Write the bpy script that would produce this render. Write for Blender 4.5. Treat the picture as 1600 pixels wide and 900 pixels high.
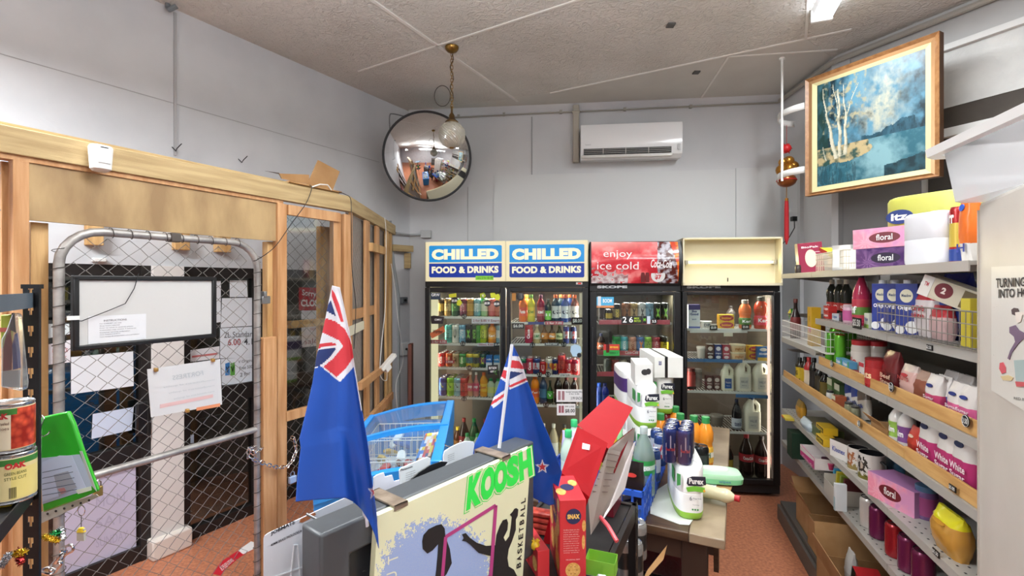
import bpy, bmesh, math, random
from mathutils import Matrix, Vector, noise
random.seed(7)
R = math.radians
for _o in list(bpy.data.objects): bpy.data.objects.remove(_o)
col = bpy.context.scene.collection
sc = bpy.context.scene
EYE = 1.65; FPX = 740.0; HX, HY = 800.0, 443.0      # eye height, focal length in pixels, vanishing centre
CEIL = 3.364
# ------------------------------------------------------------ camera, world, lights
cam = bpy.data.cameras.new('camera'); camo = bpy.data.objects.new('camera', cam); col.objects.link(camo)
camo.location = (0, 0, EYE); camo.rotation_euler = (R(90), 0, 0)
cam.sensor_width = 36; cam.lens = FPX / 1600 * 36; cam.shift_y = -7 / 1600; cam.clip_start = .02
sc.camera = camo
sc.view_settings.view_transform = 'Standard'; sc.view_settings.look = 'None'
sc.view_settings.gamma = 1; sc.view_settings.use_curve_mapping = False
sc.view_settings.exposure = 0.0
w = bpy.data.worlds.new('world'); sc.world = w; w.use_nodes = True
w.node_tree.nodes['Background'].inputs[0].default_value = (.75, .82, .9, 1)
w.node_tree.nodes['Background'].inputs[1].default_value = 1.0
LAMP_W = 24.5
ADDED_LAMPS = [(-.9, 1.3, 20), (.9, 1.0, -8), (-.9, -.9, 20), (1.6, -.9, 0), (.3, -2.3, 90), (-2.55, .45, 58)]   # unseen battens added to brighten the room (x, y, turn)
def lamp(name, loc, size, sy, watt, rot=(0, 0, 0), colr=(.93, .975, 1), parent=None):
    l = bpy.data.lights.new(name, 'AREA'); l.shape = 'RECTANGLE'; l.size = size; l.size_y = sy
    l.energy = watt; l.color = colr
    o = bpy.data.objects.new(name, l); col.objects.link(o); o.location = loc; o.rotation_euler = rot
    o.parent = parent
    return o

# ------------------------------------------------------------ materials
def lin(c):
    c = c.lstrip('#'); c = c if len(c) == 6 else ''.join(x*2 for x in c); r = [int(c[i:i+2], 16) / 255 for i in (0, 2, 4)]
    return tuple((x / 12.92 if x < .04045 else ((x + .055) / 1.055) ** 2.4) for x in r)
_m = {}
def C(hexc, rough=.5, metal=0.0, spec=.5):
    k = ('c', hexc, rough, metal, spec)
    if k in _m: return _m[k]
    m = bpy.data.materials.new('paint_' + hexc.strip('#')); m.use_nodes = True
    nt = m.node_tree; p = nt.nodes['Principled BSDF']
    p.inputs['Base Color'].default_value = (*lin(hexc), 1); p.inputs['Metallic'].default_value = metal
    p.inputs['Specular IOR Level'].default_value = spec
    n = nt.nodes.new('ShaderNodeTexNoise'); n.inputs['Scale'].default_value = 30
    r = nt.nodes.new('ShaderNodeMapRange'); r.inputs[3].default_value = max(0, rough - .06); r.inputs[4].default_value = min(1, rough + .06)
    nt.links.new(n.outputs[0], r.inputs[0]); nt.links.new(r.outputs[0], p.inputs['Roughness'])
    _m[k] = m; return m
def noisy(name, c1, c2, scale=5, detail=6, rough=.7, bump=0, bscale=None, stretch=(1, 1, 1), metal=0, lo=.35, hi=.65, kind='noise', obj=True, spec=.4, bdist=.01):
    if name in _m: return _m[name]
    m = bpy.data.materials.new(name); m.use_nodes = True; nt = m.node_tree; L = nt.links; p = nt.nodes['Principled BSDF']
    tc = nt.nodes.new('ShaderNodeTexCoord'); mp = nt.nodes.new('ShaderNodeMapping'); mp.inputs['Scale'].default_value = stretch
    L.new(tc.outputs['Object'], mp.inputs[0])
    if kind == 'wave':
        n = nt.nodes.new('ShaderNodeTexWave'); n.inputs['Scale'].default_value = scale; n.inputs['Distortion'].default_value = 6
        n.inputs['Detail'].default_value = 3; n.inputs['Detail Scale'].default_value = 1.2; fac = n.outputs['Fac']
    else:
        n = nt.nodes.new('ShaderNodeTexNoise'); n.inputs['Scale'].default_value = scale; n.inputs['Detail'].default_value = detail; fac = n.outputs[0]
    L.new(mp.outputs[0], n.inputs[0])
    cr = nt.nodes.new('ShaderNodeValToRGB'); cr.color_ramp.elements[0].position = lo; cr.color_ramp.elements[1].position = hi
    cr.color_ramp.elements[0].color = (*lin(c1), 1); cr.color_ramp.elements[1].color = (*lin(c2), 1)
    L.new(fac, cr.inputs[0]); L.new(cr.outputs[0], p.inputs['Base Color'])
    p.inputs['Roughness'].default_value = rough; p.inputs['Metallic'].default_value = metal; p.inputs['Specular IOR Level'].default_value = spec
    if bump:
        n2 = nt.nodes.new('ShaderNodeTexNoise'); n2.inputs['Scale'].default_value = bscale or scale; n2.inputs['Detail'].default_value = 4
        if bscale and bscale < 40: n2.inputs['Distortion'].default_value = 1.5
        L.new(mp.outputs[0], n2.inputs[0])
        b = nt.nodes.new('ShaderNodeBump'); b.inputs['Strength'].default_value = bump; b.inputs['Distance'].default_value = bdist
        L.new(n2.outputs[0], b.inputs['Height']); L.new(b.outputs[0], p.inputs['Normal'])
    _m[name] = m; return m
def emit(hexc, s):
    k = ('e', hexc, s)
    if k in _m: return _m[k]
    m = bpy.data.materials.new('lit_' + hexc.strip('#')); m.use_nodes = True; p = m.node_tree.nodes['Principled BSDF']
    p.inputs['Base Color'].default_value = (*[x*.2 for x in lin(hexc)], 1)
    p.inputs['Emission Color'].default_value = (*lin(hexc), 1); p.inputs['Emission Strength'].default_value = s
    p.inputs['Roughness'].default_value = .35
    _m[k] = m; return m
def film(name, tint='#ffffff', gloss=.08, rough=.05, body=0.0, bodyc='#ffffff'):
    """thin clear sheet: transparent + a little gloss (+ a milky body)"""
    if name in _m: return _m[name]
    m = bpy.data.materials.new(name); m.use_nodes = True; nt = m.node_tree; L = nt.links
    nt.nodes.remove(nt.nodes['Principled BSDF']); out = nt.nodes['Material Output']
    t = nt.nodes.new('ShaderNodeBsdfTransparent'); t.inputs[0].default_value = (*lin(tint), 1)
    g = nt.nodes.new('ShaderNodeBsdfGlossy'); g.inputs['Roughness'].default_value = rough
    mx = nt.nodes.new('ShaderNodeMixShader')
    lw = nt.nodes.new('ShaderNodeLayerWeight'); lw.inputs[0].default_value = .25
    mr = nt.nodes.new('ShaderNodeMapRange'); mr.inputs[3].default_value = gloss; mr.inputs[4].default_value = min(1, gloss + .5)
    L.new(lw.outputs['Fresnel'], mr.inputs[0]); L.new(mr.outputs[0], mx.inputs[0])
    L.new(t.outputs[0], mx.inputs[1]); L.new(g.outputs[0], mx.inputs[2]); last = mx
    if body:
        d = nt.nodes.new('ShaderNodeBsdfDiffuse'); d.inputs[0].default_value = (*lin(bodyc), 1)
        m2 = nt.nodes.new('ShaderNodeMixShader'); m2.inputs[0].default_value = body
        L.new(mx.outputs[0], m2.inputs[1]); L.new(d.outputs[0], m2.inputs[2]); last = m2
    L.new(last.outputs[0], out.inputs[0]); _m[name] = m; return m
def vcol(name, rough=.5, spec=.4, bump=0):
    if name in _m: return _m[name]
    m = bpy.data.materials.new(name); m.use_nodes = True; nt = m.node_tree; p = nt.nodes['Principled BSDF']
    a = nt.nodes.new('ShaderNodeAttribute'); a.attribute_name = 'Print'
    nt.links.new(a.outputs['Color'], p.inputs['Base Color']); p.inputs['Roughness'].default_value = rough
    p.inputs['Specular IOR Level'].default_value = spec
    if bump:
        n = nt.nodes.new('ShaderNodeTexNoise'); n.inputs['Scale'].default_value = 300; b = nt.nodes.new('ShaderNodeBump'); b.inputs['Strength'].default_value = bump
        b.inputs['Distance'].default_value = .001
        nt.links.new(n.outputs[0], b.inputs['Height']); nt.links.new(b.outputs[0], p.inputs['Normal'])
    _m[name] = m; return m

# ------------------------------------------------------------ mesh building
_txt = {}
def glyphs(s, bold=0.0, shear=0.0):
    k = (s, bold, shear)
    if k not in _txt:
        cu = bpy.data.curves.new('t', 'FONT'); cu.body = s; cu.offset = bold; cu.shear = shear; cu.space_character = 1 + bold*1.1; cu.resolution_u = 3
        cu.align_x = 'LEFT'
        o = bpy.data.objects.new('t', cu); col.objects.link(o)
        dg = bpy.context.evaluated_depsgraph_get(); me = bpy.data.meshes.new_from_object(o.evaluated_get(dg))
        vs = [tuple(v.co) for v in me.vertices]; fs = [tuple(p.vertices) for p in me.polygons]
        bpy.data.meshes.remove(me); bpy.data.objects.remove(o); bpy.data.curves.remove(cu)
        x0 = min(v[0] for v in vs); x1 = max(v[0] for v in vs); y0 = min(v[1] for v in vs); y1 = max(v[1] for v in vs)
        _txt[k] = ([((v[0]-x0)/(x1-x0), (v[1]-y0)/(y1-y0)) for v in vs], fs, (x1-x0)/(y1-y0))
    return _txt[k]
class MB:
    def __init__(s): s.v = []; s.f = []; s.m = []; s.M = None; s.c = []
    def add(s, vs, fs, m=0):
        b = len(s.v)
        if s.M is not None: vs = [tuple(s.M @ Vector(v)) for v in vs]
        s.v += [tuple(v) for v in vs]; s.f += [tuple(i + b for i in f) for f in fs]
        s.m += (m if isinstance(m, list) else [m] * len(fs)); return s
    def box(s, x0, x1, y0, y1, z0, z1, m=0):
        return s.add([(x, y, z) for z in (z0, z1) for y in (y0, y1) for x in (x0, x1)],
                     [(0, 2, 3, 1), (4, 5, 7, 6), (0, 1, 5, 4), (2, 6, 7, 3), (0, 4, 6, 2), (1, 3, 7, 5)], m)
    def rings(s, rs, seg=20, n=2.0, m=0, cx=0, cy=0, cap=True):
        """rs: (z, rx, ry[, dx, dy]) rings, superellipse exponent n; m may be a list per band"""
        vs = []
        for r in rs:
            z, rx, ry = r[:3]; dx, dy = (r[3], r[4]) if len(r) > 4 else (0, 0)
            for i in range(seg):
                a = 2 * math.pi * i / seg; c, q = math.cos(a), math.sin(a)
                vs.append((cx + dx + rx * math.copysign(abs(c) ** (2 / n), c), cy + dy + ry * math.copysign(abs(q) ** (2 / n), q), z))
        fs = []; mm = []
        for k in range(len(rs) - 1):
            for i in range(seg):
                j = (i + 1) % seg; fs.append((k*seg+i, k*seg+j, (k+1)*seg+j, (k+1)*seg+i)); mm.append(m[k] if isinstance(m, list) else m)
        if cap:
            fs.append(tuple(reversed(range(seg)))); mm.append(m[0] if isinstance(m, list) else m)
            fs.append(tuple(range((len(rs)-1)*seg, len(rs)*seg))); mm.append(m[-1] if isinstance(m, list) else m)
        return s.add(vs, fs, mm)
    def lathe(s, prof, seg=20, m=0, cx=0, cy=0, cap=True): return s.rings([(z, r, r) for r, z in prof], seg, 2.0, m, cx, cy, cap)
    def tube(s, pts, r, seg=6, m=0, closed=False):
        pts = [Vector(p) for p in pts]; n = len(pts); vs = []; prev = None
        for i, p in enumerate(pts):
            a = pts[(i-1) % n] if (closed or i > 0) else p; b = pts[(i+1) % n] if (closed or i < n-1) else p
            t = (b - a).normalized() if (b - a).length > 1e-9 else Vector((0, 0, 1))
            if prev is None: u = t.orthogonal().normalized()
            else:
                u = prev - t * prev.dot(t); u = u.normalized() if u.length > 1e-6 else t.orthogonal().normalized()
            prev = u; q = t.cross(u)
            rr = r[i] if isinstance(r, (list, tuple)) else r
            for k in range(seg):
                an = 2 * math.pi * k / seg; vs.append(p + u * (rr * math.cos(an)) + q * (rr * math.sin(an)))
        fs = []
        for i in range(n if closed else n - 1):
            j = (i + 1) % n
            for k in range(seg):
                l = (k + 1) % seg; fs.append((i*seg+k, i*seg+l, j*seg+l, j*seg+k))
        if not closed: fs += [tuple(reversed(range(seg))), tuple(range((n-1)*seg, n*seg))]
        return s.add([tuple(v) for v in vs], fs, m)
    def prism(s, poly, off, m=0):
        """poly: 3D points of a flat outline; off: thickness vector"""
        n = len(poly); o = Vector(off); vs = [tuple(p) for p in poly] + [tuple(Vector(p) + o) for p in poly]
        return s.add(vs, [tuple(range(n)), tuple(reversed(range(n, 2*n)))] + [(i, n+i, n+(i+1) % n, (i+1) % n) for i in range(n)], m)
    def bar(s, a, b, wx, wz, m=0, up=(0, 0, 1)):
        """timber bar from a to b, wx wide sideways, wz along up"""
        a, b, u = Vector(a), Vector(b), Vector(up); t = (b - a).normalized(); q = t.cross(u).normalized(); u = q.cross(t).normalized()
        c = [a + q*(sx*wx/2) + u*(sz*wz/2) for sx, sz in ((-1, -1), (1, -1), (1, 1), (-1, 1))]
        return s.prism([tuple(p) for p in c], b - a, m)
    def ball(s, c, r, seg=16, m=0, sz=1.0):
        k = seg // 2
        return s.rings([(c[2] - sz*r*math.cos(math.pi*i/k), max(1e-4, r*math.sin(math.pi*i/k)), max(1e-4, r*math.sin(math.pi*i/k))) for i in range(k+1)], seg, 2, m, c[0], c[1])
    def text(s, t, o, rv, uv, w, h=None, m=0, bold=0.0, align='c', shear=0.0):
        """text in a w x h field whose left-bottom corner is o (align 'l') or centre is o ('c')"""
        vs, fs, asp = glyphs(t, bold, shear); rv, uv, o = Vector(rv), Vector(uv), Vector(o)
        if h is None: h = w / asp
        if w is None: w = h * asp
        if align == 'c': o = o - rv*(w/2) - uv*(h/2)
        return s.add([tuple(o + rv*(v[0]*w) + uv*(v[1]*h)) for v in vs], fs, m)
    def textquad(s, t, tl, tr, br, bl, m=0, bold=0.0, shear=0.0):
        vs, fs, _ = glyphs(t, bold, shear); tl, tr, br, bl = map(Vector, (tl, tr, br, bl)); out = []
        for u, v in vs: out.append(tuple((bl*(1-u) + br*u)*(1-v) + (tl*(1-u) + tr*u)*v))
        return s.add(out, fs, m)
    def textcyl(s, t, r, z, h, w, m=0, bold=0.0, ang=-90, vert=False, cx=0, cy=0):
        """text wrapped round an upright cylinder, centred at azimuth ang; vert = reading upwards"""
        vs, fs, _ = glyphs(t, bold); out = []
        for u, v in vs:
            if vert: x, y = (0.5 - v) * w * -1 * -1, (u - .5) * h; x = -(v - .5) * w
            else: x, y = (u - .5) * w, (v - .5) * h
            a = R(ang) + x / r; out.append((cx + r*math.cos(a), cy + r*math.sin(a), z + y))
        return s.add(out, fs, m)
    def disc(s, c, rv, uv, a, b=None, seg=24, m=0, off=None):
        b = a if b is None else b; rv, uv, c = Vector(rv), Vector(uv), Vector(c)
        p = [tuple(c + rv*(a*math.cos(2*math.pi*i/seg)) + uv*(b*math.sin(2*math.pi*i/seg))) for i in range(seg)]
        return s.prism(p, off, m) if off else s.add(p, [tuple(range(seg))], m)
    def grid(s, fn, nu, nv, colf=None, m=0):
        b = len(s.f)
        s.add([fn(i/nu, j/nv) for j in range(nv+1) for i in range(nu+1)],
              [(j*(nu+1)+i, j*(nu+1)+i+1, (j+1)*(nu+1)+i+1, (j+1)*(nu+1)+i) for j in range(nv) for i in range(nu)], m)
        if colf:
            s.c += [(b + j*nu + i, colf((i+.5)/nu, (j+.5)/nv)) for j in range(nv) for i in range(nu)]
        return s
    def mesh(s, name, mats, smooth=True):
        me = bpy.data.meshes.new(name); me.from_pydata(s.v, [], s.f)
        for m in (mats if isinstance(mats, (list, tuple)) else [mats]): me.materials.append(m)
        me.polygons.foreach_set('material_index', s.m)
        me.polygons.foreach_set('use_smooth', [smooth] * len(s.f))
        if s.c:
            at = me.color_attributes.new('Print', 'FLOAT_COLOR', 'CORNER')
            d = [.8] * (4 * len(me.loops)); P = me.polygons
            for fi, cc in s.c:
                p = P[fi]
                for li in range(p.loop_start, p.loop_start + p.loop_total): d[4*li:4*li+4] = [cc[0], cc[1], cc[2], 1]
            at.data.foreach_set('color', d)
        me.update()
        if smooth: me.set_sharp_from_angle(angle=R(38))
        return me
    def build(s, name, mats, parent=None, smooth=True, bevel=0, label=None, solid=0):
        o = bpy.data.objects.new(name, s.mesh(name, mats, smooth)); col.objects.link(o); o.parent = parent
        if solid:
            q = o.modifiers.new('solid', 'SOLIDIFY'); q.thickness = solid; q.offset = 0
        if bevel:
            b = o.modifiers.new('bevel', 'BEVEL'); b.width = bevel; b.segments = 2; b.limit_method = 'ANGLE'
        if label: o['label'] = label
        return o
THINGS = []
def tag(o, label, cat, group=None, kind=None):
    o['label'] = label; o['category'] = cat
    if group: o['group'] = group
    if kind: o['kind'] = kind
    THINGS.append(o); return o
def thing(name, label, cat, loc=(0, 0, 0), rz=0, group=None, rot=None):
    o = bpy.data.objects.new(name, None); col.objects.link(o); o.location = loc; o.empty_display_size = .05
    o.rotation_euler = rot if rot else (0, 0, rz)
    return tag(o, label, cat, group)
def struct(name, mb, mats, parent=None, **k):
    o = mb.build(name, mats, parent, **k)
    o['kind'] = 'structure'; return o
KIDS = {}
def dup(root):
    r = root.copy(); col.objects.link(r)
    def rec(a, b):
        for ch in a.children:
            c = ch.copy(); col.objects.link(c); c.parent = b; rec(ch, c)
    rec(root, r); return r
_proto = {}
def place(key, maker, loc, rz, label, cat, group=None, name=None, rot=None, sc_=None):
    """first call builds the thing, later calls copy it with its parts"""
    if key in _proto: o = dup(_proto[key])
    else:
        o = bpy.data.objects.new(name or maker.__name__, None); col.objects.link(o); o.empty_display_size = .03
        maker(o); _proto[key] = o
    o.location = loc; o.rotation_euler = rot if rot else (0, 0, rz)
    if sc_: o.scale = sc_
    return tag(o, label, cat, group)
class Frame:
    """an upright plane in the room: origin, turn; pt(px, py, d) = local point seen at that pixel on the plane d behind it"""
    def __init__(s, ox, oy, ang, oz=0): s.o = Vector((ox, oy)); s.a = ang; s.ex = Vector((math.cos(ang), math.sin(ang))); s.ey = Vector((-math.sin(ang), math.cos(ang))); s.oz = oz
    @classmethod
    def line(c, a, b): return c(a[0], a[1], math.atan2(b[1]-a[1], b[0]-a[0]))
    def pt(s, px, py=443, d=0):
        k = Vector(((px - HX)/FPX, 1.0)); o = s.o + s.ey*d       # k*Y = o + ex*t
        det = k.x * -s.ex.y + s.ex.x * k.y
        Y = (o.x * -s.ex.y + s.ex.x * o.y) / det
        t = (k*Y - o).dot(s.ex)
        return Vector((t, d, EYE - (py - HY)*Y/FPX - s.oz))
    def x(s, px, d=0): return s.pt(px, 443, d).x
    def w(s, x, y=0, z=0): q = s.o + s.ex*x + s.ey*y; return Vector((q.x, q.y, z + s.oz))
    def wpt(s, px, py, d=0): p = s.pt(px, py, d); return s.w(p.x, p.y, p.z)
    def poly(s, pts, d=0): return [tuple(s.pt(x, y, d)) for x, y in pts]
    @property
    def loc(s): return (s.o.x, s.o.y, s.oz)
def P(px, py, Y): return Vector(((px-HX)/FPX*Y, Y, EYE-(py-HY)*Y/FPX))
def PZ(px, py, z): Y = (EYE - z)*FPX/(py - HY); return Vector(((px-HX)/FPX*Y, Y, z))
def inside(p, poly):
    x, y = p; c = False; n = len(poly)
    for i in range(n):
        x1, y1 = poly[i]; x2, y2 = poly[i-1]
        if (y1 > y) != (y2 > y) and x < (x2-x1)*(y-y1)/(y2-y1)+x1: c = not c
    return c
WOOD = noisy('pale_pine', '#b58a55', '#d3ad78', 9, 5, .65, .15, 60, (3, 3, .35))
WOODH = noisy('treated_pine', '#a68d63', '#c0a87c', 8, 5, .7, .15, 60, (.4, .4, 6))
WOODO = noisy('orange_pine', '#b28052', '#cb9d70', 9, 5, .6, .15, 60, (4, 4, .35))
PLY = noisy('plywood', '#8f7350', '#b3976c', 3.2, 6, .6, .1, 30, (2.5, 2.5, .9))
CARD = noisy('cardboard', '#a0774c', '#b18a5e', 8, 4, .85)
WHITE = C('#e9e9e6', .5); BLACK = C('#141416', .4); STEEL = C('#a9abac', .35, .9); CHROME = C('#d5d6d8', .15, 1)
GALV = noisy('galvanised_steel', '#8f8b88', '#b6b2ae', 14, 4, .45, 0, metal=.55)
GREY = C('#6c7277', .45); PAPER = C('#eef0f2', .7); DARK = C('#232427', .5); CREAM = C('#e6dcb8', .5)
CLEARP = film('clear_plastic', '#f4f7f6', .1, .12, .10, '#e8eeee')
GLASS = film('door_glass', '#eef2f0', .035, .02)
# ================================================================= THE ROOM
BL = (-1.02, 4.73); BR = (2.47, 4.33); RC = (2.441, 3.563); DE = (3.9, .615)
LN = (-1.02 + .614*(-3.2-4.73), -3.2)                     # near end of the slanting shopfront wall
LW = Frame.line(LN, BL); BW = Frame.line(BL, BR); SW = Frame.line(BR, RC); DW = Frame.line(RC, DE)
WALLM = noisy('grey_wall_paint', '#c2c4c8', '#cecfd2', 2.2, 8, .75, .25, 7, bdist=.006)
WALLB = noisy('grey_back_wall_paint', '#c6c8cb', '#d1d2d4', 1.7, 8, .7, .15, 9, bdist=.004)
CEILM = noisy('stippled_ceiling_plaster', '#cbc8c1', '#dcd9d3', 1.6, 6, .8, 1.0, 26, bdist=.022)
CEILF = noisy('flat_ceiling_board', '#c6c4be', '#d0cec8', 2, 6, .8, .1, 20)
FLOORM = noisy('terracotta_vinyl_floor', '#a0624a', '#c9835f', 55, 3, .45, .05, 90, lo=.3, hi=.7)
mb = MB(); pts = [(-6.6, -3.3), (4.0, -3.3), (4.0, .6), (2.6, 3.6), (2.6, 4.5), (-1.1, 5.0)]
mb.prism([(x, y, -.06) for x, y in pts], (0, 0, .06)); struct('floor', mb, FLOORM, smooth=False)
mb = MB(); mb.prism([(x, y, CEIL) for x, y in pts], (0, 0, .06)); struct('ceiling', mb, CEILM, smooth=False)
def wallbox(mb, F, x0, x1, z0, z1, d0=0, d1=.1, m=0):
    c = [F.w(x0, d0, z0), F.w(x1, d0, z0), F.w(x1, d0, z1), F.w(x0, d0, z1)]
    return mb.prism([tuple(p) for p in c], F.w(0, d1) - F.w(0, d0), m)
def lenF(a, b): return math.dist(a, b)
LLEN = lenF(LN, BL); BLEN = lenF(BL, BR)
zl = 1.757                                                 # underside of the wall over the shopfront
xa, xb, xc, xd = LW.x(52), LW.x(236), LW.x(284), LW.x(556)
mb = MB(); wallbox(mb, LW, 0, LLEN, zl, CEIL); wallbox(mb, LW, 0, xa, 0, zl); wallbox(mb, LW, xd, LLEN, 0, zl)
struct('wall_left', mb, WALLM, smooth=False)
mb = MB(); wallbox(mb, BW, 0, BLEN + .1, 0, CEIL); struct('wall_back', mb, WALLB, smooth=False)
mb = MB(); wallbox(mb, SW, -.02, lenF(BR, RC), 0, CEIL); struct('wall_corner', mb, WALLB, smooth=False)
mb = MB(); wallbox(mb, DW, 0, lenF(RC, DE), 0, CEIL); struct('wall_right', mb, noisy('right_wall_paint', '#b9b9b8', '#c6c6c4', 2, 8, .75, .2, 8, bdist=.004), smooth=False)
mb = MB(); mb.box(3.9, 4.0, -3.2, .62, 0, CEIL); mb.box(-6.5, 4.0, -3.3, -3.2, 0, CEIL); struct('wall_front', mb, WALLM, smooth=False)
# white column between the two doors, on its plinth
mb = MB(); wallbox(mb, LW, xb, xc, .12, zl, -.03, .1); struct('wall_column', mb, C('#e6e3e0', .6), smooth=False)
mb = MB(); wallbox(mb, LW, xb - .02, xc + .03, 0, .12, -.075, .1); struct('baseboard_column', mb, C('#e2d9d0', .5), bevel=.01)
# doors of the shopfront
ALU = C('#2a2625', .4, .3)
def shopdoor(n, x0, x1, rails, glassd=.05):
    mb = MB(); fw = .05
    wallbox(mb, LW, x0, x0+fw, 0, zl, 0, .08); wallbox(mb, LW, x1-fw, x1, 0, zl, 0, .08)
    for z0, z1 in rails: wallbox(mb, LW, x0+fw, x1-fw, z0, z1, .005, .075)
    d = struct('door_%d' % n, mb, ALU, smooth=False)
    g = MB(); wallbox(g, LW, x0+fw, x1-fw, .08, zl-.06, .035, .041); g.build('glass', film('shopfront_glass', '#dfe6e3', .10, .02), d)
    return d
d1 = shopdoor(1, xa, xb, [(0, .09), (.60, .70), (zl-.07, zl)])
h = MB(); q = LW.pt(222, 654, -.02); wallbox(h, LW, q.x-.03, q.x+.03, q.z-.1, q.z+.1, -.03, .0); h.build('door_handle', BLACK, d1, bevel=.01)
d2 = shopdoor(2, xc, LW.x(408), [(0, .07), (.84, .95), (zl-.07, zl)])
d3 = shopdoor(3, LW.x(408), LW.x(552), [(0, .07), (.84, .95), (zl-.07, zl)])
# what stands outside the glass: a dark roller shutter and the pavement
mb = MB(); wallbox(mb, LW, xa-.3, xd+.3, -.05, zl+.3, .42, .46)
for i in range(26): wallbox(mb, LW, xa-.3, xd+.3, .02+i*.075, .06+i*.075, .405, .42)
o = mb.build('roller_shutter', noisy('dark_shutter', '#33383a', '#44494a', 3, 4, .5), smooth=False); tag(o, 'dark grey roller shutter standing behind the shopfront glass', 'shutter')
mb = MB(); wallbox(mb, LW, xa-.3, xd+.3, -.06, -.01, .1, .42); struct('floor_outside', mb, C('#77716b', .8))
# ceiling joint strips
STRIP = C('#e3e1dc', .6)
def ceil_pt(px, py): return PZ(px, py, CEIL)
k = 0
for a, b, wd in [((582, 0), (809, 158), .022), ((560, 111), (900, 0), .014), ((860, 145), (1330, 45), .018), ((1138, 88), (1308, 77), .018), ((1138, 88), (1092, 158), .016), ((1259, 60), (1263, 0), .016)]:
    A, B = ceil_pt(*a), ceil_pt(*b)
    if a == (560, 111): B = A + (B-A)*1.6
    if a == (582, 0): A = B + (A-B)*2.2
    if b == (1263, 0): B = A + (B-A)*2
    k += 1; mb = MB(); mb.bar(tuple(A - Vector((0, 0, .003))), tuple(B - Vector((0, 0, .003))), wd, .008); struct('trim_%d' % k, mb, STRIP)
# smooth ceiling boards along the back wall
A = [ceil_pt(*p) for p in ((640, 176), (860, 145), (1138, 87), (1259, 60), (1307, 87))]
mb = MB(); poly = [A[1], A[2], A[3], Vector((RC[0]-.02, RC[1]+.02, CEIL)), Vector((BR[0]-.02, BR[1]-.02, CEIL)), Vector((BL[0]+.1, BL[1]-.03, CEIL))]
mb.prism([(p.x, p.y, CEIL-.002) for p in poly], (0, 0, .003)); struct('trim_7', mb, CEILF)
for px, py, n in ((1048, 38, 'third'), (1088, 112, 'fourth')):
    p = ceil_pt(px, py); mb = MB(); mb.box(p.x-.025, p.x+.025, p.y-.025, p.y+.025, CEIL-.012, CEIL-.0022)
    tag(mb.build('ceiling_plate', C('#54524f', .6)), 'small dark square plate on the ceiling, %s' % ('the nearer one' if py < 60 else 'the one nearer the back wall'), 'plate')
# cornice and conduit along the walls
mb = MB(); mb.prism([tuple(BW.w(.0, -.0, CEIL-z)) if 0 else tuple(BW.w(0, -y, CEIL-z)) for y, z in ((0, 0), (.05, 0), (0, .05))], BW.w(BLEN) - BW.w(0)); struct('trim_8', mb, WALLB)
mb = MB(); mb.tube([BW.w(.1, -.02, CEIL-.085), BW.w(1.15, -.02, CEIL-.075), BW.w(BLEN-.04, -.02, CEIL-.065)], .008)
for x in (.5, .95, 1.5, 2.1, 2.7): mb.box(*sum(([BW.w(x, -.02).x-.012, BW.w(x, -.02).x+.012], [BW.w(x, -.02).y-.012, BW.w(x, -.02).y+.012], [CEIL-.085, CEIL-.055]), []))
tag(mb.build('cable', C('#9a988f', .6)), 'painted cable clipped along the top of the back wall', 'cable')
mb = MB(); mb.tube([SW.w(.02, -.03, CEIL-.05), SW.w(lenF(BR, RC)-.01, -.03, CEIL-.05), DW.w(.03, -.03, CEIL-.05), DW.w(1.4, -.03, CEIL-.05)], .02, 8); struct('trim_9', mb, C('#a5a198', .6))
# raised lining board on the back wall over the fridges
mb = MB(); x0, x1, x2 = BW.x(772), BW.x(1149), BW.x(1224)
z0 = BW.pt(772, 278).z; z1 = BW.pt(1149, 265).z
wallbox(mb, BW, x0, x1-.003, 1.2, z1, -.012, 0); wallbox(mb, BW, x1+.003, BLEN-.02, 1.2, z1+.01, -.012, 0); struct('trim_10', mb, C('#cfd1d2', .6))
mb = MB(); x = BW.x(831)
wallbox(mb, BW, x-.006, x+.006, z1, CEIL-.1, -.008, 0)
x = BW.x(731); wallbox(mb, BW, x-.002, x+.002, 1.9, 2.6, -.004, 0)
struct('trim_11', mb, C('#9da0a2', .6))
mb = MB()
for px, y0, y1 in ((273, 20, 243), (645, 230, 345), (656, 330, 620)):
    a, b = LW.pt(px, y0), LW.pt(px, y1); wallbox(mb, LW, a.x-.007, a.x+.007, b.z, a.z, -.01, 0)
a = LW.pt(0, 100); b = LW.pt(600, 235)
struct('trim_12', mb, C('#a9a9ab', .6))
mb = MB(); x0 = LW.x(0)
wallbox(mb, LW, LW.x(-300), LLEN-.4, 2.772, 2.776, -.003, 0); struct('trim_13', mb, C('#a4a4a6', .7))
mb = MB(); p = LW.pt(262, 20, -.03); mb.M = Matrix.Translation(LW.w(p.x, -.03, p.z))
mb.tube([(0, 0, .12), (.0, 0, .03), (.03, -.03, 0), (.07, -.02, .03)], .014, 8); tag(mb.build('pipe_bend', GREY), 'short grey pipe bend high on the left wall at the ceiling', 'pipe')
for px, py, t in ((275, 236, 'over the plywood header'), (378, 254, 'over the gate'),):
    q = LW.pt(px, py, -.02); mb = MB(); w_ = LW.w(q.x, -.02, q.z)
    mb.tube([w_ + Vector((-.03, 0, .03)), w_, w_ + Vector((.02, -.02, .01)), w_ + Vector((.05, -.02, .04))], .003, 5)
    tag(mb.build('wire_end', BLACK), 'stub of black wire poking from the left wall %s' % t, 'wire')

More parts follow.
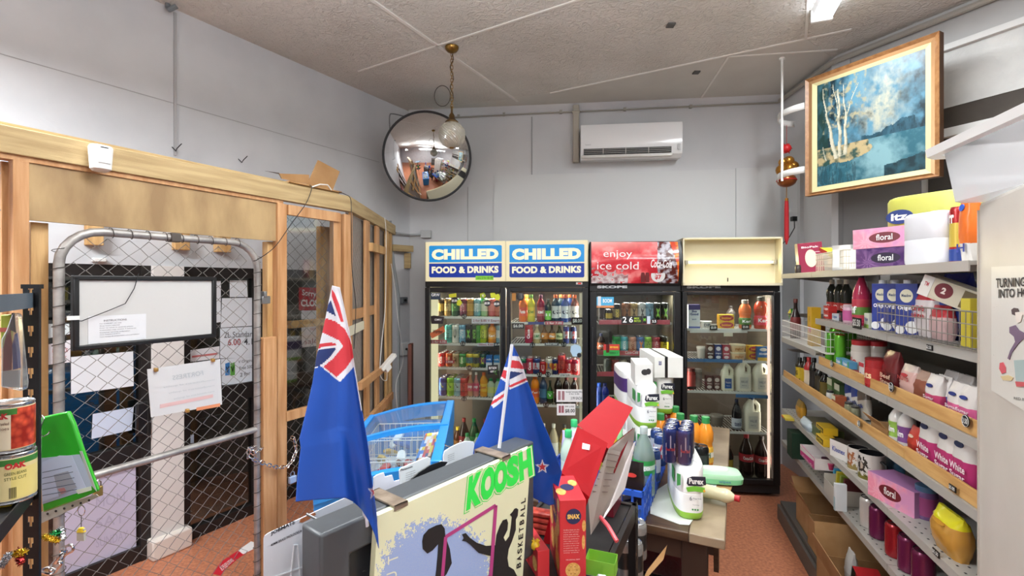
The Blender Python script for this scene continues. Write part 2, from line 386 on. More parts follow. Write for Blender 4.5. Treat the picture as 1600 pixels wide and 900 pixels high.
# ------------------------------------------------------------ ceiling battens (lamps)
def batten(i, x, y, rz, L=1.2, watt=LAMP_W, drop=0):
    t = thing('fluorescent_batten', 'twin tube fluorescent batten %s' % i, 'ceiling light', (x, y, CEIL-drop), rz)
    if drop:
        for q in (.1, L-.1): mb = MB(); mb.tube([(q, 0, 0), (q, 0, drop)], .003, 5); mb.build('chain', STEEL, t)
        for s in (-1, 1): lamp('added_uplight', (L/2, s*.1, -.03), L, .06, watt*(1.1 if i[-5:] != 'front' else .08), (R(180), 0, 0), parent=t)  # upward lamps added on the unseen battens to brighten the ceiling
    mb = MB(); mb.prism([(0, s*a, -b) for s, a, b in ((1, .055, 0), (1, .035, .05), (-1, .035, .05), (-1, .055, 0))], (L, 0, 0)); mb.build('housing', C('#dcdcda', .4), t)
    for s in (-1, 1):
        mb = MB(); mb.M = Matrix.Translation((.02, s*.042, -.062)) @ Matrix.Rotation(R(90), 4, 'Y'); mb.lathe([(.0125, .0), (.0125, L-.04)], 12); mb.build('tube', emit('#f2f7ff', 9), t)
    for q in (0, L-.02):
        mb = MB(); mb.box(q, q+.02, -.06, .06, -.08, 0); mb.build('end_cap', WHITE, t, bevel=.004)
    lamp('tube_light', (L/2, 0, -.1), L, .12, watt, parent=t)
e = PZ(1283, 30, CEIL-.06)
batten('on the ceiling at the top right of the picture', e.x, e.y, R(-110), 1.2, LAMP_W*1.7)
for i, (x, y, a) in enumerate(ADDED_LAMPS):
    batten('hung on chains ' + ['on the gate side of the counter', 'above the right aisle', 'behind the counter on the left', 'behind the counter on the right', 'near the front wall', 'between cage and shopfront'][i], x, y, R(a), drop=.45, watt=(LAMP_W, LAMP_W, LAMP_W*.7, LAMP_W*.7, LAMP_W*.6, 90)[i])  # unseen battens are added light; the last stands in for vestibule daylight

# ------------------------------------------------------------ the security cage
CG = Frame.line((-1.746, 1.615), (-1.010, 2.966))           # straight run with the gate
CB = Frame.line((-1.010, 2.966), (-1.094, 4.45))            # the run going back to the corner
CT = 2.195; CBm = 2.10
def fbox(mb, F, x0, x1, z0, z1, d0, d1, m=0): return wallbox(mb, F, x0, x1, z0, z1, d0, d1, m)
cage = thing('timber_cage', 'pine timber security cage with chain link panels along the shopfront', 'cage', CG.w(0))
def cpart(name, F, x0, x1, z0, z1, d0, d1, m, **k):
    mb = MB(); o = CG.w(0); mb.M = Matrix.Translation(-o); fbox(mb, F, x0, x1, z0, z1, d0, d1)
    return mb.build(name, m, cage, **k)
xe = CG.x(548)
cpart('top_beam', CG, CG.x(-160), xe, CBm, CT, 0, .045, WOODH, bevel=.003)
cpart('top_beam', CG, CG.x(-160), xe-.05, CT-.012, CT+.02, .046, .14, WOODH)
cpart('top_beam', CB, .0, 1.486, CBm+.005, CT, 0, .045, WOODH, bevel=.003)
cpart('plywood_header', CG, CG.x(47), CG.x(435), 1.877, CBm-.012, .02, .035, PLY)
cpart('rail', CG, CG.x(-160), CG.x(445), CBm-.018, CBm, .012, .06, WOODO)
for a, b, z0, z1, d0, d1, m in ((20, 46, 0, CBm-.018, .01, .055, WOODO), (48, 76, 0, 1.875, .06, .105, WOOD), (2, 19, 0, CBm-.02, .06, .1, WOODO), (418, 434, 0, 1.875, .05, .095, WOOD), (434, 448.5, 0, CBm-.018, .006, .05, WOODO), (501, 519, 0, CBm-.1, .1, .14, WOOD),
                                (522, 533, 0, CBm-.02, .01, .05, WOODO), (538, 547.5, 0, CBm-.02, 0, .045, WOODO)):
    cpart('stud', CG, CG.x(a, d0), CG.x(b, d0), z0, z1, d0, d1, m, bevel=.002)
cpart('stud', CG, CG.x(411, -.03), CG.x(432, -.03), 0, CG.pt(420, 527, -.03).z, -.035, .005, WOODO, bevel=.003)
cpart('panel_rail', CG, CG.x(450), CG.x(530), CBm-.075, CBm-.02, -.005, .02, WOODO)
cpart('panel_rail', CG, CG.x(455, .06), CG.x(510, .06), CG.pt(480, 511, .06).z, CG.pt(480, 500, .06).z, .06, .1, WOOD)
cpart('panel_rail', CG, CG.x(448), CG.x(520), .9, .95, .0, .03, WOODO)
for a, b, z0, z1, d0, d1 in ((549.5, 551, 0, CBm, 0, .02), (572, 578, 0, CBm, .0, .02), (588.5, 593, 0, CBm, 0, .02), (604, 607.5, 0, CBm, 0, .02), (611, 613, 0, CBm, .0, .045)):
    cpart('stud', CB, CB.x(a, d0), CB.x(b, d0), z0, z1, d0, d1, WOODO if a < 600 else WOOD, bevel=.002)
z = CB.pt(572, 489).z; cpart('panel_rail', CB, CB.x(549), CB.x(590), z-.03, z+.04, .02, .03, WOODO)
z = CB.pt(590, 390).z; cpart('panel_rail', CB, CB.x(576), CB.x(599), z-.03, z+.03, -.03, .0, WOOD)
def brace(F, a, b, wd, dd, d0, m):
    mb = MB(); mb.M = Matrix.Translation(-CG.w(0)); A, B = F.wpt(*a, d0), F.wpt(*b, d0); mb.bar(tuple(A), tuple(B), dd, wd); mb.build('brace', m, cage)
brace(CB, (562, 604), (598, 576), .05, .03, -.02, WOODO); brace(CB, (570, 664), (612, 618), .06, .03, -.02, WOODO)
def clip_ok(x, z, x0, x1, z0, z1, r):
    if not (x0 <= x <= x1 and z0 <= z <= z1): return False
    if r and z > z1 - r:
        if x < x0 + r: return (x-x0-r)**2 + (z-z1+r)**2 <= r*r
        if x > x1 - r: return (x-x1+r)**2 + (z-z1+r)**2 <= r*r
    return True
def chain(mb, F, x0, x1, z0, z1, d, p=.036, ph=.064, r=.0016, rad=0):
    n = int((x1-x0)/p); kk = int((z1-z0)/(ph/2)); rnd = random.Random(3)
    for i in range(n):
        run = []
        for k in range(kk+1):
            z = z0 + k*ph/2; x = x0 + (i + ((k+i) % 2))*p + rnd.uniform(-.003, .003)
            if clip_ok(x, z, x0, x1+.001, z0, z1, rad): run.append(F.w(x, d + (.002 if (k+i) % 2 else -.002), z))
            else:
                if len(run) > 1: mb.tube(run, r, 4)
                run = []
        if len(run) > 1: mb.tube(run, r, 4)
WIRE = C('#858380', .4, .4)
def cagewire(F, x0, x1, z0, z1, d, **k):
    mb = MB(); mb.M = Matrix.Translation(-CG.w(0)); chain(mb, F, x0, x1, z0, z1, d, **k); mb.build('chain_link', WIRE, cage)
cagewire(CG, CG.x(-150), CG.x(22), .05, CBm, .05); cagewire(CG, CG.x(449), CG.x(523), .05, CBm-.03, .03); cagewire(CG, CG.x(532), CG.x(539), .05, CBm, .04)
cagewire(CB, .02, 1.45, .05, CBm-.02, .032, p=.03, ph=.05, r=.001)
SHEET = film('cloudy_sheet', '#e6e2dc', .10, .08, .6, '#b8aea6')
mb = MB(); mb.M = Matrix.Translation(-CG.w(0)); fbox(mb, CB, .02, 1.45, .02, CBm, .036, .039); mb.build('plastic_sheet', SHEET, cage)
mb = MB(); mb.M = Matrix.Translation(-CG.w(0)); fbox(mb, CG, CG.x(449), CG.x(523), .9, CBm-.03, .012, .014); mb.build('plastic_sheet', film('clear_sheet', '#f0f2f2', .12, .04), cage)
# gate
xg0, xg1 = CG.x(92), CG.x(402); gz1 = 1.852; gz0 = .09; gr = .13
gate = thing('mesh_gate', 'galvanised pipe gate filled with chain link in the timber cage', 'gate', CG.w(xg0, .0, 0), CG.a)
gw = xg1-xg0
mb = MB(); arc = lambda cx, a0, a1: [(cx + gr*math.cos(R(a)), 0, gz1-gr + gr*math.sin(R(a))) for a in range(a0, a1-1, -15)]
mb.tube([(0, 0, gz0)] + arc(gr, 180, 90) + arc(gw-gr, 90, 0) + [(gw, 0, gz0)], .0165, 12, closed=True); mb.build('pipe_frame', GALV, gate)
mb = MB(); mb.tube([(0, 0, .905), (gw, 0, .905)], .0155, 10); mb.build('mid_rail', GALV, gate)
mb = MB(); F0 = Frame(0, 0, 0); chain(mb, F0, .012, gw-.005, gz0+.01, gz1-.012, 0.022, rad=gr-.01, r=.0017); mb.build('chain_link', WIRE, gate)
mb = MB(); rnd = random.Random(5)
for k in range(24):                                          # tie wires round the pipes
    z = gz0 + .06 + k*.07
    for cx in (0, gw):
        mb.tube([(cx + .02*math.cos(a), .02*math.sin(a), z + a*.004) for a in [i*.7 for i in range(11)]], .0014, 4)
for k in range(9):
    x = gr + .02 + k*(gw-2*gr)/8; mb.tube([(x + a*.003, .02*math.cos(a), gz1 + .02*math.sin(a)) for a in [i*.7 for i in range(11)]], .0014, 4)
mb.build('tie_wire', C('#4c4946', .5, .5), gate)['kind'] = 'stuff'
mb = MB(); mb.box(gw+.015, gw+.06, -.02, .02, 1.545, 1.585); mb.box(gw+.02, gw+.035, -.03, .03, 1.58, 1.61); mb.build('hinge', STEEL, gate, bevel=.003)
mb = MB(); mb.box(gw*.5-.02, gw*.5+.02, -.02, .02, gz1-.02, gz1+.02); mb.build('clip', C('#4a423c', .5), gate, bevel=.004)
# whiteboard hung on the gate
WB = Frame(CG.w(0, -.035).x, CG.w(0, -.035).y, CG.a)
wb = thing('whiteboard', 'wide whiteboard in a black frame hung on the mesh gate', 'whiteboard', WB.loc, WB.a)
q = [(121, 441), (331, 443), (329, 543), (121, 551)]
x0, x1 = WB.x(116), WB.x(335); z1 = WB.pt(120, 436).z; z0 = WB.pt(120, 554).z; z1b = WB.pt(333, 438).z
z0, z1 = 1.405, 1.675
mb = MB(); mb.box(x0, x1, 0, .014, z0, z1); mb.build('panel', C('#c9c8c6', .3), wb)
mb = MB(); t_ = .013
for a in ((x0-.006, x1+.006, z1-t_, z1+.006), (x0-.006, x1+.006, z0-.006, z0+t_), (x0-.006, x0+t_, z0, z1), (x1-t_, x1+.006, z0, z1)): mb.box(a[0], a[1], -.01, .018, a[2], a[3])
mb.build('frame', BLACK, wb, bevel=.004)
mb = MB(); mb.M = Matrix.Translation((x0+.04, -.0022, 1.44)); mb.box(0, .19, 0, .001, -.02, .085); sh = mb.build('instruction_sheet', C('#dcdde0', .6), wb)
mb = MB(); mb.M = Matrix.Translation((x0+.04, -.0032, 1.44)); mb.text('INSTRUCTIONS', (.085, 0, .066), (1, 0, 0), (0, 0, 1), .075, .007)
for i, s_ in enumerate(('For CABINET use only', 'Shop hours reduced', 'Prior to work in custody please', 'Customers may receive 3 deliveries', 'Customer services undertaken', 'Cans Supplied EMPTY', 'Cans, bottles & compostable unless prohibited')):
    mb.text(s_, (.035, 0, .052-i*.0085), (1, 0, 0), (0, 0, 1), min(.13, .0035*len(s_)), .0045, align='l')
mb.build('lettering', C('#55565a', .8), sh)
tag_ = MB(); tag_.box(x0-.022, x0+.012, -.012, -.002, 1.515, 1.53); tag_.build('clip', WHITE, wb)
mb = MB(); mb.tube([CG.w(CG.x(208), -.045, 1.69), CG.w(CG.x(200), -.052, 1.63), CG.w(CG.x(186), -.052, 1.57), CG.w(CG.x(160), -.052, 1.545), CG.w(CG.x(118), -.052, 1.51), CG.w(CG.x(100), -.03, 1.515)], .0017, 5)
tag(mb.build('black_wire', BLACK), 'thin black wire trailing over the whiteboard on the gate', 'wire')
# sheet clipped on the gate, its print showing backwards through it
FS = Frame(CG.w(0, -.012).x, CG.w(0, -.012).y, CG.a)
t = thing('paper_sign', 'white sheet clipped to the mesh gate, its print showing backwards', 'sign', FS.loc, FS.a)
mb = MB(); mb.prism(FS.poly([(230, 577), (344, 561), (347, 632), (236, 652)]), (0, .002, 0)); mb.build('sheet', film('thin_paper', '#ffffff', .04, .3, .8, '#dfdfe0'), t)
mb = MB(); mb.textquad('FORTRESS', FS.pt(317, 579, -.001), FS.pt(269, 587, -.001), FS.pt(270, 594, -.001), FS.pt(318, 586, -.001), bold=.01)
for i in range(3): mb.textquad('manufacturers of quality', FS.pt(335, 592+i*9, -.001), FS.pt(255+i*8, 604+i*9, -.001), FS.pt(255+i*8, 607+i*9, -.001), FS.pt(335, 595+i*9, -.001))
mb.build('lettering', C('#aeb4b8', .8), t)
mb = MB(); mb.prism(FS.poly([(250, 632), (333, 616), (333, 621), (250, 638)], -.001), (0, .0005, 0)); mb.build('red_band', C('#d9b4b2', .7), t)
mb = MB(); mb.prism(FS.poly([(307, 637), (344, 630), (344, 635), (307, 642)], -.001), (0, .0005, 0)); mb.build('orange_band', C('#d98b62', .7), t)
for px, py in ((245, 578), (334, 563), (294, 642)):
    mb = MB(); p = FS.pt(px, py, -.012); mb.box(p.x-.007, p.x+.007, -.014, .006, p.z-.008, p.z+.008); mb.build('clip', C('#b58c4c', .4, .6), t, bevel=.003)

# papers taped inside the doors
DR = LW
def paper(name, poly, label, colr='#e9edf3', art=None, d=.03, cat='notice', group=None):
    F = Frame(DR.o.x, DR.o.y, DR.a); t = thing(name, label, cat, F.loc, F.a, group)
    mb = MB(); mb.prism(F.poly(poly, d-.001), (0, .001, 0)); mb.build('sheet', C(colr, .6), t)
    if art: art(F, t, d-.0025)
    return t
def tx(F, t, d, items, colr='#4a4c52', name='lettering'):
    mb = MB()
    for s_, x0, y0, x1, y1, h, *r in items:
        mb.textquad(s_, F.pt(x0, y0, d), F.pt(x1, y1, d), F.pt(x1, y1+h, d), F.pt(x0, y0+h, d), bold=r[0] if r else 0)
    mb.build(name, C(colr, .7), t)
paper('paper_notice', [(111, 558), (208, 549), (209, 603), (111, 616)], 'large blank white notice behind glass under the whiteboard')
paper('paper_notice', [(145, 647), (209, 636), (206, 672), (143, 686)], 'small pale blue notice behind glass near the door handle', '#cdd9ee')
def a1(F, t, d): tx(F, t, d, [('NOTICE', 82, 545, 106, 544, 6), ('staff only', 82, 556, 104, 555, 4)], '#b55')
paper('paper_notice', [(66, 540), (110, 531), (110, 566), (66, 571)], 'white notice with a red corner behind the gate pipe', '#e6e4ea', a1)
paper('paper_notice', [(68, 506), (108, 506), (109, 522), (68, 530)], 'narrow white strip notice left of the whiteboard', '#dfe9ec')
LILAC = '#c7c3da'
def a2(F, t, d): tx(F, t, d, [('MON', 150, 778, 195, 768, 16), ('SAT', 150, 810, 195, 800, 16), ('SUNDAY', 150, 842, 200, 828, 14)], '#b6b2cb')
paper('window_poster', [(85, 745), (212, 724), (213, 868), (85, 905)], 'big lilac poster filling the lower door pane', LILAC, a2, cat='poster')
paper('paper_notice', [(334, 439), (345, 439), (345, 503), (334, 505)], 'narrow white notice between whiteboard and second door')
paper('paper_notice', [(359, 438), (386, 438), (387, 464), (359, 464)], 'small square white notice high on second door')
paper('paper_notice', [(347, 466), (409, 465), (409, 508), (345, 512)], 'blank white notice under the small square one')
def a3(F, t, d):
    tx(F, t, d, [('2L Standard Milk', 350, 519, 418, 516, 9)]); tx(F, t, d, [('6.00', 356, 530, 376, 529, 10, .01)], '#a8474d', 'price'); tx(F, t, d, [('4.19', 381, 529, 403, 528, 10, .01)], '#3f4046', 'price')
paper('paper_notice', [(344, 513), (418, 509), (418, 558), (344, 560)], 'white milk price notice reading 2L Standard Milk 6.00 and 4.19', '#e6ecf4', a3)
def a4(F, t, d):
    tx(F, t, d, [('V Original & Sugar', 372, 563, 416, 558, 6), ('Free 500ml', 374, 573, 400, 569, 5), ('2 for $7', 375, 583, 402, 577, 7)], '#54575c')
    for x0, x1, c in ((352, 359, '#3d7fc0'), (360, 367, '#63ab4a')):
        mb = MB(); mb.prism(F.poly([(x0, 568), (x1, 566), (x1, 586), (x0, 587)], d), (0, .001, 0)); mb.build('can_picture', C(c, .5), t)
        mb = MB(); mb.textquad('V', F.pt(x0+1, 573, d-.001), F.pt(x1-1, 572, d-.001), F.pt(x1-1, 581, d-.001), F.pt(x0+1, 582, d-.001), bold=.04); mb.build('lettering', BLACK, t)
paper('paper_notice', [(345, 561), (418, 556), (418, 595), (347, 602)], 'white notice with blue and green can pictures, free 500ml offer', '#e6ecf4', a4)
paper('paper_notice', [(292, 548), (343, 541), (343, 560), (292, 566)], 'white notice with red underline half hidden behind the backwards sheet', '#e7e7ec', lambda F, t, d: tx(F, t, d, [('______', 300, 556, 340, 551, 3, .05)], '#c77'))
paper('door_sticker', [(292, 681), (303, 679), (303, 692), (292, 694)], 'small blue and white sticker on the second door', '#b9cbe0', cat='sticker')
def a5(F, t, d): tx(F, t, d, [('TRENT', 484, 513, 498, 511, 4), ('sale', 476, 530, 496, 528, 8)], '#a5555a')
paper('paper_notice', [(471, 511), (500, 508), (499, 540), (472, 543)], 'small colourful notice under the red closed sign', '#e8e5e6', a5)
paper('paper_notice', [(471, 485), (500, 485), (500, 499), (471, 499)], 'white strip notice just below the red closed sign', '#e1e4ea')
def a6(F, t, d): tx(F, t, d, [('Sorry', 472, 452, 494, 455, 12, .02), ('CLOSED', 470, 468, 510, 468, 11, .05)], '#f4eeee')
paper('closed_sign', [(467, 449), (513, 450), (513, 485), (467, 485)], 'red closed sign with white lettering on the shopfront glass', '#b3202f', a6, cat='sign')
# red strip sticker on the vestibule floor
t = thing('floor_sticker', 'red arrow sticker with a white end stuck on the vestibule floor', 'sticker', (0, 0, 0))
mb = MB(); mb.prism([tuple(PZ(x, y, .002)) for x, y in ((331, 896), (345, 878), (372, 860), (392, 851), (396, 858), (375, 870), (352, 890), (345, 899))], (0, 0, -.0015)); mb.build('sheet', C('#c6202f', .5), t)
mb = MB(); mb.prism([tuple(PZ(x, y, .002)) for x, y in ((372, 860), (392, 846), (400, 848), (396, 858), (380, 866))], (0, 0, .0005)); mb.build('end', C('#e7e2e0', .5), t)
mb = MB(); mb.textquad('BE SAFE KEEP A DISTANCE', PZ(343, 886, .004), PZ(362, 872, .004), PZ(366, 876, .004), PZ(347, 892, .004)); mb.build('lettering', WHITE, t)
# timber stubs under the lintel
for px0, px1, n in ((131, 157, 'leftmost'), (268, 291, 'middle'), (333, 355, 'rightmost')):
    mb = MB(); wallbox(mb, LW, LW.x(px0), LW.x(px1), 1.86, 2.05, -.05, 0); tag(mb.build('timber_block', WOOD, bevel=.003), 'small pale timber block on the white lintel, %s of three' % n, 'block')
q = LW.pt(153, 406, 0); mb = MB(); wallbox(mb, LW, q.x-.03, q.x+.03, q.z-.012, q.z+.01, -.03, 0); tag(mb.build('hook_plate', WHITE, bevel=.004), 'small white hook plate on the lintel above the door', 'hook')
# motion sensor on the beam
SN = Frame(CG.w(0, -.001).x, CG.w(0, -.001).y, CG.a); p = SN.pt(151, 250)
t = thing('motion_sensor', 'white motion sensor screwed to the cage beam', 'sensor', SN.w(p.x, 0, p.z), SN.a)
mb = MB(); mb.rings([(-.048, .022, .02, 0, -.03), (-.04, .031, .028, 0, -.034), (.042, .036, .032, 0, -.034), (.05, .032, .028, 0, -.032)], 24, 3); mb.build('body', WHITE, t)
mb = MB(); mb.box(-.02, .02, -.0665, -.064, -.02, .025); mb.build('lens', C('#d3d3d1', .3), t, bevel=.004)
mb = MB(); mb.box(-.012, .012, -.067, -.06, .038, .042); mb.build('slot', DARK, t)
mb = MB(); mb.box(-.022, .022, -.012, .0, -.03, .04); mb.build('back_plate', WHITE, t)
# cardboard box lying on the beam
t = thing('cardboard_box', 'flattened open cardboard box lying on top of the cage beam', 'box', CG.w(0, 0, 0), CG.a)
F = CG
def cb(name, pts, d, th=.004, dz=None):
    mb = MB(); mb.prism(F.poly(pts, d), (0, th, 0) if not dz else dz); return mb.build(name, CARD, t)
cb('side_flap', [(436, 271), (483, 273), (483, 288), (440, 279)], .10)
cb('open_flap', [(497, 250), (531, 268), (520, 297), (480, 288)], .10)
mb = MB(); mb.box(F.x(440, .1), F.x(522, .1), .03, .17, CT+.018, CT+.026); mb.build('base', CARD, t)
mb = MB(); mb.prism(F.poly([(414, 267), (436, 270), (440, 279), (436, 272)], .07), (0, .003, 0)); mb.build('thin_flap', C('#4c4038', .8), t)
for a in ([(488, 292), (500, 288), (512, 289), (518, 297)],):
    mb = MB(); mb.tube([CG.wpt(x, y, .02) for x, y in a], .004, 6); tag(mb.build('white_cable', WHITE), 'loop of white cable in the box on the beam', 'cable')
# black cable from the beam down to the gate, and others
def cable(name, pts, r, m, label, cat='cable'):
    mb = MB(); P_ = [Vector(p) for p in pts]; out = []
    for i in range(len(P_)-1):
        p0 = P_[max(i-1, 0)]; p1 = P_[i]; p2 = P_[i+1]; p3 = P_[min(i+2, len(P_)-1)]
        for k in range(6):
            u = k/6; out.append(.5*((2*p1) + (p2-p0)*u + (2*p0-5*p1+4*p2-p3)*u*u + (3*p1-p0-3*p2+p3)*u**3))
    out.append(P_[-1]); mb.tube(out, r, 6, m=0); return tag(mb.build(name, m), label, cat)
cable('black_cable', [CG.wpt(483, 289, -.01), CG.wpt(487, 294, -.02), CG.wpt(478, 318, -.025), CG.wpt(455, 350, -.025), CG.wpt(430, 385, -.03), CG.wpt(405, 404, -.03), CG.wpt(396, 408, -.02)], .0022, BLACK, 'thin black cable hanging from the beam to the gate pipe')
cable('black_cable', [CG.wpt(530, 300, .02), CG.wpt(540, 304, -.02), CG.wpt(548, 312, -.03), CG.wpt(549, 345, -.03), CG.wpt(550, 420, -.03), CG.wpt(556, 480, -.03), CG.wpt(553, 545, -.03)], .0022, BLACK, 'thin black cable hanging at the corner of the cage')
cable('white_cable', [CB.wpt(601, 340, -.02), CB.wpt(603, 360, -.03), CB.wpt(603, 420, -.03), CB.wpt(602, 480, -.03), CB.wpt(596, 540, -.03), CB.wpt(594, 585, -.03), CB.wpt(604, 594, -.05), CB.wpt(604, 572, -.05)], .003, WHITE, 'white cable looping down from the beam over the back studs')
cable('white_cable', [CB.wpt(611, 412, -.04), CB.wpt(617, 450, -.06), CB.wpt(622, 500, -.07), CB.wpt(630, 560, -.08), CB.wpt(619, 600, -.08), CB.wpt(621, 640, -.08)], .003, WHITE, 'white cable running down from the cage end to the freezer')
t = thing('power_board', 'white power board hanging on the studs beside the fridge', 'power board', CB.wpt(606, 566, -.07), R(100), rot=(R(0), R(-35), R(60)))
mb = MB(); mb.box(-.09, .09, -.022, .022, -.015, .015); mb.build('body', WHITE, t, bevel=.004)
mb = MB(); mb.box(-.06, .0, -.018, .018, -.055, -.015); mb.build('plug', WHITE, t, bevel=.004)
t = thing('card_sign', 'pale card tacked between the studs of the cage', 'card', CB.loc, CB.a)
mb = MB(); mb.prism(CB.poly([(546, 510), (569, 501), (569, 514), (546, 526)], -.005), (0, .003, 0)); mb.build('sheet', C('#dcd6bd', .6), t)
# steel chain and padlock on gate
def chainlinks(pts, lw=.011, wr=.0028, L=.026):
    mb = MB(); P_ = [Vector(p) for p in pts]; tot = sum((P_[i+1]-P_[i]).length for i in range(len(P_)-1)); n = int(tot/(L*.78)); k = 0
    for i in range(n):
        s = (i+.5)*tot/n; j = 0
        while j < len(P_)-2 and s > (P_[j+1]-P_[j]).length: s -= (P_[j+1]-P_[j]).length; j += 1
        tdir = (P_[j+1]-P_[j]).normalized(); c = P_[j] + tdir*s; u = tdir.cross(Vector((0, 0, 1))); u = u.normalized() if u.length > .1 else Vector((1, 0, 0)); q = tdir.cross(u)
        if i % 2: u = q
        ring = []
        for a in range(0, 360, 30):
            ca, sa = math.cos(R(a)), math.sin(R(a)); ring.append(c + tdir*(ca*lw*.55 + math.copysign(L/2-lw*.55, ca)) + u*(sa*lw*.5*1.5))
        mb.tube(ring, wr, 6, closed=True)
    return mb
t = thing('steel_chain', 'shiny steel chain looped round gate pipe and cage studs', 'chain', (0, 0, 0))
chainlinks([CG.wpt(399, 697, -.03), CG.wpt(389, 702, -.04), CG.wpt(388, 714, -.04), CG.wpt(400, 719, -.05), CG.wpt(420, 727, -.06), CG.wpt(436, 731, -.06), CG.wpt(450, 728, -.05), CG.wpt(458, 718, -.04), CG.wpt(463, 704, -.03), CG.wpt(460, 685, -.02), CG.wpt(455, 683, -.0)]).build('links', CHROME, t)
chainlinks([CG.wpt(388, 699, -.035), CG.wpt(396, 708, -.05), CG.wpt(406, 703, -.04), CG.wpt(411, 697, -.02)]).build('links', CHROME, t)
p = CG.wpt(457, 748, -.06); t = thing('padlock', 'pale blue padlock hanging on the steel chain', 'padlock', p, CG.a)
mb = MB(); mb.box(-.02, .02, -.01, .01, -.022, .014); mb.build('body', C('#9fb4d6', .35), t, bevel=.004)
mb = MB(); mb.tube([(-.012, 0, .014), (-.012, 0, .03), (-.006, 0, .038), (.006, 0, .038), (.012, 0, .03), (.012, 0, .014)], .003, 8); mb.build('shackle', CHROME, t)
t = thing('combination_lock', 'small brass combination padlock hanging on the gate behind the green pouch', 'padlock', CG.wpt(153, 765, -.03), CG.a)
mb = MB(); mb.box(-.014, .014, -.008, .008, -.026, .012); mb.build('body', C('#b59a55', .35, .8), t, bevel=.003)
mb = MB(); mb.tube([(-.009, 0, .012), (-.009, 0, .028), (0, 0, .036), (.009, 0, .028), (.009, 0, .012)], .0025, 8); mb.build('shackle', CHROME, t)
# -------- corner beyond the cage: switch, conduit, shelf, boards
mb = MB(); mb.box(-.04, .04, -.05, 0, -.03, .03); o = mb.build('switch_box', GREY, bevel=.004); q = LW.pt(627, 469); o.location = LW.w(q.x, 0, q.z); o.rotation_euler[2] = LW.a
tag(o, 'grey electrical switch box on the wall behind the cage', 'switch'); mb = MB(); mb.M = Matrix.Rotation(R(90), 4, 'X'); mb.lathe([(.015, 0.049), (.013, .062)], 16); mb.build('rotary_knob', BLACK, o)
mb = MB(); mb.tube([LW.wpt(610, 345, -.04), LW.wpt(612, 375, -.04), LW.wpt(615, 410, -.04), LW.wpt(623, 462, -.03), LW.wpt(623, 530, -.03), LW.wpt(624, 700, -.03)], .012, 8)
tag(mb.build('conduit', C('#8d9294', .5)), 'grey conduit pipe running down past the switch box', 'conduit')
mb = MB(); mb.tube([LW.wpt(618, 364, -.05), LW.wpt(640, 367, -.03), BW.wpt(650, 367, -.03), BW.wpt(664, 366, -.03)], .01, 8); tag(mb.build('conduit', C('#a5a9ab', .5)), 'short horizontal conduit crossing the corner above the fridges', 'conduit')
q = BW.pt(667, 366, 0); mb = MB(); mb.box(-.05, .05, -.05, 0, -.04, .035); o = mb.build('junction_box', C('#b4b7b8', .5), bevel=.004); o.location = BW.w(q.x, 0, q.z); o.rotation_euler[2] = BW.a; tag(o, 'pale junction box on the back wall above the fridges', 'junction box')
t = thing('timber_bracket', 'short timber shelf bracket in the back corner beside the cage', 'bracket', BW.loc, BW.a)
mb = MB(); mb.bar(tuple(LW.wpt(611, 387, -.06) - BW.w(0)), tuple(BW.wpt(643, 389, -.05) - BW.w(0)), .05, .06); o = mb.build('arm', WOODH, t); o.parent = t; t.rotation_euler = (0, 0, 0)
mb = MB(); p = BW.wpt(637, 405, -.06) - BW.w(0); mb.box(p.x-.03, p.x+.03, p.y-.02, p.y+.02, p.z-.09, p.z+.06); mb.build('block', WOODH, t)
mb = MB(); fbox(mb, CB, 1.3, 1.42, 0, 1.05, -.16, -.14); tag(mb.build('board', C('#2b2927', .6)), 'dark board leaning upright in the corner by the first fridge', 'board')
mb = MB(); fbox(mb, CB, 1.15, 1.25, 0, 1.12, -.2, -.17); tag(mb.build('board', C('#6b3f35', .6)), 'reddish brown board standing in the corner by the first fridge', 'board')
mb = MB(); mb.box(-.06, .06, -.04, 0, -.06, .06); o = mb.build('meter_box', C('#c4c6c8', .5), bevel=.006); q = LW.pt(630, 545); o.location = LW.w(q.x, 0, q.z); o.rotation_euler[2] = LW.a; tag(o, 'white meter box low on the corner wall', 'meter box'); mb = MB(); mb.M = Matrix.Rotation(R(90), 4, 'X'); mb.lathe([(.012, 0.039), (.012, .05)], 12); mb.build('knob', BLACK, o)

# ------------------------------------------------------------ wall and ceiling fixtures
# convex mirror
c = P(668, 245, 4.12); t = thing('convex_mirror', 'round convex security mirror with black rim in the corner', 'mirror', c)
n = (Vector((.0, 0.2, 1.9)) - c).normalized(); t.rotation_euler = n.to_track_quat('Z', 'Y').to_euler()
r0 = .372; rs = .62; a0 = math.asin(r0/rs)
mb = MB(); mb.lathe([(rs*math.sin(a0*(1-i/22)) + 1e-4, rs*math.cos(a0*(1-i/22)) - rs*math.cos(a0)) for i in range(23)], 64); mm = C('#dcdfe0', .02, 1.0)
m = bpy.data.materials.new('mirror_face'); m.use_nodes = True; p_ = m.node_tree.nodes['Principled BSDF']; p_.inputs['Metallic'].default_value = 1; p_.inputs['Roughness'].default_value = .03; p_.inputs['Base Color'].default_value = (.78, .79, .8, 1)
mb.build('dome', m, t)
mb = MB(); mb.tube([(r0*1.005*math.cos(2*math.pi*i/72), r0*1.005*math.sin(2*math.pi*i/72), 0) for i in range(72)], .010, 8, closed=True); mb.build('rim', DARK, t)
mb = MB(); mb.lathe([(r0*.99, -.012), (r0*.99, -.002)], 48); mb.build('backing', DARK, t)
mb = MB(); mb.tube([(0, 0, -.01), (0, .02, -.12), (0, .08, -.26)], .016, 8); mb.build('bracket', GREY, t)
cable('mirror_cable', [P(612, 240, 4.3), P(609, 200, 4.3), P(609, 181, 4.3), P(615, 178, 4.35), P(640, 184, 4.45)], .006, C('#7d8083', .5), 'grey cable bent round the left of the convex mirror')
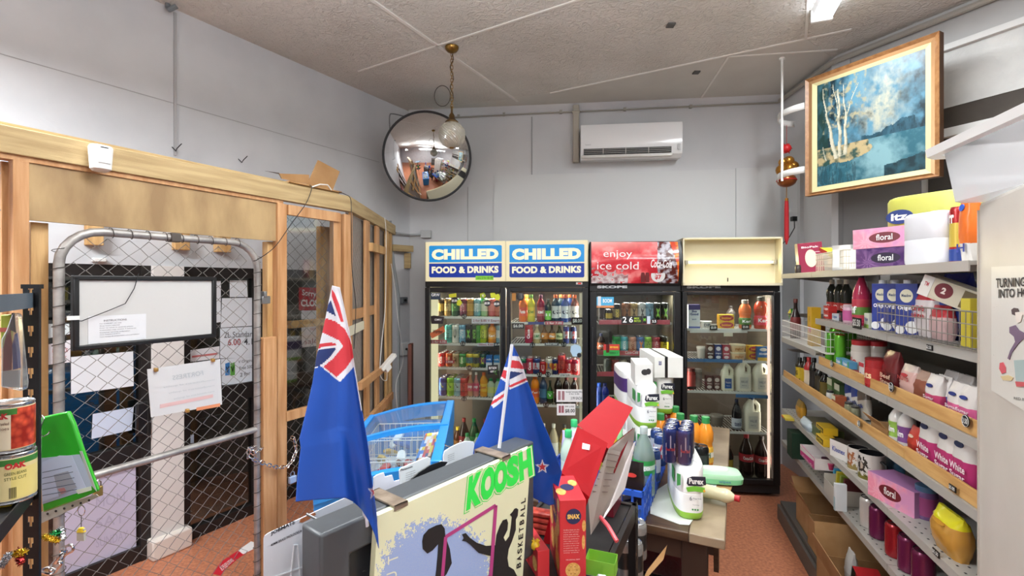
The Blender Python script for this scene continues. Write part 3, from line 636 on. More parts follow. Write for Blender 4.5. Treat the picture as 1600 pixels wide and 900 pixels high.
# pendant lamp
Yp = 1268/(443-73); pz = CEIL; px_ = (706-800)/740*Yp
t = thing('pendant_lamp', 'cut glass globe pendant lamp hanging from a brass chain', 'pendant lamp', (px_, Yp, CEIL))
BRASS = C('#8a6a35', .3, .9); zb = EYE + (443-210)*Yp/740 - CEIL; r_ = .092
mb = MB(); mb.lathe([(.01, -.045), (.035, -.035), (.048, -.018), (.05, -.004), (.044, 0)], 24); mb.build('ceiling_rose', BRASS, t)
L_ = chainlinks([(0, 0, -.045), (0, 0, zb+r_+.1)], .012, .0022, .03); L_.build('chain', BRASS, t)
mb = MB(); mb.tube([(.012*math.sin(k*.9), .01*math.cos(k*.7), -.05 - k*.02) for k in range(int((-.05-zb-r_-.1)/.02)+1)], .003, 6)
mb.tube([(-.07 + .058*math.cos(a/10), 0.01, zb+r_+.19 + .075*math.sin(a/10)) for a in range(0, 63)], .0028, 6, closed=True); mb.build('cord', C('#3a2f22', .6), t)
mb = MB(); mb.lathe([(.05, zb+r_*.82), (.048, zb+r_*.98), (.03, zb+r_*1.15), (.022, zb+r_*1.25), (.02, zb+r_*1.5), (.008, zb+r_*1.7), (.006, zb+r_+.11)], 24); mb.build('cap', C('#6b5433', .4, .8), t)
mb = MB(); nseg = 56; vs = []; fs = []; nr = 30
for j in range(nr+1):
    th = math.pi*(.1 + .9*j/nr)
    for i in range(nseg):
        bump = 1 + .028*((i+j) % 2) + .012*math.sin(i*1.7)*math.sin(j*2.1); rr = r_*bump*(1.03 if j > 8 else .98+.0)
        a = 2*math.pi*i/nseg; vs.append((rr*math.sin(th)*math.cos(a), rr*math.sin(th)*math.sin(a), zb + rr*1.02*math.cos(th)))
for j in range(nr):
    for i in range(nseg): k2 = (i+1) % nseg; fs.append((j*nseg+i, (j+1)*nseg+i, (j+1)*nseg+k2, j*nseg+k2))
mb.add(vs, fs); mb.build('globe', film('cut_glass', '#e4e2d6', .32, .12, .42, '#dcd9cc'), t, smooth=False)
mb = MB(); mb.ball((0, 0, zb+.01), .035, 16); mb.build('bulb', C('#d9d5cb', .3), t)
mb = MB(); mb.lathe([(.012, zb-r_-.012), (.018, zb-r_-.006), (.02, zb-r_+.006)], 16); mb.build('finial', BRASS, t)
# air conditioner
AC = Frame(BW.o.x, BW.o.y, BW.a); x0, x1 = AC.x(907, -.2), AC.x(1067, -.2); zt = AC.pt(985, 191, -.2).z; zb_ = AC.pt(985, 246, -.2).z
t = thing('air_conditioner', 'white split air conditioner high on the back wall', 'air conditioner', AC.w(x0, 0, zb_), AC.a)
W_, H_ = x1-x0, zt-zb_
prof = [(0, .015), (-.14, 0), (-.185, .03), (-.2, .09), (-.205, H_-.05), (-.19, H_-.005), (0, H_)]
mb = MB(); mb.prism([(0, y, z) for y, z in prof], (W_, 0, 0)); mb.build('casing', C('#ecedee', .15), t, bevel=.006)
mb = MB(); mb.box(.03, W_-.1, -.2065, -.19, .038, .088); mb.build('outlet', C('#26282a', .6), t)
mb = MB()
for i in range(3): mb.M = Matrix.Translation((0, -.207, .045 + i*.016)) @ Matrix.Rotation(R(18), 4, 'X'); mb.box(.032, W_-.102, 0, .02, 0, .0025)
for i in (.25, .5, .75): mb.M = None; mb.box(W_*i-.1*i, W_*i-.1*i+.005, -.208, -.2, .036, .092)
mb.build('louvre', C('#c9c7c2', .4), t)
mb = MB(); mb.box(.01, W_-.09, -.195, -.17, .008, .034); mb.build('flap', C('#d7d5d0', .3), t, bevel=.004)
mb = MB(); mb.text('Panasonic', (.07, -.2062, .125), (1, 0, 0), (0, 0, 1), .05, .008); mb.build('lettering', GREY, t)
mb = MB(); mb.box(W_-.045, W_-.022, -.2068, -.2, .06, .11); mb.build('indicator', C('#b9bcbd', .4), t)
x = AC.x(900, -.06); mb = MB(); zt2 = CEIL-.02; zb2 = AC.pt(900, 253, -.06).z
mb.M = Matrix.Translation(AC.w(0, 0, 0)) @ Matrix.Rotation(AC.a, 4, 'Z'); mb.box(x-.03, x+.03, -.07, 0, zb2, zt2); mb.box(x-.036, x+.036, -.078, 0, zt2-.07, zt2-.05)
tag(mb.build('pipe_trunking', C('#b3ada0', .5), bevel=.01), 'beige pipe trunking running up beside the air conditioner', 'trunking')
# painting
F = DW; d0 = -.36
t = thing('framed_painting', 'landscape painting of white trees by a lake in a wide wooden frame', 'painting', F.loc, F.a)
OUT = [(1258, 125), (1468, 48), (1468, 275), (1258, 307)]; MAT = [(1269, 131.5), (1455, 66), (1455, 270.5), (1269, 301)]; INN = [(1277, 134), (1446, 76), (1446, 264), (1277, 292)]
def ring(name, a, b, da, db, m, th=None):
    mb = MB(); A = F.poly(a, da); B = F.poly(b, db); n = 4
    mb.add(A + B, [(i, (i+1) % 4, 4+(i+1) % 4, 4+i) for i in range(4)]); return mb.build(name, m, t, smooth=False, solid=.004)
FR = noisy('frame_wood', '#7d5533', '#976d45', 30, 4, .35, .1, 60)
mid = [((a[0]*.45+b[0]*.55), (a[1]*.45+b[1]*.55)) for a, b in zip(OUT, MAT)]
ring('frame', OUT, mid, d0-.012, d0+.004, FR); ring('frame', mid, MAT, d0+.004, d0-.004, C('#a9825a', .3, .3)); ring('liner', MAT, INN, d0-.003, d0+.006, C('#c2ba8c', .6))
mb = MB(); A = F.poly(OUT, d0-.012)
for i in range(4): mb.prism([A[i], A[(i+1) % 4], tuple(Vector(A[(i+1) % 4]) + Vector((0, .05, 0))), tuple(Vector(A[i]) + Vector((0, .05, 0)))], (0, 0, .001))
mb.build('frame_side', C('#6d4a2c', .5), t, smooth=False)
Q = [Vector(p) for p in F.poly(INN, d0+.003)]
def N(x, y, s=1, o=0): return noise.fractal(Vector((x*s, y*s, o)), .9, 2.1, 5)
def mixc(a, b, f): f = max(0, min(1, f)); return tuple(a[i]*(1-f)+b[i]*f for i in range(3))
def paintfn(u, v):                                             # u right, v up
    dk, md, lt, cr = lin('#12303a'), lin('#29607a'), lin('#6299b2'), lin('#c2c2ae')
    n = N(u, v, 4); n2 = N(u, v, 14, 3); n3 = N(u*3, v*.7, 9, 6)
    if v > .36:
        dist = abs(u - (.62 + .22*(v-.65)) + .18*n)
        c = mixc(lt, md, .3 + .9*n)
        glow = math.exp(-((u-.6+.12*n)**2/.028 + (v-.56-.1*n)**2/.022)) + .8*math.exp(-((u-.68)**2/.03 + (v-.78+.1*n)**2/.05))
        c = mixc(c, cr, glow*(.72+n2))
        dark = max((.36-u)*3.1, (u-.86)*6.5, (.5-v)*5*(.8 if u > .3 else 1))
        c = mixc(c, dk, dark + n*1.3 + n2*.6)
        if v < .5 and .45 < u < .92 and v < .44 + .04*math.sin(u*9) + .05*n: c = mixc(lin('#2a5668'), dk, .4+n2)
        c = mixc(c, mixc(md, lt, n3+.3), .22*(n3 > .1))
        if u < .42: c = mixc(c, lin('#5f9fb5'), max(0, .3*math.sin(u*60+n*5))*(v > .45)); c = mixc(c, lin('#234a3c'), .5*(u < .12))
    else:
        c = mixc(lin('#2f6b7c'), lin('#8db8c0'), math.exp(-((u-.62)**2/.03 + (v-.18)**2/.03))*1.3 + n2*.5)
        c = mixc(c, dk, (.34-u)*2 + (u-.86)*3 + n*.6); c = mixc(c, lin('#173743'), .5*(abs(n3) > .25 and u < .4))
        sh = .3 - .25*max(0, .0)
        if v > .18 + .1*min(1, abs(u-.05)*1.2)+.03*n and u < .52 + .05*n: c = mixc(lin('#c9b486'), lin('#31564f'), .45 + n2*1.6 + (.2-u)*1.2)
        if u > .66 and v < .09+.06*(u-.66)/.3+.04*n: c = mixc(dk, lin('#2f5f6c'), .3+n2)
    if v > .5 and u < .5: c = mixc(c, lin('#b9b08c'), .9*max(0, N(u, v, 17, 12)*2.2-.25)*(u > .06))
    for x0, x1, w0, vb, vt in ((.20, .10, .020, .24, .70), (.245, .225, .017, .25, .9), (.295, .30, .017, .26, .66), (.10, .06, .006, .24, .38), (.3, .42, .006, .62, .9), (.225, .17, .006, .66, .96), (.10, .06, .007, .66, .95), (.3, .27, .007, .62, .93)):
        if vb < v < vt:
            f = (v-vb)/(vt-vb); xc_ = x0 + (x1-x0)*f + .006*math.sin(v*23+x0*40); wd_ = w0*(1.2-f*.7)
            if abs(u-xc_) < wd_: c = mixc(lin('#e3dcc2'), lin('#6f7a6c'), max(0, (u-xc_)/wd_)*.8 + n2*.8)
    return tuple(q*.62 for q in c)
mb = MB(); mb.grid(lambda u, v: tuple((Q[3]*(1-u)+Q[2]*u)*(1-v) + (Q[0]*(1-u)+Q[1]*u)*v), 150, 150, paintfn); mb.build('canvas', vcol('oil_paint', .35, .5, .3), t)
# beams, boards and rails on the right wall
def wallprism(name, pts, d, th, m, label=None):
    mb = MB(); mb.prism([tuple(DW.wpt(x, y, d)) for x, y in pts], DW.w(0, th) - DW.w(0, 0)); return struct(name, mb, m, smooth=False)
zr = lambda py: DW.pt(1470, py, -.02).z
def wband(name, py0, py1, d, th, m, xs=.55, xe_=3.0):
    mb = MB(); wallbox(mb, DW, DW.x(1452) if xs == .55 else xs, xe_, zr(py1), zr(py0), d, d+th); return struct(name, mb, m, smooth=False)
wband('trim_14', 75, 84, -.05, .05, C('#d8d8d6', .5)); wband('trim_15', 84, 171, -.02, .02, noisy('swirled_board', '#bfbfbd', '#cfcfcc', 5, 8, .6, .5, 12))
wband('trim_16', 171, 205, -.015, .015, noisy('dark_beam', '#3c352f', '#4c443d', 4, 5, .7)); wband('trim_17', 205, 218, -.06, .06, C('#dcdcda', .5))
wband('trim_18', 218, 300, -.015, .015, C('#37332f', .7))  # flat dark colour standing in for the shaded recess under the rail
mb = MB(); wallbox(mb, DW, .02, DW.x(1440), 1.2, zr(268), -.012, 0); wallbox(mb, DW, DW.x(1318)-.003, DW.x(1318)+.003, 1.2, zr(268), -.016, -.012); struct('trim_19', mb, C('#77787a', .7))
mb = MB(); wallbox(mb, DW, -.03, .1, 1.0, 3.3, -.01, 0); wallbox(mb, SW, .3, .34, 1.0, 2.6, -.03, 0); struct('trim_20', mb, C('#bfc1c3', .6))
# white hoops with their pole
Yh = 1268/(443-90); xh = (1222-800)/740*Yh
t = thing('hoop_rack', 'white steel pole and hoops fixed beside the painting', 'rack', (xh, Yh, 0))
mb = MB(); z0 = EYE + (443-283)*Yh/740; mb.tube([(0, 0, CEIL), (0, 0, z0)], .009, 8); mb.build('pole', WHITE, t)
mb = MB(); mb.lathe([(.02, CEIL-.015), (.02, CEIL)], 12); mb.build('flange', WHITE, t)
for dy in (265, 170):
    zc = EYE + dy*Yh/740; ro = .23
    ptsh = [(ro - ro*math.cos(R(a)), -ro*1.0*math.sin(R(a)), zc) for a in range(-90, 91, 9)]
    vs = []; fs = []
    for p in ptsh: vs += [(p[0], p[1], p[2]-.024), (p[0], p[1], p[2]+.024)]
    for i in range(len(ptsh)-1): fs.append((2*i, 2*i+2, 2*i+3, 2*i+1))
    mb = MB(); mb.add(vs, fs); mb.build('hoop', WHITE, t, solid=.004)
# red and gold hanging ornament
Yo = 3.75; base = P(1229, 230, Yo)
t = thing('lucky_charm', 'red and gold lucky gourd charm with a long red tassel', 'hanging ornament', base)
RED = C('#c0161c', .5); GOLD = C('#a8742a', .3, .7)
s = Yo/740
mb = MB(); mb.tube([(0, 0, 0), (0, 0, 34*s)], .002, 5); mb.build('cord', RED, t)
mb = MB(); mb.ball((0, 0, -2*s), 7*s, 12)
for a in range(0, 360, 60): mb.tube([(0, 0, -2*s), (9*s*math.cos(R(a)), 0, -2*s+9*s*math.sin(R(a))), (5*s*math.cos(R(a+30)), 0, -2*s+7*s*math.sin(R(a+30)))], .003, 5)
mb.build('knot', RED, t)
mb = MB()
for cx, cz, r in ((3, -22, 8), (-6, -24, 7), (10, -30, 8), (-8, -36, 9), (4, -34, 9)): mb.ball((cx*s, -.005, cz*s), r*s, 12)
mb.build('gold_bells', GOLD, t)
mb = MB(); mb.ball((0, 0, -52*s), 14*s, 18, sz=.75); mb.build('gourd', C('#8f4f24', .3, .6), t)
mb = MB(); mb.tube([(14*s*math.cos(a/4), -14*s*math.sin(a/4) if 0 else 14*s*math.sin(a/4), -52*s) for a in range(25)], .004, 6); mb.build('red_band', RED, t)
mb = MB(); mb.lathe([(.004, -88*s), (2.5*s, -84*s), (2.5*s, -80*s)], 10); mb.tube([(0, 0, -62*s), (0, 0, -80*s)], .003, 6); mb.build('bead', GOLD, t)
mb = MB(); mb.lathe([(1*s, -152*s), (3.4*s, -142*s), (3.2*s, -96*s), (2.6*s, -84*s)], 12); mb.build('tassel', C('#a8121c', .7), t)
q = SW.pt(1241, 342, 0); mb = MB(); p = SW.wpt(1241, 342, -.02); mb.box(p.x-.025, p.x+.02, p.y-.02, p.y+.02, p.z-.02, p.z+.02)
o = mb.build('power_plug', BLACK, bevel=.004); tag(o, 'black plug in the wall socket behind the tassel', 'plug'); mb = MB(); mb.tube([p, p + Vector((-.01, -.02, -.08)), p + Vector((-.06, -.03, -.16)), p + Vector((-.12, -.03, -.22))], .004, 6); mb.build('cord', BLACK, o)
# ================================================================= FRIDGES
FRG = Frame.line((-.726, 3.98), (2.059, 3.645))
def sub(F, x0, z=0, d=0): q = F.w(x0, d, z); return Frame(q.x, q.y, F.a, z)
INC = C('#c9c3b2', .45); IND = noisy('fridge_back', '#4f4842', '#5d554d', 3, 4, .4)
SHELF = C('#dcdcd8', .4)
def hexa(mb, F, pts, d0, d1, m=0):
    a = F.poly(pts, d0); return mb.prism(a, (0, d1-d0, 0), m)
def fridge(px0, px1, label, doors, shelves, header, inner, side, light, lightcol, base=.0, seg_top=440):
    xl = FRG.x(px0); xr = FRG.x(px1); F = sub(FRG, xl); W = xr-xl; D = .62
    t = thing('drinks_fridge', label, 'fridge', F.loc, F.a)
    zh = F.pt(px0+5, seg_top).z; zt = 2.0
    fl = .12; top = zh-.05
    mb = MB(); mb.box(0, .025, .03, D, .04, zh); mb.box(W-.025, W, .03, D, .04, zh); mb.box(0, W, D-.03, D, .04, zh); mb.box(0, W, .03, D, zh-.03, zh); mb.box(0, W, 0.03, D, .04, .1)
    mb.build('cabinet', C('#1d1e20', .4), t)
    mb = MB(); mb.box(.026, W-.026, D-.036, D-.031, .1, zh-.03); mb.build('back_lining', inner, t)
    mb = MB(); mb.box(.0255, .03, .05, D-.036, .1, zh-.03); mb.box(W-.03, W-.0255, .05, D-.036, .1, zh-.03); mb.box(.03, W-.03, .05, D-.036, .101, .108); mb.build('side_lining', side, t)
    mb = MB(); mb.box(0, W, 0.0, D-.02, 0.03, .1); mb.build('kick_grille', C('#17181a', .5), t)
    mb = MB()
    for x in (.06, W-.06): mb.M = Matrix.Translation((x-.02, .07, .022)) @ Matrix.Rotation(R(90), 4, 'Y'); mb.lathe([(.022, 0), (.022, .04)], 14)
    mb.build('castor', BLACK, t)
    mb = MB(); mb.box(.0, W, .0, D, zh-.045, zh); mb.build('top_rail', C('#1b1c1e', .35), t)
    header(F, t, W, zh, zt)
    for i, (a, b, gl, gr_, gt, gb) in enumerate(doors):
        x0, x1 = F.x(a), F.x(b); g0, g1 = F.x(gl), F.x(gr_); z1 = F.pt((a+b)/2, gt).z; z0 = max(.14, F.pt((a+b)/2, gb).z); ztop = zh-.05
        f = MB(); f.box(x0+.003, g0, -.02, .025, .1, ztop); f.box(g1, x1-.003, -.02, .025, .1, ztop); f.box(g0, g1, -.02, .025, z1, ztop); f.box(g0, g1, -.02, .025, .1, z0)
        d = f.build('door', BLACK, t, bevel=.004)
        f = MB(); f.box(g0, g1, -.008, -.003, z0, z1); f.build('glass', GLASS, d)
        f = MB(); hx = x1-.03 if i == 0 and len(doors) == 2 else x0+.02; f.box(hx-.006, hx+.006, -.045, -.02, 1.0, 1.3); f.build('door_handle', DARK, d, bevel=.003)
    for k, sh in enumerate(shelves):
        a, b, py = sh[:3]; x0, x1 = max(.032, F.x(a, .05)), min(W-.032, F.x(b, .05)); z = F.pt((a+b)/2, py, .05).z
        mb = MB(); mb.box(x0, x1, .05, .058, z-.016, z+.002); mb.box(x0, x1, .53, .54, z-.01, z)
        n = int((x1-x0)/.024)
        for j in range(n+1): xx = x0 + (x1-x0)*j/n; mb.box(xx-.0018, xx+.0018, .055, .535, z-.004, z)
        s_ = mb.build('shelf', SHELF, t)
        if len(sh) > 3: sh[3](F, s_, z, x0, x1)
    lamp('fridge_light', (W/2, .16, zh-.05), W*.8, .08, light, rot=(R(-8), 0, 0), colr=lightcol, parent=t)
    for xx in (.045, W-.045): lamp('fridge_light', (xx, .075, .85), .02, 1.3, light*.35, rot=(R(90), 0, R(0)), colr=lightcol, parent=t).rotation_euler = (R(90), 0, R(-28 if xx < .1 else 28)+R(0))
    return F, t, zh
SIGN_CREAM = emit('#efe2ba', .8); SIGN_CY = emit('#1494dc', .8); SIGN_BL = emit('#1238a0', .75); SIGN_TX = emit('#f8ecc8', .95)
def head_chilled(F, t, W, zh, zt):
    mb = MB(); mb.box(0, W, -.01, .45, zh, zt-.005); mb.build('header_box', C('#d8d0b4', .5), t, bevel=.004)
    for a, l, r in ((0, 665.5, 789), (1, 791, 918)):
        mb = MB(); hexa(mb, F, [(l, 378.2-a*1.6), (r, 376.4-a*1.4), (r, 439.5), (l, 439.5)], -.024, -.01); s = mb.build('sign_panel', SIGN_CREAM, t, smooth=False)
        l2, r2 = l+5, r-5; ty = 384-a*1.5
        mb = MB(); hexa(mb, F, [(l2, ty+1), (l2+2, ty), (r2-2, ty-1), (r2, ty), (r2, 409), (l2, 410)], -.0252, -.024); mb.build('upper_band', SIGN_CY, s, smooth=False)
        mb = MB(); hexa(mb, F, [(l2, 412), (r2, 411), (r2, 432), (r2-2, 433.5), (l2+2, 433.5), (l2, 432)], -.0252, -.024); mb.build('lower_band', SIGN_BL, s, smooth=False)
        mb = MB(); d = -.0265
        mb.textquad('CHILLED', F.pt(l2+4, 389.5-a, d), F.pt(r2-5, 388-a, d), F.pt(r2-5, 405, d), F.pt(l2+4, 406.2, d), bold=.07)
        mb.textquad('FOOD & DRINKS', F.pt(l2+4, 416.5, d), F.pt(r2-5, 415.3, d), F.pt(r2-5, 426.3, d), F.pt(l2+4, 427.4, d), bold=.055)
        mb.build('lettering', SIGN_TX, s)
    mb = MB(); hexa(mb, F, [(743, 431), (771, 431), (771, 437.5), (743, 437.5)], -.0275, -.0265); g = mb.build('price_tag', C('#7ec832', .6), t); mb = MB(); mb.textquad('cans 2 for $5.00', F.pt(745, 433, -.028), F.pt(770, 432.5, -.028), F.pt(770, 436, -.028), F.pt(745, 436, -.028)); mb.build('lettering', BLACK, g)
    mb = MB(); hexa(mb, F, [(900, 441), (910, 441), (910, 444.5), (900, 444.5)], -.004, .0); g = mb.build('thermometer', C('#c9c9c9', .4), t); mb = MB(); hexa(mb, F, [(903, 441.6), (908, 441.6), (908, 444), (903, 444)], -.005, -.004); mb.build('display', emit('#d92a1c', .8), g)
def pricedot(px, py, txt, r=.022):
    def f(F, s, z, x0, x1):
        p = F.pt(px, py, .045); mb = MB(); mb.disc((p.x, .046, p.z), (1, 0, 0), (0, 0, 1), r, off=(0, .003, 0)); o = mb.build('price_disc', BLACK, s)
        mb = MB(); mb.text(txt, (p.x, .0445, p.z), (1, 0, 0), (0, 0, 1), r*1.5, r*.9); mb.build('lettering', WHITE, o)
    return f
def strip(px0, px1, py, h, colr, txt=None, tc='#b03a44', d=.044):
    def f(F, s, z, x0, x1):
        mb = MB(); hexa(mb, F, [(px0, py), (px1, py), (px1, py+h), (px0, py+h)], d, d+.003); o = mb.build('price_strip', C(colr, .5), s)
        if txt: mb = MB(); mb.textquad(txt, F.pt(px0+2, py+h*.2, d-.001), F.pt(px1-2, py+h*.2, d-.001), F.pt(px1-2, py+h*.8, d-.001), F.pt(px0+2, py+h*.8, d-.001), bold=.02); mb.build('lettering', C(tc, .6), o)
    return f
def many(*fs):
    def f(F, s, z, x0, x1):
        for g in fs: g(F, s, z, x0, x1)
    return f
PINK = '#c9606e'
def cutoff(F): return F
F1sh = [(672, 784, 495, many(pricedot(725, 494, 'x2'), strip(737, 784, 497.5, 8, '#cfcfdc', '2 for 8.80 V Energy', '#9a4d5a'))),
        (672, 784, 537, many(pricedot(723, 537, '3.6'), strip(746, 772, 536, 5, '#dadade', '500mL 4.50'), strip(673, 698, 531, 6, PINK, '2 for 6.50', '#ffffff'), strip(771, 784, 535.5, 6, '#151516', '$5.80', '#ffffff'))),
        (672, 784, 575, many(pricedot(733, 575, '5.00'), strip(695, 710, 563, 5, '#a83a4c', '2 FOR', '#ffffff'))),
        (672, 784, 621, pricedot(725, 623, '3.5')),
        (797, 912, 504, many(strip(852, 880, 502, 5.5, PINK, '2 for 7.00', '#ffffff'), strip(893, 911, 496, 11, '#1c1c24', '$8.00', '#ffffff'), strip(800, 819, 505, 9, '#17181b', '$6.00', '#ffffff'), strip(825, 850, 503, 4, '#3d4a8c'))),
        (797, 912, 537.5, many(pricedot(832, 539, '2.5'), strip(851, 873, 535.5, 4.5, '#5a5c66', 'ENERGY DRINK', '#ffffff'), pricedot(881, 538, '5.0'))),
        (797, 912, 586, many(pricedot(843, 585, '3.5'), pricedot(856, 585, '3.5'), strip(874, 892, 583.5, 5, '#e8e8e8', '2 for 5.00', '#444444'))),
        (797, 912, 633, pricedot(853, 633, '5.0'))]
F1, t1, _ = fridge(664.5, 919.5, 'black double door drinks fridge under two chilled food and drinks signs', [(664.5, 790.5, 672.5, 782, 457, 752), (791, 919.5, 798, 910, 456, 752)], F1sh, head_chilled, noisy('fridge_back_brown', '#6d6459', '#7a7064', 3, 4, .4), INC, 11, (1, .93, .78))
mb = MB(); x = F1.x(791, .3); mb.box(x-.02, x+.02, .03, .58, .1, 1.6); mb.build('divider', INC, t1)
mb = MB(); hexa(mb, F1, [(672.8, 462), (684.5, 462), (684.5, 745), (672.8, 745)], .045, .05); mb.build('light_strip', emit('#fff2c8', .9), t1)  # glow put in for the lit cream side wall, not a lamp
mb = MB(); hexa(mb, F1, [(905.5, 458), (909.5, 458), (909.5, 745), (905.5, 745)], .045, .05); mb.build('light_strip', emit('#e9dfc0', .5), t1)
def sticker(F, t, pts, colr, items=(), d=-.0095, name='door_sticker', tc='#ffffff'):
    mb = MB(); hexa(mb, F, pts, d, d+.0012); o = mb.build(name, C(colr, .5), t)
    if items:
        mb = MB()
        for s_, x0, y0, x1, y1 in items: mb.textquad(s_, F.pt(x0, y0, d-.0008), F.pt(x1, y0, d-.0008), F.pt(x1, y1, d-.0008), F.pt(x0, y1, d-.0008), bold=.02)
        mb.build('lettering', C(tc, .6), o)
    return o
R_ = lambda a, b, c, d: [(a, b), (c, b), (c, d), (a, d)]
sticker(F1, t1, R_(673, 457.5, 688, 468), '#28354a', [('GRW', 674, 458.5, 687, 463)])
sticker(F1, t1, [(673, 494), (678, 493), (694, 495), (692, 506), (674, 506)], '#2b2226', [('COMPLY', 679, 498, 690, 501)])
sticker(F1, t1, [(671, 521), (693, 509), (696, 518), (675, 529)], '#b5623c', [('Werther', 676, 515, 692, 521)], tc='#3a1d14')
for q in ([(701, 460), (713, 458), (713, 464), (702, 465)],): sticker(F1, t1, q, '#c6c62b')
for x, y, c in ((710, 470, '#22252a'), (761, 474, '#1d2124'), (776, 475, '#1d2124')): sticker(F1, t1, [(x-5, y-3), (x, y-6), (x+5, y-4), (x+5, y+3), (x, y+5), (x-4, y+3)], c, [('$5.50', x-4, y-2, x+4, y+2)])
for x, y in ((754, 462), (770, 461), (777, 464), (717, 473)): sticker(F1, t1, [(x-4, y-3), (x+2, y-5), (x+5, y), (x+2, y+5), (x-3, y+4)], '#c8cf2d')
sticker(F1, t1, [(751, 459), (757, 457), (757, 467), (752, 472)], '#2f9a4f', [('V', 753, 460, 756, 464)])
sticker(F1, t1, R_(800, 458, 806, 470), '#a3702e'); sticker(F1, t1, [(813+6.4*math.cos(a*.628), 463.5+6.6*math.sin(a*.628)) for a in range(10)], '#1d1d20'); sticker(F1, t1, R_(810, 458, 816, 467), '#d9dadc')
sticker(F1, t1, [(762, 571), (778, 570), (778, 584), (762, 585)], '#17191c', [('BUY NOW', 764, 573, 776, 577), ('GET 1', 766, 579, 774, 582)]); sticker(F1, t1, [(768, 580), (777, 578), (776, 586), (772, 583)], '#57a33b')
sticker(F1, t1, R_(869.5, 608.5, 911.5, 628), '#e9eaec', [('Keriwater Carbonation 400mL', 884, 611, 910, 613.5), ('4 for 5.00', 889, 614.5, 905, 616.5), ('3.99 EACH', 892, 620, 909, 624.5)], tc='#50535a'); 
for x in (872, 878): sticker(F1, t1, R_(x, 611, x+4, 625), '#a0747c', d=-.0105)
sticker(F1, t1, R_(870, 631, 899, 649), '#edeef0', [('KIWI 1.5 2FOR', 883, 634, 897, 636.5), ('$8.00', 883, 639, 898, 645.5)], tc='#33363a')
for x in (873, 877.5): sticker(F1, t1, R_(x, 634, x+3.5, 645), '#9c5a66', d=-.0105)
sticker(F1, t1, [(892, 541), (899, 538), (907, 541), (909, 549), (904, 557), (895, 557), (891, 549)], '#a9c6dc'); sticker(F1, t1, [(905+3.6*math.cos(a*.628), 555+3.8*math.sin(a*.628)) for a in range(10)], '#202226', d=-.0107)

RED_S = emit('#b31f2a', .32)
def head_cola(F, t, W, zh, zt):
    n = 8; prof = [(-.01 - .05*math.sin(math.pi*i/n), zh + (1.985-zh)*i/n) for i in range(n+1)]
    mb = MB(); mb.prism([(0, y, z) for y, z in [(.4, zh)] + prof + [(.4, 1.985)]], (W, 0, 0)); mb.build('header_box', C('#1a1a1c', .4), t)
    def y_at(z): f = max(0, min(1, (z-zh)/(1.985-zh))); return -.0115 - .05*math.sin(math.pi*f)
    def curved(name, colf, mat, px=(924, 1060, 377.5, 442.5)):
        a, b, y0, y1 = px
        def fn(u, v):
            p = F.pt(a+(b-a)*u, y1+(y0-y1)*v, -.04); p.y = y_at(p.z)-.001; return tuple(p)
        mb = MB(); mb.grid(fn, 190, 80, colf); return mb.build(name, mat, t)
    def cf(u, v):
        n1 = N(u*3, v*2, 1.6, 2); n2 = N(u*2.2, v*1.4, 7, 4)
        c = mixc(lin('#a9202b'), lin('#c8434a'), .4+n1*1.4)
        c = mixc(c, lin('#e5b9b2'), max(0, (v-.72)*2.6)*(1-u) + max(0, n1*.6-.1))
        if v < .22+.08*n2*4 and u < .42: c = mixc(lin('#c9c4c4'), lin('#8c5a5c'), .3+n2)
        bx = .70 + .035*math.sin(v*3); wB = .10 + .05*(1-v)*(1 if v < .55 else .3)
        if abs(u-.86+.05*(v-.5)) < .115*(1-.45*max(0, v-.45)*1.6): c = mixc(lin('#4a1c18'), lin('#a9a6ae'), .25+n2*1.6+.35*(v > .6))
        elif u > .8: c = mixc(lin('#b23a1e'), lin('#d97a2c'), .3+n2*2)
        return c
    m = vcol('cola_poster', .12, .6); s = curved('poster', cf, m)
    p_ = m.node_tree.nodes['Principled BSDF']; a = m.node_tree.nodes['Attribute'] if 'Attribute' in m.node_tree.nodes else None
    if a: m.node_tree.links.new(a.outputs['Color'], p_.inputs['Emission Color']); p_.inputs['Emission Strength'].default_value = .35
    d = -.068; mb = MB()
    def T(s_, x0, y0, x1, y1, bold=0, shear=0, sl=0):
        q = [F.pt(x0, y0, d), F.pt(x1, y0+sl, d), F.pt(x1, y1+sl, d), F.pt(x0, y1, d)]
        for k in q: k.y = y_at(k.z)-.006
        mb.textquad(s_, *q, bold=bold, shear=shear)
    T('enjoy', 943, 391, 988, 405); T('ice cold', 933, 409, 998, 421); T('Coca-Cola', 1017, 405, 1050, 418, .02, .35, 1); mb.build('lettering', emit('#f6eeee', .75), s)
    mb = MB(); p = F.pt(1029, 430, d); p.y = y_at(p.z)-.006; mb.disc(p, (1, 0, 0), (0, 0, 1), .054, off=(0, .004, 0)); b = mb.build('offer_badge', emit('#f6f2f0', .5), s)
    mb = MB(); mb.text('2 for', (p.x, p.y-.002, p.z+.016), (1, 0, 0), (0, 0, 1), .055, .018, bold=.01); mb.text('$7', (p.x, p.y-.002, p.z-.016), (1, 0, 0), (0, 0, 1), .05, .038, bold=.05); mb.build('lettering', C('#b01f2a', .5), b)
    mb = MB()
    for x in (1005, 1012):
        q = F.pt(x, 441, d); z0 = q.z; mb.prism([(q.x+xx, y_at(z0+.06)-.006, z0+zz) for xx, zz in ((-.015, 0), (.015, 0), (.016, .05), (.013, .07), (.006, .085), (.006, .105), (-.006, .105), (-.006, .085), (-.013, .07), (-.016, .05))], (0, .003, 0))
    mb.build('bottle_picture', C('#5d0f12', .3), s)
    mb = MB(); mb.textquad('SKOPE', F.pt(933, 446.2, -.022), F.pt(980, 446.2, -.022), F.pt(980, 450.3, -.022), F.pt(933, 450.6, -.022), bold=.06); mb.build('lettering', C('#aeb0b3', .4), t)
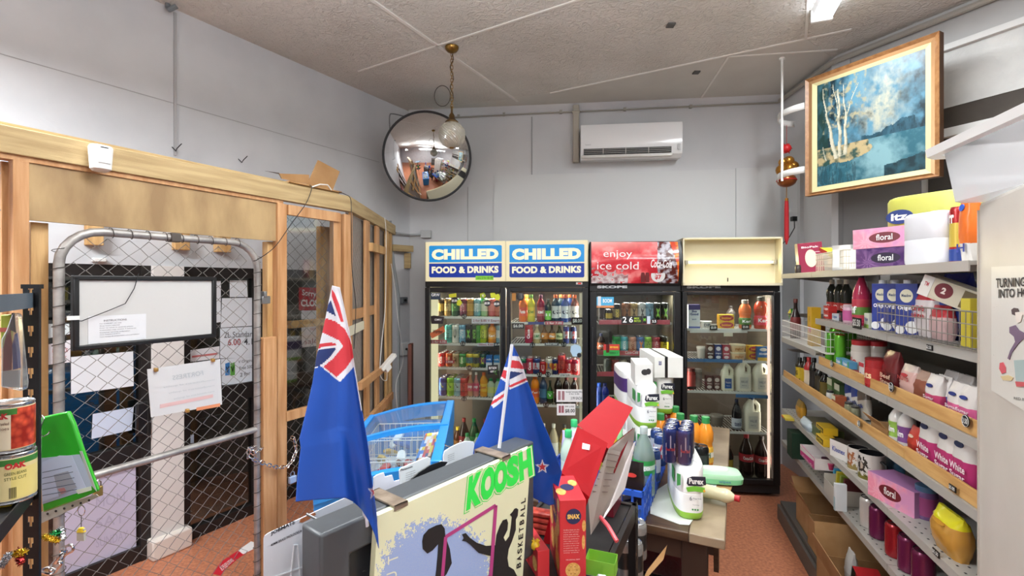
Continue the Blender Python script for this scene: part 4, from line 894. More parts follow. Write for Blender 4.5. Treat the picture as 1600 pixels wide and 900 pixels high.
def redstrip(px0, px1, py, h, slope=0, txt=None):
    def f(F, s, z, x0, x1):
        mb = MB(); hexa(mb, F, [(px0, py), (px1, py+slope), (px1, py+h+slope), (px0, py+h)], .034, .046); o = mb.build('red_rail', C('#c05764', .4), s)
        if txt: mb = MB(); mb.textquad(txt, F.pt(977, py+1, .033), F.pt(997, py+1, .033), F.pt(997, py+h-1, .033), F.pt(977, py+h-1, .033), bold=.01, shear=.3); mb.build('lettering', WHITE, o)
    return f
F3, t3, _ = fridge(921.5, 1063.5, 'single door fridge under a red enjoy ice cold header', [(921.5, 1063.5, 932, 1052, 461, 752)],
    [(934, 1050, 504, redstrip(936, 1047, 500, 7)), (934, 1050, 554, redstrip(933, 1048, 547, 7, 3, 'Coca-Cola')), (934, 1050, 586, redstrip(933, 1048, 581, 7)), (934, 1050, 640), (934, 1050, 700)],
    head_cola, noisy('fridge_back_dark', '#3b3835', '#484440', 3, 4, .4), C('#a59b86', .5), 3.2, (1, .95, .85), seg_top=446)
sticker(F3, t3, R_(932, 464, 959, 480.5), '#4aa7d6', [('BOOM', 942, 467, 956, 473)]); sticker(F3, t3, R_(934, 463, 939, 479), '#d5dbe2', d=-.0107); sticker(F3, t3, R_(932, 477.5, 959, 480.8), '#d88a54', d=-.0107)
sticker(F3, t3, R_(971, 494, 1004, 506), '#1a1b1d', [('2', 973, 495, 979, 504), ('6', 983, 495, 989, 504)]); sticker(F3, t3, R_(990, 495, 1002, 505), '#2b2e22', [('MIX', 991, 496, 999, 499), ('MATCH', 991, 500, 1001, 503)], d=-.0107, tc='#b8d83e')
sticker(F3, t3, R_(1011, 494, 1016, 506), '#cdd9ea'); sticker(F3, t3, R_(1004.5, 494, 1010, 505.5), '#16181a', [('M', 1005.5, 497, 1009, 502)], tc='#7bd13c'); sticker(F3, t3, [(1022+5*math.cos(a*.628), 502+5*math.sin(a*.628)) for a in range(10)], '#17181a', [('3.5', 1019, 500, 1025, 504)])
sticker(F3, t3, R_(943, 538, 968, 547.5), '#c23a34', [('NEW RELEASE', 953, 541, 966, 544)], tc='#f5d33a'); sticker(F3, t3, R_(943, 547, 968, 556), '#2f9a45', [('ZERO 1', 952, 550, 965, 553)], tc='#16351c'); sticker(F3, t3, R_(947, 538, 952, 551), '#5b1013', d=-.0107)
def head_open(F, t, W, zh, zt):
    cr = C('#dcd3b4', .5)
    mb = MB(); z1 = zt+.005
    mb.box(0, W, .06, .4, zh, z1); mb.box(0, W, -.05, .06, z1-.012, z1); mb.box(0, W, -.05, .06, zh, zh+.02); mb.box(0, .01, -.05, .06, zh, z1); mb.box(W-.01, W, -.05, .06, zh, z1); mb.build('header_box', cr, t)
    mb = MB(); a = F.pt(1075, 410, .02); b = F.pt(1208, 407, .02); mb.M = Matrix.Translation((a.x, .03, a.z)) @ Matrix.Rotation(R(90), 4, 'Y'); mb.lathe([(.011, .0), (.011, b.x-a.x)], 12); mb.build('tube', emit('#fff1b0', 2.6), t)
    mb = MB(); mb.box(a.x-.02, a.x, .01, .06, a.z-.016, a.z+.016); mb.box(b.x, b.x+.02, .01, .06, a.z-.016, a.z+.016); mb.build('tube_holder', C('#9c988b', .4), t)
    lamp('tube_light', ((a.x+b.x)/2, .012, a.z), b.x-a.x, .02, 1.4, rot=(R(-90), 0, 0), colr=(1, .86, .5), parent=t)
    mb = MB(); mb.textquad('SKOPE', F.pt(1073, 446.2, -.022), F.pt(1126, 446.2, -.022), F.pt(1126, 450.3, -.022), F.pt(1073, 450.6, -.022), bold=.06); mb.build('lettering', C('#8b8d90', .4), t)
    p = F.pt(1137, 440, .058); mb = MB(); mb.box(p.x-.002, p.x+.002, .05, .06, p.z, p.z+.03); mb.build('slit', DARK, t)
def bluestrip(px0, px1, py, h):
    def f(F, s, z, x0, x1):
        mb = MB(); hexa(mb, F, [(px0, py), (px1, py+2), (px1, py+h+2), (px0, py+h)], .04, .046); o = mb.build('blue_rail', C('#4d78a8', .4), s)
    return f
F4, t4, _ = fridge(1065, 1218.5, 'rightmost single door milk fridge with an uncovered light tube header', [(1065, 1218.5, 1073, 1207, 461, 762)],
    [(1073, 1205, 514, many(strip(1078, 1168, 514, 6, '#d8d8d4'), strip(1109, 1121, 508.5, 7, '#151516', '$5.00', '#ffffff', .03), strip(1159, 1171, 507.5, 7, '#151516', '$5.80', '#ffffff', .03), strip(1131, 1145, 520, 5.5, '#d9d3bf'))),
     (1073, 1205, 563.5, many(bluestrip(1074, 1160, 560, 5), strip(1074, 1088, 588.0, .1, '#222222'))), (1073, 1205, 612, many(bluestrip(1150, 1200, 616, 5), strip(1074, 1088, 604, 4, '#17181a'))), (1110, 1205, 675)],
    head_open, noisy('fridge_back_milk', '#6a5d52', '#766a5f', 3, 4, .4), C('#8f8678', .5), 5, (1, .92, .84), seg_top=446)
mb = MB(); hexa(mb, F4, [(1199.5, 466), (1203, 466), (1203, 752), (1199.5, 752)], .04, .048); mb.build('light_strip', emit('#ffd9c8', 1.5), t4)
mb = MB(); mb.box(.03, .6, .05, .3, .108, .112); mb.build('floor_tray', C('#b8ae98', .5), t4)

# ================================================================= THE RIGHT SHELVING
SHF = Frame(1.896, 3.325, R(-106.2))
ZS = dict(top=1.715, A=1.455, B=1.207, L=1.274, C=1.005, D=.775, E=.555)
XB = SHF.x(1275); XJ = SHF.x(1388); XE = 2.07
METAL = C('#b3b0aa', .4, .2); METALD = C('#7c7874', .5, .2)
shv = thing('shelving_unit', 'long grey metal grocery shelving along the right aisle', 'shelving', SHF.loc, SHF.a)
def shelf(name, x0, x1, z, d0=0, d1=.33, lip=.03):
    mb = MB(); mb.box(x0, x1, d0, d1, z-.012, z); mb.box(x0, x1, d0-.004, d0, z-lip, z+.001); mb.box(x0, x1, d0+.03, d0+.034, z-.03, z-.012)
    o = mb.build('shelf', METAL, shv)
    if x1-x0 > .2:
        mb = MB()
        for i in range(int((x1-x0)/.04)):
            for k in range(2): mb.box(x0+.02+i*.04, x0+.028+i*.04, d0+.02+k*.03, d0+.026+k*.03, z, z+.0006)
        mb.build('perforation', DARK, o)
XT = SHF.x(1373)
for a, b in ((-.0, SHF.x(1269)-.002), (SHF.x(1269)+.002, XT-.002), (XT+.002, XE)): shelf('shelf', a, b, ZS['top'], .0 if a < XT else -.02, .3)
shelf('s', .0, XB, ZS['L']); 
for z in ('A', 'B'):
    shelf('s', XB+.002, XJ-.002, ZS[z]); shelf('s', XJ+.002, XE, ZS[z])
for z in ('C', 'D', 'E'):
    shelf('s', .0, XJ-.002, ZS[z], .0, .34); shelf('s', XJ+.002, XE, ZS[z], .0, .34)
mb = MB(); mb.box(0, XE, .345, .36, .1, ZS['top']-.02); mb.build('back_panel', noisy('shelf_back', '#4e4945', '#5a5550', 2, 3, .6), shv)
for x in (0.01, XB, XJ, XE-.02):
    mb = MB(); mb.box(x-.012, x+.012, .30, .35, .0, ZS['top']-.02); mb.build('upright', METALD, shv)
for x in (0.01, XB, XJ, XE-.02):
    for z in ('top', 'A', 'B', 'C', 'D', 'E'):
        mb = MB(); mb.prism([(x-.001, .02, ZS[z]-.013), (x-.001, .3, ZS[z]-.013), (x-.001, .3, ZS[z]-.06), (x-.001, .06, ZS[z]-.03)], (.003, 0, 0)); mb.build('bracket', METALD, shv)
mb = MB(); mb.box(0, XE, .0, .34, .0, .1); mb.build('base', C('#5b5754', .5), shv)
mb = MB(); mb.box(0, XE, -.01, .34, .1, .125); mb.box(0, XE, -.03, -.012, .0, .1); mb.build('base_shelf', C('#5a5652', .5), shv)
# wooden strips that stop goods sliding off
def woodstrip(label, z, x0, x1, h=.042):
    mb = MB(); mb.box(x0, x1, .004, .014, z+.001, z+h)
    o = mb.build('wooden_strip', noisy('strip_pine', '#b98a50', '#cfa468', 10, 4, .55, .1, 50, (.5, 4, 4)), bevel=.002); o.location = SHF.loc; o.rotation_euler[2] = SHF.a
    return tag(o, label, 'strip', 'pine strips along the shelf fronts')
woodstrip('pine strip on the middle shelf, the short one left of the joint', ZS['B'], XB+.03, SHF.x(1326)-.002)
woodstrip('pine strip on the middle shelf in front of the red tin', ZS['B'], SHF.x(1326)+.002, XJ-.002); woodstrip('long pine strip in front of the small sugar bags', ZS['B'], XJ+.002, XE, .05)
woodstrip('pine strip low on the left, in front of dark bottles', ZS['C'], .02, SHF.x(1312)); woodstrip('pine strip in front of the blue sachets', ZS['C'], SHF.x(1312)+.003, SHF.x(1410)); woodstrip('pine strip in front of the big white sugar bags', ZS['C'], SHF.x(1410)+.003, XE, .05)
def pricetag(px, py, txt, kind='disc', r=.02, n=''):
    p = SHF.pt(px, py, -.004 if kind != 'disc' else -.002); t = thing('price_tag', '', 'price tag', SHF.w(p.x, -.008, p.z), SHF.a)
    mb = MB()
    if kind == 'disc': mb.disc((0, 0, 0), (1, 0, 0), (0, 0, 1), r, r*1.05, off=(0, .003, 0))
    else: mb.box(-r*1.5, r*1.5, 0, .003, -r*.8, r*.8)
    mb.build('tag', BLACK, t); mb = MB()
    if kind == 'disc': mb.tube([(r*.9*math.cos(a*.2618), -.0005, r*.95*math.sin(a*.2618)) for a in range(24)], .0007, 4, closed=True)
    mb.text(txt, (0, -.001, 0), (1, 0, 0), (0, 0, 1), r*(1.3 if kind == 'disc' else 2.6), r*(.9 if kind == 'disc' else 1.1), bold=.02); mb.build('lettering', WHITE, t)
    t['label'] = n; return t
pricetag(1340, 505, '$5.50', 'plate', .03, n='black price plate reading $5.50 under the top goods shelf'); pricetag(1301, 568, '3.0', 'disc', .016, n='round black price tag left on the middle pine strip'); pricetag(1395, 605, '$3.00', 'disc', .018, n='round black price tag at the joint of the middle pine strip')
pricetag(1512, 658, '3.50', 'disc', .017, n='round black price tag under the pink sugar bags at the right'); pricetag(1344, 662, '$2', 'disc', .013, n='small round price tag on the lower pine strip'); pricetag(1490, 763, '$5.00', 'plate', .011, n='black price plate on the pine strip under white sugar bags')
pricetag(1454, 543, '$2.50', 'plate', .011, n='small dark price plate under the wire basket'); pricetag(1464, 864, '$5.50', 'plate', .012, n='black price plate on the low shelf under the yellow biscuits')
def basket(px0, px1, zname, h, d0, D, label, colr, nx=None, pitch=.028, cat='basket'):
    x0, x1 = SHF.x(px0, d0), SHF.x(px1, d0); F = sub(SHF, x0, ZS[zname], d0); t = thing('wire_basket', label, cat, F.loc, F.a); W = x1-x0
    mb = MB()
    for z in (.004, h*.35, h*.68, h):
        mb.tube([(0, 0, z), (W, 0, z), (W, D, z), (0, D, z)], .0018 if z < h else .0028, 5, closed=True)
    mb.build('rails', colr, t)
    mb = MB(); n = int(W/pitch)
    for i in range(n+1):
        x = W*i/n; mb.tube([(x, 0, h), (x, 0, .004), (x, D, .004), (x, D, h)], .0014, 4)
    for i in range(1, int(D/pitch)):
        y = D*i/int(D/pitch); mb.tube([(0, y, h), (0, y, .004), (W, y, .004), (W, y, h)], .0014, 4)
    mb.build('wires', colr, t); return t
basket(1222, 1291, 'L', .12, .0, .22, 'white wire basket on the left shelf beside the fridge', WHITE, pitch=.02)
basket(1371, 1530, 'A', .115, -.012, .3, 'grey wire basket holding the blue cartons', C('#8f8c88', .35, .5))

# ------------------------------------------------------------ cupboard with poster, tub on top
CF = Frame.line((1.28, 1.30), (1.28-.519, 1.30-.854))
t = thing('tall_cupboard', 'tall off-white cupboard at the right edge carrying a poster', 'cupboard', CF.loc, CF.a)
mb = MB(); mb.box(0, .85, 0, .5, .0, 1.872); mb.build('body', noisy('cupboard_enamel', '#c3bdb4', '#cfc9c1', 3, 5, .35, .05, 10), t, bevel=.012)
mb = MB(); mb.box(.006, .012, -.004, 0, .05, 1.85); mb.build('edge_trim', C('#b5afa6', .4), t)
t = thing('poster', 'white cartoon poster on the cupboard reading TURNING OV INTO HOM', 'poster', CF.loc, CF.a)
mb = MB(); PQ = [(1549, 417), (1640, 413), (1640, 667), (1549, 610)]; mb.prism(CF.poly(PQ, -.004), (0, .002, 0)); mb.build('sheet', C('#d8d5ce', .3), t)
d = -.0055; T = lambda s_, x0, y0, x1, y1, y2, y3, **k: mb.textquad(s_, CF.pt(x0, y0, d), CF.pt(x1, y1, d), CF.pt(x1, y2, d), CF.pt(x0, y3, d), **k)
mb = MB(); T('TURNING OVER', 1556, 435, 1640, 431, 445, 450, bold=.02); T('INTO HOMES', 1560, 452, 1632, 448, 462, 466, bold=.02); T('RED BULL', 1584, 620, 1612, 624, 628, 624); mb.build('lettering', C('#26242a', .6), t)
def blob(name, pts, colr, dd=-.0056): mb = MB(); mb.prism(CF.poly(pts, dd), (0, .0008, 0)); mb.build(name, C(colr, .6), t)
blob('cartoon_coat', [(1577, 511), (1586, 508), (1592, 516), (1600, 520), (1612, 522), (1612, 528), (1598, 530), (1590, 538), (1580, 552), (1577, 562), (1574, 560), (1578, 548), (1586, 534), (1584, 526), (1577, 520)], '#6f5a72')
blob('cartoon_hat', [(1580, 484), (1584, 481), (1590, 482), (1592, 487), (1586, 493), (1581, 491)], '#4c3c40'); blob('cartoon_face', [(1586, 488), (1594, 487), (1606, 488), (1606, 491), (1597, 492), (1594, 503), (1589, 505), (1587, 498)], '#e3d9cf', -.006)
blob('cartoon_glass', [(1584, 563), (1604, 562), (1604, 604), (1588, 604)], '#9fb0ae'); blob('cartoon_glass_base', [(1586, 596), (1604, 597), (1604, 604), (1588, 604)], '#c0555a', -.0062); blob('cartoon_flower', [(1562, 567), (1567, 566), (1571, 574), (1571, 582), (1565, 584), (1561, 576)], '#c9545f')
blob('cartoon_shoe', [(1563, 588), (1575, 586), (1583, 590), (1580, 595), (1567, 594)], '#cfb98a')
TB = Frame.line((1.232, 1.335), (1.232-.2905*.6, 1.335-.6)); TBL = .62; zb_ = 1.876
t = thing('storage_tub', 'clear plastic storage tub with a white rim on top of the cupboard', 'tub', TB.w(0, 0, zb_), TB.a)
TUBM = film('milky_plastic', '#f2f2f2', .06, .25, .34, '#e4e4e6')
mb = MB(); rs = [(.0, 1.0), (.14, 1.06)]
L_, D_ = .60, .36
def tubring(z, g, rr=.03): return [(x, y, z) for x, y in ((-g, -g+rr), (-g+rr, -g), (L_+g-rr, -g), (L_+g, -g+rr), (L_+g, D_+g-rr), (L_+g-rr, D_+g), (-g+rr, D_+g), (-g, D_+g-rr))]
A_ = tubring(.0, 0) + tubring(.155, .018); mb.add(A_, [tuple(range(7, -1, -1))] + [(i, (i+1) % 8, 8+(i+1) % 8, 8+i) for i in range(8)]); mb.build('body', TUBM, t, solid=.003)
mb = MB(); A_ = tubring(.135, .022) + tubring(.135, .045) + tubring(.158, .048) + tubring(.165, .022); mb.add(A_, [(8*k+i, 8*k+(i+1) % 8, 8*((k+1) % 4)+(i+1) % 8, 8*((k+1) % 4)+i) for k in range(4) for i in range(8)]); mb.build('rim', C('#dfdfde', .35), t)
mb = MB(); mb.tube([(.25, .35, .165), (.25, .36, .21), (.27, .36, .235)], .003, 6); mb.tube([(.28, .3, .17), (.34, .28, .195), (.42, .26, .2)], .003, 6); mb.build('handle_wire', C('#4a4a4a', .4), t)
o = MB().rings([(0.006, .13, .1), (.03, .16, .12), (.07, .14, .11), (.1, .08, .06)], 24, 2.6, cx=.38, cy=.18).build('bagged_stock', noisy('pink_bag', '#c9a0a6', '#e2c9c9', 10, 4, .5)); o.location = TB.w(0, 0, zb_); o.rotation_euler[2] = TB.a; tag(o, 'pinkish bagged goods inside the clear storage tub', 'bag')

# ================================================================= TABLE, COUNTER, FREEZER
TC = (.746, 1.657); TA = math.atan2(-.4276, .904)           # local x to the left is -; y away
TV = Vector((.4276, .904)); TU = Vector((.904, -.4276))
TW = .76; TBF = Frame(TC[0]-TU.x*TW, TC[1]-TU.y*TW, TA)             # origin at the left end of the front edge
DW_ = noisy('dark_table_wood', '#3a2a20', '#54402f', 8, 5, .32, .05, 30, (.6, 6, 6)); WORN = noisy('worn_table_wood', '#4a3a2d', '#a08d74', 3, 6, .35, 0, lo=.3, hi=.75)
t = thing('wooden_table', 'dark wooden table beside the counter, worn pale at its right edge', 'table', TBF.loc, TBF.a)
mb = MB(); mb.box(0, TW-.12, 0, 1.42, .715, .75); mb.build('table_top', DW_, t, bevel=.004)
mb = MB(); mb.box(TW-.12, TW, 0, 1.42, .715, .7502); mb.build('worn_edge', noisy('worn_edge_wood', '#6f5e4c', '#9a8972', 4, 6, .3), t, bevel=.004)
for x in (.03, TW-.15):
    for y in (.05, 1.3): mb = MB(); mb.box(x, x+.09, y, y+.07, 0, .715); mb.build('leg', C('#35271f', .5), t, bevel=.003)
mb = MB(); mb.box(.05, TW-.07, .06, .085, .62, .715); mb.box(.05, TW-.07, 1.33, 1.355, .62, .715); mb.box(TW-.09, TW-.065, .08, 1.33, .6, .715); mb.build('apron', C('#3a2b22', .5), t)
mb = MB(); mb.prism([(TW-.045, y, z) for y, z in ((.15, .715), (.3, .715), (.3, .55), (.26, .5), (.2, .52))], (.018, 0, 0)); mb.build('curved_bracket', DW_, t)
# steel rack used as counter
CN = Frame(TC[0]-.331-TU.x*.0, 1.58, TA); q = Vector((.415, 1.58)) - TV*.5 - TU*.3; CN = Frame(q.x, q.y, TA)
t = thing('counter_rack', 'black slotted steel rack serving as the counter', 'rack', CN.loc, CN.a)
SLOT = C('#1d1d1f', .45, .2)
def post(name, x, y, z1, parent, w=.036, face='x', mat=SLOT, fl_=.03):
    mb = MB(); n = int(z1/.05)
    def bx(a, b, z0, z2):
        if face == 'x': mb.box(x+a, x+b, y, y+.002, z0, z2)
        else: mb.box(x, x+.002, y+a, y+b, z0, z2)
    bx(0, w*.3, 0, z1); bx(w*.7, w, 0, z1)
    for i in range(n+1):
        z = i*.05; bx(w*.3, w*.7, z, min(z1, z+.026)); bx(w*.3, w*.39, z+.026, min(z1, z+.036)); bx(w*.61, w*.7, z+.026, min(z1, z+.036))
    bx2 = (lambda z0, z2: mb.box(x+w, x+w+.002, y, y+fl_, z0, z2)) if face == 'x' else (lambda z0, z2: mb.box(x-.03, x+.002, y+w, y+w+.002, z0, z2))
    bx2(0, z1); return mb.build(name, mat, parent, smooth=False)
for z in (.904, .6, .3, .06):
    mb = MB(); mb.box(0, .28, .0, .5, z-.004, z); mb.box(.285, .3, .0, .51, z-.04, z+.006); mb.box(0, .01, 0, .51, z-.04, z+.006); mb.box(0, .3, .495, .51, z-.04, z+.006); mb.build('shelf', C('#2a2a2b', .35, .3), t)
for y in (0, .48): post('post', .3, y, .91, t, face='y'); post('post', 0, y, .91, t, face='y')
# black bench under the monitor
BD = Frame.line((-.235, .829), (.048, 1.184))
CB2 = Frame(BD.w(-.35, -.1).x, BD.w(-.35, -.1).y, BD.a)
t = thing('counter_bench', 'dark bench top of the shop counter under the monitor', 'counter', CB2.loc, CB2.a)
mb = MB(); mb.box(0, .75, 0, .24, .86, .9); mb.build('worktop', C('#3a3735', .4), t, bevel=.004)
mb = MB(); mb.box(.02, .73, .03, .22, 0, .86); mb.build('cabinet', C('#4a4542', .5), t)
mb = MB(); mb.box(.43, .436, .032, .04, .1, .8); mb.build('door_gap', BLACK, t)

# monitor with the mini basketball board clipped on it
x0, x1 = BD.x(497, .025), BD.x(819, .05); zt = BD.pt(565, 805, .025).z; zt = 1.243
MO = sub(BD, x0); Wm = x1-x0
t = thing('monitor', 'grey monitor seen from its bezel edge, standing on the counter', 'monitor', MO.w(0, 0, .9), MO.a)
mb = MB(); f = .055
h0, h1 = .05, zt-.9
O_ = [(0, h0), (Wm, h0), (Wm, h1), (0, h1)]; I_ = [(f, h0+f), (Wm-f, h0+f), (Wm-f, h1-f), (f, h1-f)]; vs = [(x, y, z) for y in (.018, .08) for L4 in (O_, I_) for x, z in L4]
fs = []
for i in range(4): j = (i+1) % 4; fs += [(i, j, 4+j, 4+i), (8+i, 12+i, 12+j, 8+j), (i, 8+i, 8+j, j), (4+i, 4+j, 12+j, 12+i)]
mb.add(vs, fs); mb.build('bezel', C('#44484c', .4), t, bevel=.005)
mb = MB(); mb.box(f, Wm-f, .034, .04, h0+f, h1-f); mb.build('screen', C('#2c2e31', .25), t)
mb = MB(); mb.box(.03, Wm-.03, .045, .1, h0+.02, h1-.012); mb.build('rear_housing', C('#6d7277', .5), t, bevel=.01)
mb = MB(); mb.box(Wm/2-.12, Wm/2+.12, .02, .13, .0, .014); mb.box(Wm/2-.03, Wm/2+.03, .075, .1, .01, .15); mb.build('stand', GREY, t, bevel=.004)
bd = thing('mini_basketball_board', 'cream and blue KOOSH mini basketball board clipped on the monitor', 'basketball board', BD.w(0, 0, .9), BD.a)
BDz = Frame(BD.o.x, BD.o.y, BD.a, .9)
OUTB = [(590.5, 806), (830, 699), (815, 930), (581, 960)]
BCR = '#d5d7b5'
O3 = [BDz.pt(x, y, 0) for x, y in OUTB]
for p in O3: p.z = max(p.z, .012)
mb = MB(); mb.prism([tuple(p) for p in O3], (0, .014, 0)); mb.build('board', C(BCR, .35), bd, bevel=.001, smooth=False)
def bpx(u, v): return ((1-v)*((1-u)*OUTB[0][0]+u*OUTB[1][0]) + v*((1-u)*OUTB[3][0]+u*OUTB[2][0]), (1-v)*((1-u)*OUTB[0][1]+u*OUTB[1][1]) + v*((1-u)*OUTB[3][1]+u*OUTB[2][1]))
def bfn(u, v):
    p = BDz.pt(*bpx(u, v), -.0008); return (p.x, -.0008, max(p.z, .012))
def bcol(u, v):
    x, y = bpx(u, v); n = noise.noise(Vector((x*.9, y*.22, 1)))*.5 + noise.noise(Vector((x*.12, y*.12, 5)))*.5; n3 = noise.noise(Vector((x*.9, y*.9, 9)))
    r = math.hypot((x-683)/92, (y-905)/98)
    c = lin('#8aa0cf') if r + n*.34 + .1*n3 < .93 else lin(BCR)
    return mixc(c, lin('#c9cabb'), .12*n3 + (.1 if c[2] > .5 else 0))
mb = MB(); mb.grid(bfn, 150, 150, bcol); mb.build('print', vcol('board_print', .35), bd, smooth=False)
def bpoly(name, polys, m, d=-.0018):
    mb = MB()
    for pl in polys:
        P_ = [BDz.pt(x, y, d) for x, y in pl]
        for p in P_: p.z = max(p.z, .013)
        mb.prism([tuple(p) for p in P_], (0, .0006, 0))
    return mb.build(name, m, bd, smooth=False)
mb = MB(); K = [(733, 744), (829, 699), (833, 742), (728, 799)]
def KT(g, m, dd, bold):
    mb = MB(); c = (sum(p[0] for p in K)/4, sum(p[1] for p in K)/4)
    L3 = [('K', 0, .225), ('O', .205, .43), ('O', .41, .62), ('S', .61, .80), ('H', .80, 1.0)]
    for ch, a, b in L3:
        yo = {'K': 0, 'S': -.0}.get(ch, 0)
        f = lambda u, v: ((1-v)*((1-u)*K[0][0]+u*K[1][0]) + v*((1-u)*K[3][0]+u*K[2][0]), (1-v)*((1-u)*K[0][1]+u*K[1][1]) + v*((1-u)*K[3][1]+u*K[2][1]))
        off = {'K': .10, 'O': .0}.get(ch, .0); q = [f(a-g, 0-g*2+off*.2), f(b+g, 0-g*2), f(b+g, 1+g*2-off*.0), f(a-g, 1+g*2)]
        mb.textquad(ch, *[BDz.pt(x, y, dd) for x, y in q], bold=bold)
    return mb.build('lettering', m, bd)
KG = C('#2bd84c', .5); KT(.03, KG, -.0013, .07); KT(.019, C(BCR, .5), -.0016, .07); KT(0, KG, -.002, .07)
def line(pts, w):
    out = []
    for (x0, y0), (x1, y1) in zip(pts, pts[1:]):
        L = math.hypot(x1-x0, y1-y0); nx, ny = -(y1-y0)/L*w/2, (x1-x0)/L*w/2; out.append([(x0+nx, y0+ny), (x1+nx, y1+ny), (x1-nx, y1-ny), (x0-nx, y0-ny)])
    return out
bpoly('pink_square', line([(690.5, 912), (696.5, 839), (775, 789.5), (767, 900), (700, 938)], 5) , C('#a83a78', .5), -.0021)
INK = C('#17171a', .5)
bpoly('player_silhouette', [[(660, 846), (662, 836), (670, 827), (682, 821), (690, 819), (695, 826), (696, 838), (703, 858), (706, 880), (698, 897), (690, 905), (679, 912), (682, 890), (684, 868), (685, 850), (676, 860), (668, 865), (661, 858)],
    [(774, 852), (776, 836), (781, 822), (786, 813), (792, 811), (794, 817), (793, 828), (787, 840), (790, 846), (796, 838), (799, 820), (800, 808), (797, 804), (801, 800), (804, 795), (807, 794), (810, 796), (809, 806), (806, 812), (806, 828), (800, 846), (795, 858), (793, 872), (795, 885), (803, 890), (808, 900), (808, 915), (768, 925), (768, 893), (771, 870), (748, 864), (735, 851), (728, 846), (722, 845), (725, 841), (722, 835), (728, 833), (734, 840), (745, 848), (760, 853)]], INK, -.0020)
mb = MB()
cols = [(812.5+0.0, 887), (826, 777)]
s_ = 'BASKETBALL'
for i, ch in enumerate(s_):
    f0 = i/len(s_); y = 889 - (889-776)*f0; x = 811 + (819-811)*f0; hgt = 8.2*(1-.2*f0)
    mb.textquad(ch, BDz.pt(x-4, y, -.0015), BDz.pt(x-4, y-hgt, -.0015), BDz.pt(x+3.2, y-hgt-3, -.0015), BDz.pt(x+3.2, y-3, -.0015), bold=.03)
mb.build('lettering', INK, bd)
mb = MB()
for ch, x, y in (('T', 613, 878), ('U', 611, 905)): mb.textquad(ch, BDz.pt(x-7, y+5, -.0015), BDz.pt(x-7, y-8, -.0015), BDz.pt(x+9, y-14, -.0015), BDz.pt(x+9, y-1, -.0015))
mb.build('lettering', C('#d9d9c0', .5), bd)
RUST = noisy('rusty_plate', '#7d6f61', '#9b8c7c', 40, 5, .45, .1, 80, metal=.5)
for px in (640, 799):
    x = BD.x(px, 0); mb = MB(); zz = zt-.9+.002; mb.box(x-.036, x-.006, -.003, .085, zz, zz+.003); mb.box(x-.036, x-.006, .083, .086, zz-.05, zz+.003); mb.box(x-.036, x-.006, -.003, -.0, zz-.006, zz+.003); mb.build('hook_plate', RUST, bd)
# jobmate blister card
JF = Frame(-.415, .797, BD.a, .9)
t = thing('blister_card', 'large white JOBMATE padlock blister card behind the monitor corner', 'packaging', JF.loc, JF.a)
mb = MB(); jp = [(412, 842), (414, 837), (419, 833), (541, 777), (549, 776), (552, 782), (552, 930), (412, 960)]; P_ = [JF.pt(x, y, 0) for x, y in jp]
for p in P_: p.z = max(p.z, .004)
mb.prism([tuple(p) for p in P_], (0, .002, 0)); mb.build('card', C('#c6cad2', .25), t, bevel=.0007, smooth=False)
mb = MB(); mb.textquad('JOBMATE', JF.pt(423, 831, -.001), JF.pt(461, 812, -.001), JF.pt(461, 820, -.001), JF.pt(423, 838, -.001), bold=.03)
mb.textquad('40MM BRASS PADLOCKS 4-PACK', JF.pt(423, 850, -.001), JF.pt(482, 822, -.001), JF.pt(482, 826, -.001), JF.pt(423, 854, -.001), bold=.02); mb.build('lettering', C('#22242a', .6), t)
mb = MB(); mb.prism([tuple(JF.pt(x, y, -.001)) for x, y in ((468, 816), (470, 811), (484, 804), (492, 801), (494, 804), (484, 811), (472, 817))], (0, .0005, 0)); mb.build('hang_slot', C('#a3653f', .6), t)
mb = MB()
for a in (line([(455, 905), (460, 852), (466, 852), (470, 905)], 1.5) + line([(420, 905), (500, 878), (548, 850)], 1.5)):
    P_ = [JF.pt(x, y, -.003) for x, y in a]
    for p in P_: p.z = max(p.z, .004)
    mb.prism([tuple(p) for p in P_], (0, .003, 0))
mb.build('blister_ridge', C('#d5d8de', .15), t)
mb = MB(); mb.tube([JF.wpt(479, 803, -.004), JF.wpt(492, 810, -.02), JF.wpt(512, 819, -.05)], .0022, 8); tag(mb.build('display_peg', C('#77797a', .4, .5)), 'steel peg running from the card slot to the monitor', 'peg')
# white blister cards behind the monitor
def whitecard(d, pts, label, art=None, colr='#dfe6ea'):
    F = Frame(BD.w(0, d).x, BD.w(0, d).y, BD.a, .9); t = thing('blister_pack', label, 'packaging', F.loc, F.a, 'white blister packs behind the monitor')
    mb = MB(); P_ = [F.pt(x, y, 0) for x, y in pts]
    for p in P_: p.z = max(.001, p.z)
    mb.prism([tuple(p) for p in P_], (0, .003, 0)); mb.build('card', C(colr, .3), t, bevel=.0008, smooth=False)
    if art: art(F, t)
def artP(F, t):
    mb = MB(); mb.textquad('Panasonic', F.pt(626, 733, -.001), F.pt(645, 727, -.001), F.pt(645, 730, -.001), F.pt(626, 736.5, -.001), bold=.03)
    for i in range(5): mb.textquad('rechargeable', F.pt(634, 739+i*3.4, -.001), F.pt(649, 734+i*3.4, -.001), F.pt(649, 735.6+i*3.4, -.001), F.pt(634, 740.8+i*3.4, -.001))
    mb.build('lettering', C('#3a3d45', .6), t)
whitecard(.13, [(624, 735), (627, 731), (668, 714), (673, 716), (672, 732), (690, 720), (696, 722), (690, 790), (628, 790)], 'white blister pack with battery lettering behind the monitor', artP)
